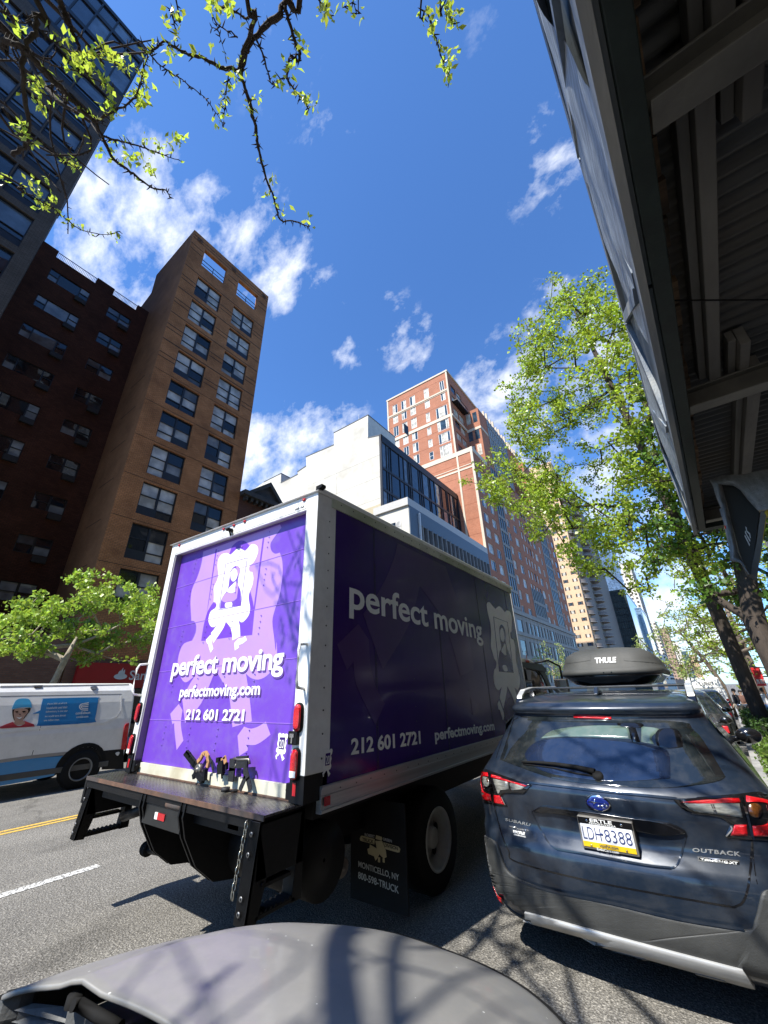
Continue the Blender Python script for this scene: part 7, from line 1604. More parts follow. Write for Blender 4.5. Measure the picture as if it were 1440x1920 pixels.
# second trunk, darker and nearer
g1=gz(11.3)+.14
T=crown_targets(230,[(3.0,1.0),(4.5,2.4),(6.5,3.0),(8.5,2.2),(10,.6)],2.6,12.6,rng,cl=.4)
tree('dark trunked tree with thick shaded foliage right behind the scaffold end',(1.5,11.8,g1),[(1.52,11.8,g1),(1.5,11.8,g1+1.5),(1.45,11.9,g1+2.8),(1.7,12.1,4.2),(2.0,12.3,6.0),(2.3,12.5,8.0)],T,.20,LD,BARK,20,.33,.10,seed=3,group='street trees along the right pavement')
for i,(x,y,h,r,lm,n,per,lab,sd_) in enumerate(((3.0,26.0,10,2.6,LG,120,12,'bright green street tree beyond the dark trunked tree',5),(3.4,36.0,10,3.2,LP,110,5,'sparse pale green tree, twigs showing, third along the right pavement',6),(4.6,52.0,10,3.4,LP,80,4,'sparse pale tree farther down the right pavement',7),(6.3,70.0,12,3.6,LG,90,10,'green tree far down the right pavement near the white van',8))):
    g=gz(y)+.14; T=crown_targets(n,[(g+2.6,.8),(g+4.5,r*.8),(g+6.5,r),(g+h*.8,r*.7),(g+h,.3)],x-.5,y,rng,cl=.5)
    tree(lab,(x,y,g),[(x,y,g),(x,y,g+2.5),(x-.1,y,g+4.5),(x-.2,y,g+7)],T,.17,lm,BARK2,per,.42,.13 if y<40 else .2,seed=sd_,group='street trees along the right pavement')
rr_=random.Random(8); T=[]
for _ in range(62):
    x=rr_.uniform(1195,1335); y=rr_.uniform(1125,1262)
    if y<1100+(x-1195)*.1 or (x<1225 and y<1170): continue
    q=at(x,y,1,rr_.uniform(38,44)); T+=[tuple(q+Vector((rr_.gauss(0,.35),rr_.gauss(0,.35),rr_.gauss(0,.3)))) for _ in range(3)]
g=gz(42)+.14; tree('sparse yellow green tree filling the far end of the avenue left of the white van',(1.9,42,g),[(1.9,42,g),(1.8,42,g+2.2),(1.2,41.5,g+4),(.3,41,g+6)],T,.15,LP,BARK2,6,.45,.15,seed=15,group='street trees along the right pavement')
# spreading tree behind the utility van
b=at(108,1284,0,-18.3); T=crown_targets(210,[(3.2,2.0),(3.9,3.1),(4.7,3.0),(5.5,2.0),(6.1,.6)],-18.1,5.7,rng,sx=.8,sy=1.05,cl=.33,shell=.3)
T+=[tuple(at(x,y,0,-18.2)) for x,y in ((200,1078),(160,1085),(75,1115),(12,1165),(60,1150),(100,1140),(280,1120),(240,1100),(295,1150),(300,1200),(250,1240),(10,1215),(40,1228))]
tree('low spreading street tree in fresh leaf behind the utility van',(-18.3,5.0,.14),[(-18.3,5.0,.14),(-18.3,5.05,1.2),(-18.25,5.15,2.1),(-18.2,5.3,3.0),(-18.2,5.5,4.0)],T,.10,LM,BARK3,15,.26,.12,seed=9)
# pale tree beyond the truck cab, across the avenue
c=at(1035,1250,0,-18.6); gy_=gz(c.y); T=crown_targets(70,[(c.z-1.5,1.0),(c.z+.3,2.6),(c.z+2.2,2.8),(c.z+4,1.0)],-18.6,c.y,rng,cl=.5)
tree('sparse pale tree across the avenue, seen above the truck cab mirror',(-18.6,c.y,gy_),[(-18.6,c.y,gy_),(-18.6,c.y,gy_+1.5),(-18.6,c.y,c.z-1),(-18.6,c.y,c.z)],T,.14,LP,BARK3,5,.5,.2,seed=10)
# ---- the bare thorny tree the picture is taken under: limbs reach forward over the camera
ft=thing('overhanging_tree',(.95,-3.4,.14),'nearly bare thorny tree with small yellow green leaf tufts reaching in at the top left','tree')
rg=random.Random(5); tk=MB(); lf=[]
def ctr(pts,res=4):
    P=[Vector(p[:3]) for p in pts]; rd=[p[3] for p in pts]; out=[];ro=[]
    for i in range(len(P)-1):
        p0=P[max(i-1,0)];p1=P[i];p2=P[i+1];p3=P[min(i+2,len(P)-1)]
        for j in range(res):
            t=j/res; out.append(.5*((2*p1)+(-p0+p2)*t+(2*p0-5*p1+4*p2-p3)*t*t+(-p0+3*p1-3*p2+p3)*t**3)); ro.append(rd[i]+(rd[i+1]-rd[i])*t)
    out.append(P[-1]); ro.append(rd[-1]); return out,ro
def limb(pts,thorn=True,leaf=0.0,res=4):
    o,r=ctr(pts,res); o=[p+Vector((rg.gauss(0,.35),rg.gauss(0,.35),rg.gauss(0,.35)))*max(rr,.006) for p,rr in zip(o,r)]; r=[x*rg.uniform(.88,1.18) for x in r]; tk.tube(o,r,n=7)
    if thorn:
        for p,q,rr in zip(o,o[1:],r):
            for _ in range(2):
                if rg.random()<.75:
                    s=p.lerp(q,rg.random()); d=Vector((rg.gauss(0,1),rg.gauss(0,1),rg.gauss(0,1))).normalized(); L=rg.uniform(.015,.04)+rr; tk.tube([s,s+d*L*.6,s+d*L],[rr*.45+.002,.003,.001],n=4)
                    if rr<.014 and rg.random()<leaf*.45: lf.append(s+d*L)
    return o
def PX(x,y,z,rpx):     # a photo pixel on a height plane; radius from its apparent size
    p=at(x,y,2,z); return (p.x,p.y,p.z,rpx*(p-CAM).dot(CM.col[2])/F_PX)
def px_limb(pts,z0,z1,r0,r1,leaf=.3,start=None):
    n=len(pts); L=[PX(x,y,z0+(z1-z0)*i/(n-1),r0+(r1-r0)*i/(n-1)) for i,(x,y) in enumerate(pts)]
    if start: L=start+L
    return limb(L,leaf=leaf)
CR=(.75,-2.6,3.6,.085)      # crotch
limb([(.95,-3.4,.1,.15),(.93,-3.3,1.5,.13),(.85,-3.0,2.8,.11),CR],thorn=False)
st1=[CR,(-.4,-2.4,5.0,.045),(-1.6,-1.6,5.6,.038)]
px_limb([(63,-10),(66,30),(66,62),(48,85),(42,120),(48,180),(55,240),(47,275),(25,292)],5.3,5.0,5.2,3.6,.06,st1)
px_limb([(108,-10),(118,20),(135,60),(150,92),(160,130),(172,146)],5.5,5.3,5.0,2.2,.15,[CR,(-.2,-2.2,5.0,.05),(-1.2,-1.4,5.7,.035)])
px_limb([(-30,48),(0,68),(40,86),(80,130),(125,175),(160,215),(178,228),(195,262),(214,300),(245,322),(268,340),(288,353),(310,357),(322,372)],5.1,4.8,5.6,.7,.20,[CR,(-.6,-2.6,4.8,.045),(-1.9,-1.8,5.2,.04)])
px_limb([(178,228),(205,212),(225,203),(250,186),(262,162),(270,130),(278,100)],4.95,5.0,2.3,.9,.7)
px_limb([(192,256),(215,262),(240,268),(268,276),(296,288),(335,299)],4.9,4.9,2.0,.6,.6)
px_limb([(460,-25),(478,20),(468,60),(456,100),(450,134)],5.3,5.2,4.0,4.2,.2,[CR,(.2,-1.6,5.2,.04),(-.3,-.6,5.7,.035)])
px_limb([(560,-30),(538,0),(515,30),(482,66),(462,92),(450,134)],5.5,5.2,5.2,4.6,.2,[CR,(.4,-1.4,5.2,.042),(-.1,-.4,5.8,.038)])
px_limb([(450,134),(425,128),(398,118),(362,104),(335,95),(310,78),(290,92),(278,98)],5.2,5.1,3.6,1.2,.35)
px_limb([(450,134),(460,165),(472,205),(479,245),(484,270),(491,305),(503,345),(516,380),(526,412),(548,414),(572,422),(580,425)],5.2,4.9,3.4,.7,.22)
px_limb([(535,12),(545,48),(553,80),(562,100),(556,115),(545,104),(541,125),(539,150),(556,172),(570,190),(580,206)],5.4,5.1,3.2,.9,.4)
px_limb([(480,72),(490,95),(500,125),(509,158),(530,148),(540,135)],5.2,5.1,1.8,.8,.2)
px_limb([(330,-5),(322,20),(326,45),(332,78)],5.3,5.2,1.6,.8,.8,[CR,(.0,-1.8,5.3,.04),(-.8,-.9,5.8,.02)])
px_limb([(385,-8),(410,12),(440,22),(462,34),(480,30)],5.5,5.4,1.6,1.8,.9)
px_limb([(790,-12),(800,18),(812,55),(822,90),(834,125),(842,148)],5.2,5.0,1.7,.6,.7,[CR,(.9,-.9,5.2,.035),(.4,.1,5.7,.02)])
px_limb([(826,-15),(832,8),(842,32),(852,45)],5.2,5.1,1.4,.7,1.0,[(.9,-.9,5.2,.03),(.4,.2,5.6,.015)])
px_limb([(600,-20),(605,5),(618,28)],5.3,5.2,1.2,.6,1.3,[(.4,-1.4,5.2,.03),(-.1,-.2,5.8,.014)])
px_limb([(672,-20),(662,2),(645,14)],5.3,5.2,1.0,.6,1.0,[(.4,-1.4,5.2,.025),(.1,-.2,5.8,.012)])
px_limb([(278,100),(300,122),(325,138),(355,160),(390,190),(412,222),(420,240)],5.05,4.9,1.1,.5,.35)
px_limb([(0,240),(35,250),(62,258),(95,280),(125,305),(150,320)],5.0,4.8,1.5,.5,.45,[(-3.2,-2.2,5.0,.03)])
px_limb([(0,325),(30,352),(62,368),(95,388),(122,408),(150,430),(200,440),(225,433)],4.9,4.7,1.6,.4,.35,[(-3.4,-1.8,4.9,.03)])
px_limb([(52,150),(85,160),(110,178),(140,195),(160,215),(200,235)],5.0,5.0,1.2,.5,.4)
px_limb([(75,55),(100,78),(130,95),(160,100),(200,112),(240,125),(262,130)],5.2,5.1,1.3,.5,.6)
px_limb([(58,100),(100,122),(140,132),(170,146),(215,165)],5.0,5.0,1.3,.6,.45)
px_limb([(430,130),(425,160),(422,190),(420,215)],5.15,5.0,.9,.5,.6); px_limb([(445,70),(420,52),(395,55)],5.25,5.2,1.4,.5,.3); px_limb([(395,20),(410,60),(423,110)],5.3,5.2,.7,.4,.2)
px_limb([(0,20),(20,32),(44,45),(60,30)],5.1,5.1,1.4,1.0,.2)
# the crown overhead, outside the frame: what casts the dappled shade
def sub_limb(a,b,r,dep):
    m=[(a[i]+b[i])/2+rg.gauss(0,.12) for i in range(3)]; limb([(*a,r),(*m,r*.8),(*b,r*.5)],leaf=.10,res=3)
    if dep>0:
        for _ in range(4):
            k=rg.uniform(.3,1); s=tuple(a[i]+(b[i]-a[i])*k for i in range(3)); d=Vector(b)-Vector(a); d=(d.normalized()+Vector((rg.gauss(0,.8),rg.gauss(0,.8),rg.gauss(0,.5)))).normalized()*rg.uniform(.6,1.2)*(1.0 if dep>1 else .6); sub_limb(s,tuple(Vector(s)+d),r*.45,dep-1)
for e in ((-2.3,-2.1,6.2),(-2.9,-1.3,6.6),(-.7,-1.0,6.6),(-1.6,-3.0,6.0),(-.4,-3.6,5.8),(.9,-4.4,6.4),(-2.4,-3.6,5.2),(-3.6,-2.3,5.6),(.2,-1.4,6.8),(-1.2,-4.3,5.4),(.4,-.9,5.6)): sub_limb(CR[:3],e,.035,2)
limb([CR,(-1.2,-2.9,4.9,.036),(-2.5,-2.4,5.2,.034),(-2.65,-1.6,5.6,.032),(-2.6,-.9,5.8,.026),(-2.75,-.3,6.0,.018)],leaf=.2)
for a_,b_3 in (((-2.55,-2.2,5.3),(-2.9,-1.0,5.0)),((-2.65,-1.6,5.6),(-2.2,-.7,6.0)),((-2.6,-.9,5.8),(-3.0,-.4,5.5)),((-1.2,-2.9,4.9),(-1.5,-1.7,5.6)),((-2.7,-.5,5.9),(-2.4,-.1,5.4)),((-2.6,-1.2,5.7),(-3.0,-.5,6.4)),((-2.65,-1.7,5.5),(-2.95,-1.1,4.9)),((-2.6,-.9,5.8),(-2.5,-.2,6.3))): sub_limb(a_,b_3,.018,1)
# tufts that the photo shows, denser groups
for x,y,n in ((35,45,5),(38,60,3),(122,66,5),(128,72,3),(140,105,8),(160,110,8),(178,100,8),(190,95,7),(150,125,8),(170,130,8),(130,120,4),(205,98,4),(222,110,6),(235,122,6),(232,108,4),(195,155,7),(200,165,5),(70,155,7),(62,170,5),(75,190,7),(80,205,5),(40,240,8),(48,248,8),(35,235,4),(205,190,6),(212,205,6),(258,130,5),(265,180,8),(268,195,8),(255,170,4),(280,155,3),(330,255,9),(338,262,7),(318,270,5),(300,275,6),(280,262,5),(215,290,6),(240,295,8),(250,300,8),(270,305,8),(285,320,8),(180,285,5),(130,300,8),(145,312,7),(60,345,8),(72,370,8),(85,390,8),(100,375,6),(10,335,5),(95,335,3),(140,420,3),(155,430,4),(210,435,3),(325,90,5),(312,40,3),(325,20,4),(395,10,8),(405,15,6),(425,20,6),(440,8,4),(392,90,3),(365,95,3),(312,98,4),(425,180,4),(420,210,4),(412,232,5),(440,140,5),(450,120,4),(470,205,4),(485,185,3),(512,340,4),(505,368,6),(520,395,3),(528,388,3),(575,415,4),(545,395,2),(575,185,8),(585,200,5),(568,88,5),(545,120,5),(520,150,4),(610,12,9),(605,28,5),(655,6,5),(800,25,7),(845,20,10),(850,40,8),(838,12,7),(838,100,5),(830,125,7),(840,140,6),(845,95,4),(812,55,4)):
    for _ in range(n): 
        p=at(x+rg.gauss(0,5),y+rg.gauss(0,5),2,rg.uniform(4.9,5.15)); lf.append(p)
tk.build('trunk_and_limbs',mat('black_thorny_bark',(.035,.026,.02),.9,var=.4,scale=20,bump=.6,bscale=60),ft)
V,F=leaves([tuple(p) for p in lf],.024,2,.036,np.random.default_rng(21),aspect=.62); np_mesh('leaf_tufts',V,F,LY,ft)
# ---- clipped hedges in the tree pits
def hedge(label,x0,y0,x1,y1,h,seed,group,lm=LH):
    r=np.random.default_rng(seed); g=gz((y0+y1)/2)+.145; t=thing('hedge',((x0+x1)/2,(y0+y1)/2,g),label,'hedge',group); o=MB(); o.box((x0+.12,y0+.12,g),(x1-.12,y1-.12,g+h-.12)); o.build('twig_core',mat('hedge_core',(.012,.018,.008),.95,var=.5,scale=20),t)
    n=int((x1-x0)*(y1-y0)*120+ (x1-x0+y1-y0)*2*h*150); C=[]
    while len(C)<n:
        p=[r.uniform(x0,x1),r.uniform(y0,y1),r.uniform(.05,h)]; d=[p[0]-x0,x1-p[0],p[1]-y0,y1-p[1],h-p[2]]
        if min(d)<.16: C.append((p[0]+r.normal(0,.03),p[1]+r.normal(0,.03),g+p[2]+r.normal(0,.03)))
    V,F=leaves(C,.06,6,.05,r); np_mesh('foliage',V,F,lm,t)
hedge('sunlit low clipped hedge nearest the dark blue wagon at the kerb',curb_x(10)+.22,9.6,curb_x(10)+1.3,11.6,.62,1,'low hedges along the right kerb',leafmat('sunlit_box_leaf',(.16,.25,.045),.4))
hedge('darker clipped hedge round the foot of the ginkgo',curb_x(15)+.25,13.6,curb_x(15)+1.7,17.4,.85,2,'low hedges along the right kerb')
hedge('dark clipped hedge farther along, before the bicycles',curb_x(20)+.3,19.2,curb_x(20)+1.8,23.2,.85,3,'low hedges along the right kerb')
# ================================================================ scaffold shed over the right pavement
sxx=lambda y:.195+.05*y
SH_Y0,SH_Y1=-5.0,4.85
shd=thing('sidewalk_shed',(2.5,0,3.0),'dark green timber and steel scaffold shed roofing the right pavement','scaffold shed')
GRN=mat('weathered_blue_green_board',(.10,.13,.15),.75,var=.35,scale=5,bump=.4,bscale=40,stretch=(1,.3,3),var2=(.22,.24,.25)); DGR=mat('dark_green_beam',(.012,.022,.018),.6,var=.4,scale=9,bump=.2,bscale=60)
WDB=mat('stained_timber',(.16,.10,.055),.85,var=.5,scale=7,bump=.5,bscale=30,stretch=(.3,3,1),var2=(.03,.022,.015)); GPT=mat('grey_painted_timber',(.18,.17,.15),.75,var=.25,scale=6,bump=.4,bscale=35,stretch=(1,.2,1),var2=(.09,.085,.075))
STB=mat('grey_steel_beam',(.14,.135,.115),.5,metal=.3,var=.3,scale=5,bump=.1,var2=(.15,.14,.115))
def sl(y0,y1,a0,a1,z0,z1,mb,mi=0): mb.prism([(sxx(y0)+a0,y0,z0),(sxx(y0)+a1,y0,z0),(sxx(y1)+a1,y1,z0),(sxx(y1)+a0,y1,z0)],(0,0,z1-z0),mi)
o=MB(); sl(SH_Y0,SH_Y1-.11,.013,.070,3.001,3.2,o); sl(SH_Y0,SH_Y1-.11,.02,.05,3.2,3.24,o); o.build('edge_beam',DGR,shd,bevel=.004)
o=MB()
for (a,b,z0,z1,d) in ((SH_Y0,-1.0,3.02,4.0,0),(-.98,1.40,3.02,4.0,.004),(1.42,3.80,3.02,3.99,0),(3.82,SH_Y1,3.02,4.0,.004)): sl(a,b,-.004+d,.012,z0,z1,o)
o.build('parapet_board',GRN,shd)
o=MB()
y=-.98
for y in (-.98,.2,1.41,2.6,3.81,4.8): sl(y-.045,y+.045,-.034,-.0045,3.082,3.928,o)
sl(SH_Y0,SH_Y1,-.03,-.003,3.93,4.02,o); sl(SH_Y0,SH_Y1,-.03,-.003,3.0,3.08,o)
for a,b in ((.25,1.36),(1.46,2.55),(2.65,3.76)):
    o.prism([(sxx(a)-.02,a,3.1),(sxx(a)-.02,a+.09,3.1),(sxx(b)-.02,b,3.92),(sxx(b)-.02,b-.09,3.92)],(-.02,0,0))
o.build('parapet_frame',mat('worn_blue_grey_paint',(.12,.155,.20),.6,var=.3,scale=9,bump=.3,bscale=60,stretch=(1,.2,1),var2=(.42,.42,.38)),shd)
# debris netting tied over the parapet, sagging in folds
NET=mat('debris_netting',(.30,.34,.38),.5,var=.6,scale=6,bump=.3,bscale=200,stretch=(1,1,6)); rn=np.random.default_rng(3)
o=MB(); NY,NZ=80,12
for i in range(NY+1):
    for j in range(NZ+1):
        y=-1.2+5.9*i/NY; z=3.06+.88*j/NZ; f=.012+.018*abs(math.sin(y*2.6+z*3.1))+.010*math.sin(y*9+z*7)+.006*math.sin(y*23-z*11); o.v.append((sxx(y)-.026-f*.45*math.sin(math.pi*j/NZ)**.5,y,z+.02*math.sin(y*5)))
for s0 in range(0,NY,26):
    q_=MB(); e_=min(NY,s0+15); q_.v=o.v[s0*(NZ+1):(e_+1)*(NZ+1)]
    for i in range(e_-s0):
        for j in range(NZ): a=i*(NZ+1)+j; q_.f.append((a,a+NZ+1,a+NZ+2,a+1)); q_.mi.append(0); q_.sm.append(True)
    q_.build('debris_netting',NET,shd)
o=MB(); sl(SH_Y0,SH_Y1-.11,.072,.11,3.206,3.24,o)
y=SH_Y0
while y<SH_Y1-.15: 
    sl(y,y+.13,.072,.105+.02*rg.random(),3.165+.02*rg.random(),3.205,o); y+=.15
o.build('timber_edge',WDB,shd)
# corrugated deck: ribs run across the pavement
o=MB(); NYc=860; xs_=[.095,.9,1.8,3.2,5.4]
COR=mat('dusty_corrugated_steel',(.10,.10,.095),.6,metal=.35,var=.35,scale=4,bump=.15,stretch=(.4,2,1),var2=(.12,.105,.085))
for i in range(NYc+1):
    y=SH_Y0+(SH_Y1-SH_Y0)*i/NYc; z=3.245+.013*math.sin(i*math.pi/3.0)
    for a in xs_: o.v.append((sxx(y)+a-.012*(i%2),y-.12*a*0,z+.006*math.sin(a*4)))
K=len(xs_)
for i in range(NYc):
    for k in range(K-1): a=i*K+k; o.f.append((a,a+K,a+K+1,a+1)); o.mi.append(0); o.sm.append(True)
cd_=o.build('corrugated_deck',COR,shd)
o=MB(); sl(SH_Y0,SH_Y1,.02,5.4,3.27,3.30,o); o.build('deck_boards',WDB,shd)
for (a0,a1,y0,y1,z0) in ((.195,.243,.86,2.38,3.12),(.237,.285,SH_Y0,.84,3.12),(.30,.345,SH_Y0,1.08,3.115),(.32,.36,2.14,2.62,3.12),(.36,.42,2.42,4.5,3.12),(1.3,1.4,SH_Y0,SH_Y1,3.12),(2.2,2.3,SH_Y0,SH_Y1,3.12),(.62,.70,SH_Y0,SH_Y1-.2,3.12)):
    o=MB(); sl(y0,y1,a0,a1,z0,3.225,o); sl(y0,y1,a0-.035,a0-.003,3.16,3.225,o); o.build('joist',GPT,shd,bevel=.004)
def ibeam(y,a0,a1,z0=3.0,h=.12,w=.085,skew=0):
    o=MB()
    for z,t in ((z0,.012),(z0+h-.012,.012)): o.prism([(sxx(y)+a0,y-w/2,z),(sxx(y)+a1,y-w/2+skew,z),(sxx(y)+a1,y+w/2+skew,z),(sxx(y)+a0,y+w/2,z)],(0,0,t))
    o.prism([(sxx(y)+a0,y-.006,z0+.012),(sxx(y)+a1,y-.006+skew,z0+.012),(sxx(y)+a1,y+.006+skew,z0+.012),(sxx(y)+a0,y+.006,z0+.012)],(0,0,h-.024)); return o
for y,a in ((.84,.075),(2.40,.072),(4.55,.08),(-1.2,.08),(-3.4,.08)):
    ibeam(y,a,5.3,z0=3.005 if y<4 else 3.02).build('steel_beam',STB,shd,bevel=.003)
o=MB(); sl(SH_Y1-.10,SH_Y1,.013,5.3,3.02,3.2,o); o.build('end_beam',DGR,shd)
for x in (1.95,4.6):
    for y in (.84,2.4,4.55,-1.2,-3.4): o=MB(); o.tube([(x,y,.15),(x,y,3.0)],.045,n=12); o.lathe((x,y,.15),(0,0,1),[(0,.1),(.012,.1),(.012,.04)],12); o.build('post',STB,shd)
o=MB(); 
A=at(1262,563,2,3.12); B=at(1440,562,2,3.12); o.tube([A,B,(B+(B-A))],.0035,n=5); o.build('stray_wire',RUB,shd)
# boxed sign under the shed end, wrapped in plastic netting
hs_=thing('wrapped_sign',(.62,3.5,2.6),'black boxed sign wrapped in plastic netting, hanging under the end of the scaffold','sign')
PK=lambda x,y,d: at(1300+x/8,860+y/8,1,d)
def poly(pts,d,th,name,m,parent,bev=0):
    o=MB(); o.prism([PK(x,y,d) for x,y in pts],(0,th,0)); return o.build(name,m,parent,bevel=bev)
poly([(430,392),(600,408),(690,450),(800,600),(905,720),(990,800),(930,1250),(870,1735),(830,1725),(700,1440),(560,900)],3.5,.10,'panel',mat('matt_black_panel',(.012,.013,.012),.5,var=.2),hs_)
for q in ([(780,1015),(800,1035),(805,1080),(850,1120),(862,1190),(850,1190),(838,1135),(795,1090)],[(775,1080),(785,1085),(800,1130),(855,1220),(850,1250),(795,1150),(775,1110)],[(770,1140),(780,1150),(850,1290),(842,1310),(770,1165)]): poly(q,3.497,.002,'sign_glyph',SGN,hs_)
poly([(1010,790),(1100,775),(1090,880),(985,1580),(960,1790),(870,1735),(880,1600),(950,1250)],3.49,.11,'light_box_edge',GPT,hs_)
poly([(1100,800),(1110,800),(1000,1560),(990,1560)],3.485,.01,'yellow_cable',mat('yellow_cable',(.45,.30,.02),.5),hs_)
poly([(1065,800),(1120,750),(1180,790),(1180,860),(1110,870)],3.48,.03,'yellow_hook',mat('yellow_hook',(.50,.36,.02),.5),hs_,.003)
o=MB(); MW=PLW=mat('plastic_wrap',(.20,.205,.20),.35,var=.35,scale=30,bump=.7,bscale=180,stretch=(1,1,.4))
def net(pts_a,pts_b,d,name):
    """sheet between two traced edges with fine ribs"""
    o=MB(); n=len(pts_a); M=10
    for i in range(n):
        for j in range(M+1):
            t=j/M; x=pts_a[i][0]*(1-t)+pts_b[i][0]*t; y=pts_a[i][1]*(1-t)+pts_b[i][1]*t; dd=d-.03*math.sin(math.pi*t)-.01*math.sin(i*2.1+j); o.v.append(tuple(PK(x,y,dd)))
    for i in range(n-1):
        for j in range(M): a=i*(M+1)+j; o.f.append((a,a+1,a+M+2,a+M+1)); o.mi.append(0); o.sm.append(True)
    return o.build(name,PLW,hs_)
net([(240,320),(300,430),(350,600),(415,740),(390,760),(450,950),(500,1200),(555,1460),(540,1530),(700,1560),(830,1740)],[(430,392),(450,480),(480,620),(515,760),(530,800),(570,940),(610,1120),(650,1290),(690,1450),(760,1560),(850,1740)],3.46,'plastic_wrap')
net([(240,320),(420,250),(620,240),(780,230),(1000,180),(1200,140)],[(430,392),(600,405),(720,480),(840,640),(960,770),(1200,760)],3.45,'plastic_wrap')
poly([(455,1000),(520,1010),(530,1065),(480,1050)],3.44,.01,'red_patch',RLENS,hs_)  # small red mark over the wrap
# ================================================================ street furniture and people
SBK=mat('black_lamp_post',(.015,.016,.016),.45,metal=.4)
c=at(1024,1290,0,-16.9); g=gz(c.y); t=thing('street_lamp',(-16.9,c.y,g),'black arched street lamp across the avenue, seen above the truck cab','street lamp')
zt_=at(1021,1217,0,-16.9).z
o=MB(); o.tube([(-16.9,c.y,g),(-16.9,c.y,g+1),(-16.9,c.y,zt_-.6)],[.12,.08,.06],n=8); o.build('pole',SBK,t)
o=MB(); o.tube([(-16.9,c.y,zt_-.6),(-16.8,c.y,zt_-.1),(-16.4,c.y+.4,zt_),(-15.9,c.y+.8,zt_-.3),(-15.8,c.y+.9,zt_-.8)],.04,n=6); o.build('arm',SBK,t); o=MB(); o.sphere((-15.8,c.y+.9,zt_-.95),.22,sc=(1,1,.7)); o.build('lamp_head',SBK,t)
YEL=mat('signal_yellow',(.70,.32,.02),.5,var=.08)
c=at(1279,1254,1,75); t=thing('traffic_light',tuple(c),'yellow traffic light hanging over the far end of the avenue','traffic light')
o=MB(); o.box((c.x-.2,74.8,c.z-.6),(c.x+.2,75.1,c.z+.6)); o.build('housing',YEL,t,bevel=.03)
for k in (-.38,0,.38): o=MB(); o.lathe((c.x,74.8,c.z+k),(0,-1,0),[(0,.001),(0,.13),(.14,.15),(.14,.14),(.01,.12)],12); o.build('lens',GLN,t)
o=MB(); o.tube([(c.x,75,c.z+.6),(c.x,75,c.z+.9),(c.x-5,75.2,c.z+1.2),(-17,75.4,c.z+.6)],.06,n=6); o.tube([(-17,75.4,c.z+.6),(-17,75.4,gz(75))],.11,n=8); o.build('mast',SBK,t)
c=at(1424,1275,1,26); t=thing('shop_sign',tuple(c),'red and white projecting shop sign behind the tree trunks on the right','sign')
a_=at(1407,1252,1,26); b_2=at(1438,1286,1,26)
o=MB(); o.box((a_.x,26,b_2.z),(b_2.x,26.12,a_.z)); o.build('panel',mat('bright_red_sign',(.62,.02,.025),.45),t,bevel=.01); o=MB(); W5=b_2.x-a_.x; H5=a_.z-b_2.z
for k_,(fx,fw,sl_) in enumerate(((.06,.10,.05),(.20,.06,.0),(.30,.12,-.06),(.46,.05,.04),(.55,.11,.0),(.70,.07,-.03),(.81,.11,.02))): o.prism([(a_.x+W5*fx,25.996,b_2.z+H5*.12),(a_.x+W5*(fx+fw*.8),25.996,b_2.z+H5*.12),(a_.x+W5*(fx+fw+sl_),25.996,b_2.z+H5*.36),(a_.x+W5*(fx+sl_),25.996,b_2.z+H5*.36)],(0,.003,0))
tag(o.build('lettering',SGN,t),kind='stuff')
o=MB(); o.box((a_.x+.15,26.02,b_2.z-.55),(b_2.x-.15,26.1,b_2.z-.03)); o.build('orange_board',mat('orange_board',(.75,.22,.05),.5),t)
o=MB(); o.tube([(b_2.x,26.06,(a_.z+b_2.z)/2),(9,26.06,(a_.z+b_2.z)/2)],.03,n=6); o.build('bracket',SBK,t)
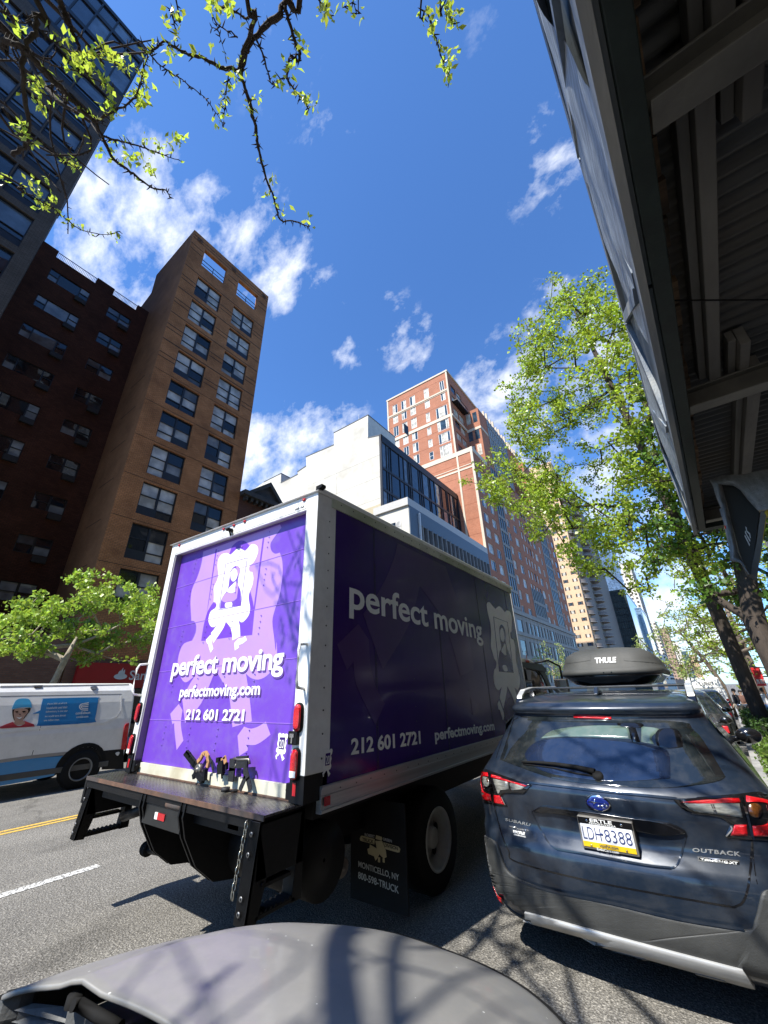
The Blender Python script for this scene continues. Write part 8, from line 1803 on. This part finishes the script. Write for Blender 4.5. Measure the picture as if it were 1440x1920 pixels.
def person(label,x,y,face,top,legs,hair,pose='stand',h=1.72,bag=None,skin=(.42,.27,.19)):
    g=gz(y)+.145; t=thing('person',(x,y,g),label,'person'); f=Vector((math.cos(face),math.sin(face),0)); r=Vector((f.y,-f.x,0)); k=h/1.75
    P=lambda a,b,c:(Vector((x,y,g))+r*a*k+f*b*k+Vector((0,0,c*k)))
    st=.14 if pose=='walk' else .02
    J={'pel':(0,0,.95,.125),'wst':(0,0,1.08,.115),'chs':(0,.01,1.30,.14),'nkb':(0,0,1.47,.065),'nck':(0,.01,1.54,.052),'hd1':(0,.02,1.62,.075),'hd2':(0,.02,1.70,.082),
       'sl':(-.19,0,1.43,.055),'el':(-.25,.0,1.15,.042),'wl':(-.22,.10,.92,.032),'sr':(.19,0,1.43,.055),'er':(.25,0,1.15,.042),'wr':(.20,.14,.95,.032),'hl':(-.21,.13,.85,.03),'hr':(.19,.18,.88,.03),
       'jl':(-.10,0,.90,.09),'kl':(-.11,st,.50,.060),'al':(-.11,st*.6,.09,.042),'fl':(-.12,st*.6+.15,.035,.035),'jr':(.10,0,.90,.09),'kr':(.11,-st*.3,.50,.060),'ar':(.11,-st*1.6,.10,.042),'fr':(.12,-st*1.6+.15,.035,.035)}
    E=[('pel','wst'),('wst','chs'),('chs','nkb'),('nkb','nck'),('nck','hd1'),('hd1','hd2'),('chs','sl'),('sl','el'),('el','wl'),('wl','hl'),('chs','sr'),('sr','er'),('er','wr'),('wr','hr'),('pel','jl'),('jl','kl'),('kl','al'),('al','fl'),('pel','jr'),('jr','kr'),('kr','ar'),('ar','fr')]
    def skin(name,keys,grow,mm,par,sub=2):
        ks=[q for q in J if q in keys]; ed=[(ks.index(a),ks.index(b)) for a,b in E if a in keys and b in keys]
        me=bpy.data.meshes.new(name); me.from_pydata([P(*J[q][:3])-Vector((x,y,g)) for q in ks],ed,[]); me.materials.append(mm); ob=bpy.data.objects.new(name,me); col.objects.link(ob); ob.parent=par
        sm=ob.modifiers.new('skin','SKIN'); 
        for i,q in enumerate(ks): me.skin_vertices[0].data[i].radius=((J[q][3]+grow)*k,(J[q][3]+grow)*k)
        me.skin_vertices[0].data[0].use_root=True; sm.use_smooth_shade=True; ss=ob.modifiers.new('sub','SUBSURF'); ss.levels=sub; ss.render_levels=sub; return ob
    skn=mat('skin_tone_%d'%int(skin_c[0]*100),skin_c,.55)
    skin('body',set(J),0,skn,t)
    skin('jacket',{'wst','chs','nkb','sl','el','wl','sr','er','wr','pel'},.018,top,t); skin('trousers',{'pel','jl','kl','al','jr','kr','ar'},.014,legs,t)
    skin('shoes',{'al','fl'},.012,RUB,t); skin('shoes',{'ar','fr'},.012,RUB,t)
    o=MB(); hc=P(0,-.015,1.70); o.sphere(hc,.105*k,sc=(1,1,1.05),n=14,m=10); o.build('hair',hair,t)
    o=MB(); n0=P(0,.125,1.63); o.sphere(n0,.016*k,n=8,m=6)
    for s in (-1,1): o.sphere(P(s*.085,.01,1.64),.02*k,sc=(.5,1,1.3),n=8,m=6)
    o.build('nose_and_ears',skn,t)
    o=MB(); 
    for s in (-1,1): o.sphere(P(s*.03,.095,1.665),.010*k,n=6,m=4)
    o.build('eyes',GLN,t)
    for s in (-1,1):
        o=MB(); w=P(s*.21,.15 if s<0 else .18,.85 if s<0 else .88)
        for j,L in enumerate((.07,.08,.075,.06)): b0=w+r*(j-1.5)*.018*k; o.tube([b0,b0+Vector((0,0,-L*.6*k))+f*.01,b0+Vector((0,0,-L*k))+f*.025*k],[.009*k,.008*k,.006*k],n=5)
        o.tube([w+r*(-s)*.03*k,w+r*(-s)*.05*k+Vector((0,0,-.04*k))],[.010*k,.007*k],n=5); o.build('hand',skn,t)
    return t
skin_c=(.42,.27,.19)
JB=mat('black_jacket_cloth',(.012,.013,.016),.8,var=.2); JT=mat('khaki_trouser_cloth',(.42,.38,.30),.85,var=.15); JR=mat('brown_jacket_cloth',(.14,.07,.05),.85,var=.2); JW=mat('white_shirt_cloth',(.65,.66,.68),.8); JL=mat('blue_denim_cloth',(.07,.16,.34),.85,var=.2); HB=mat('black_hair',(.012,.01,.009),.6,var=.3,scale=60,bump=.4,bscale=200)
def pz(px,py_foot):
    r=ray(px,py_foot); k=(.145+.162-EYE)/(r[2]+.027*r[1]); return r[0]*k,r[1]*k
yy_=31.0; person('person in a black jacket and khaki trousers standing by the kerb bicycles',at(1380,1310,1,yy_).x,yy_,R(200),JB,JT,HB)
person('person in a brown jacket standing behind the person in black',at(1388,1300,1,yy_+3).x,yy_+3,R(250),JR,JB,HB,h=1.68)
person('person in a white shirt and blue jeans on the pavement at the right edge',at(1431,1300,1,yy_-1).x,yy_-1,R(100),JW,JL,HB,pose='walk')
person('person in blue walking beyond the red sign at the right edge',at(1424,1290,1,yy_+6).x,yy_+6,R(80),JL,JB,HB,pose='walk')
# bicycles leaning at the kerb
def bike(label,x,y,ang):
    g=gz(y)+.145; t=thing('bicycle',(x,y,g),label,'bicycle','bicycles parked at the right kerb'); d=Vector((math.cos(ang),math.sin(ang),0)); n=Vector((-d.y,d.x,0)); B=Vector((x,y,g))
    for s in (-1,1):
        c=B+d*.52*s+Vector((0,0,.34)); o=MB(); pts=[c+d*.33*math.cos(a)+Vector((0,0,.33*math.sin(a))) for a in [2*math.pi*i/22 for i in range(23)]]; o.tube(pts,.018,n=6,caps=False); w=o.build('wheel',RUB,t)
        o=MB()
        for i in range(10): a=2*math.pi*i/10; o.tube([c,c+d*.32*math.cos(a)+Vector((0,0,.32*math.sin(a)))],.002,n=3)
        o.build('spokes',CHR,w)
    V3=lambda a,z:B+d*a+Vector((0,0,z)); o=MB()
    for a,b in ((V3(-.52,.34),V3(-.08,.3)),(V3(-.08,.3),V3(-.2,.8)),(V3(-.2,.78),V3(.34,.82)),(V3(-.08,.3),V3(.36,.7)),(V3(.34,.9),V3(.52,.34)),(V3(-.52,.34),V3(-.19,.74))): o.tube([a,b],.018,n=6)
    o.build('frame',BLK,t); o=MB(); o.sphere(V3(-.22,.86),.08,sc=(1.3,1,.4)); o.build('saddle',RUB,t); o=MB(); o.tube([V3(.34,.9),V3(.36,1.0)],.014,n=6); o.tube([V3(.36,1.0)-n*.27,V3(.36,1.0)+n*.27],.014,n=6); o.build('handlebar',CHR,t)
for i,(dx,dy,a,l) in enumerate(((.35,0,1.9,'bicycle leaning at the kerb nearest the hedge'),(.55,1.1,1.7,'bicycle standing between two others at the kerb'),(.5,2.2,2.1,'bicycle farthest from the hedge, before the standing people'))): bike(l,curb_x(25)+dx+.2,25+dy,a)
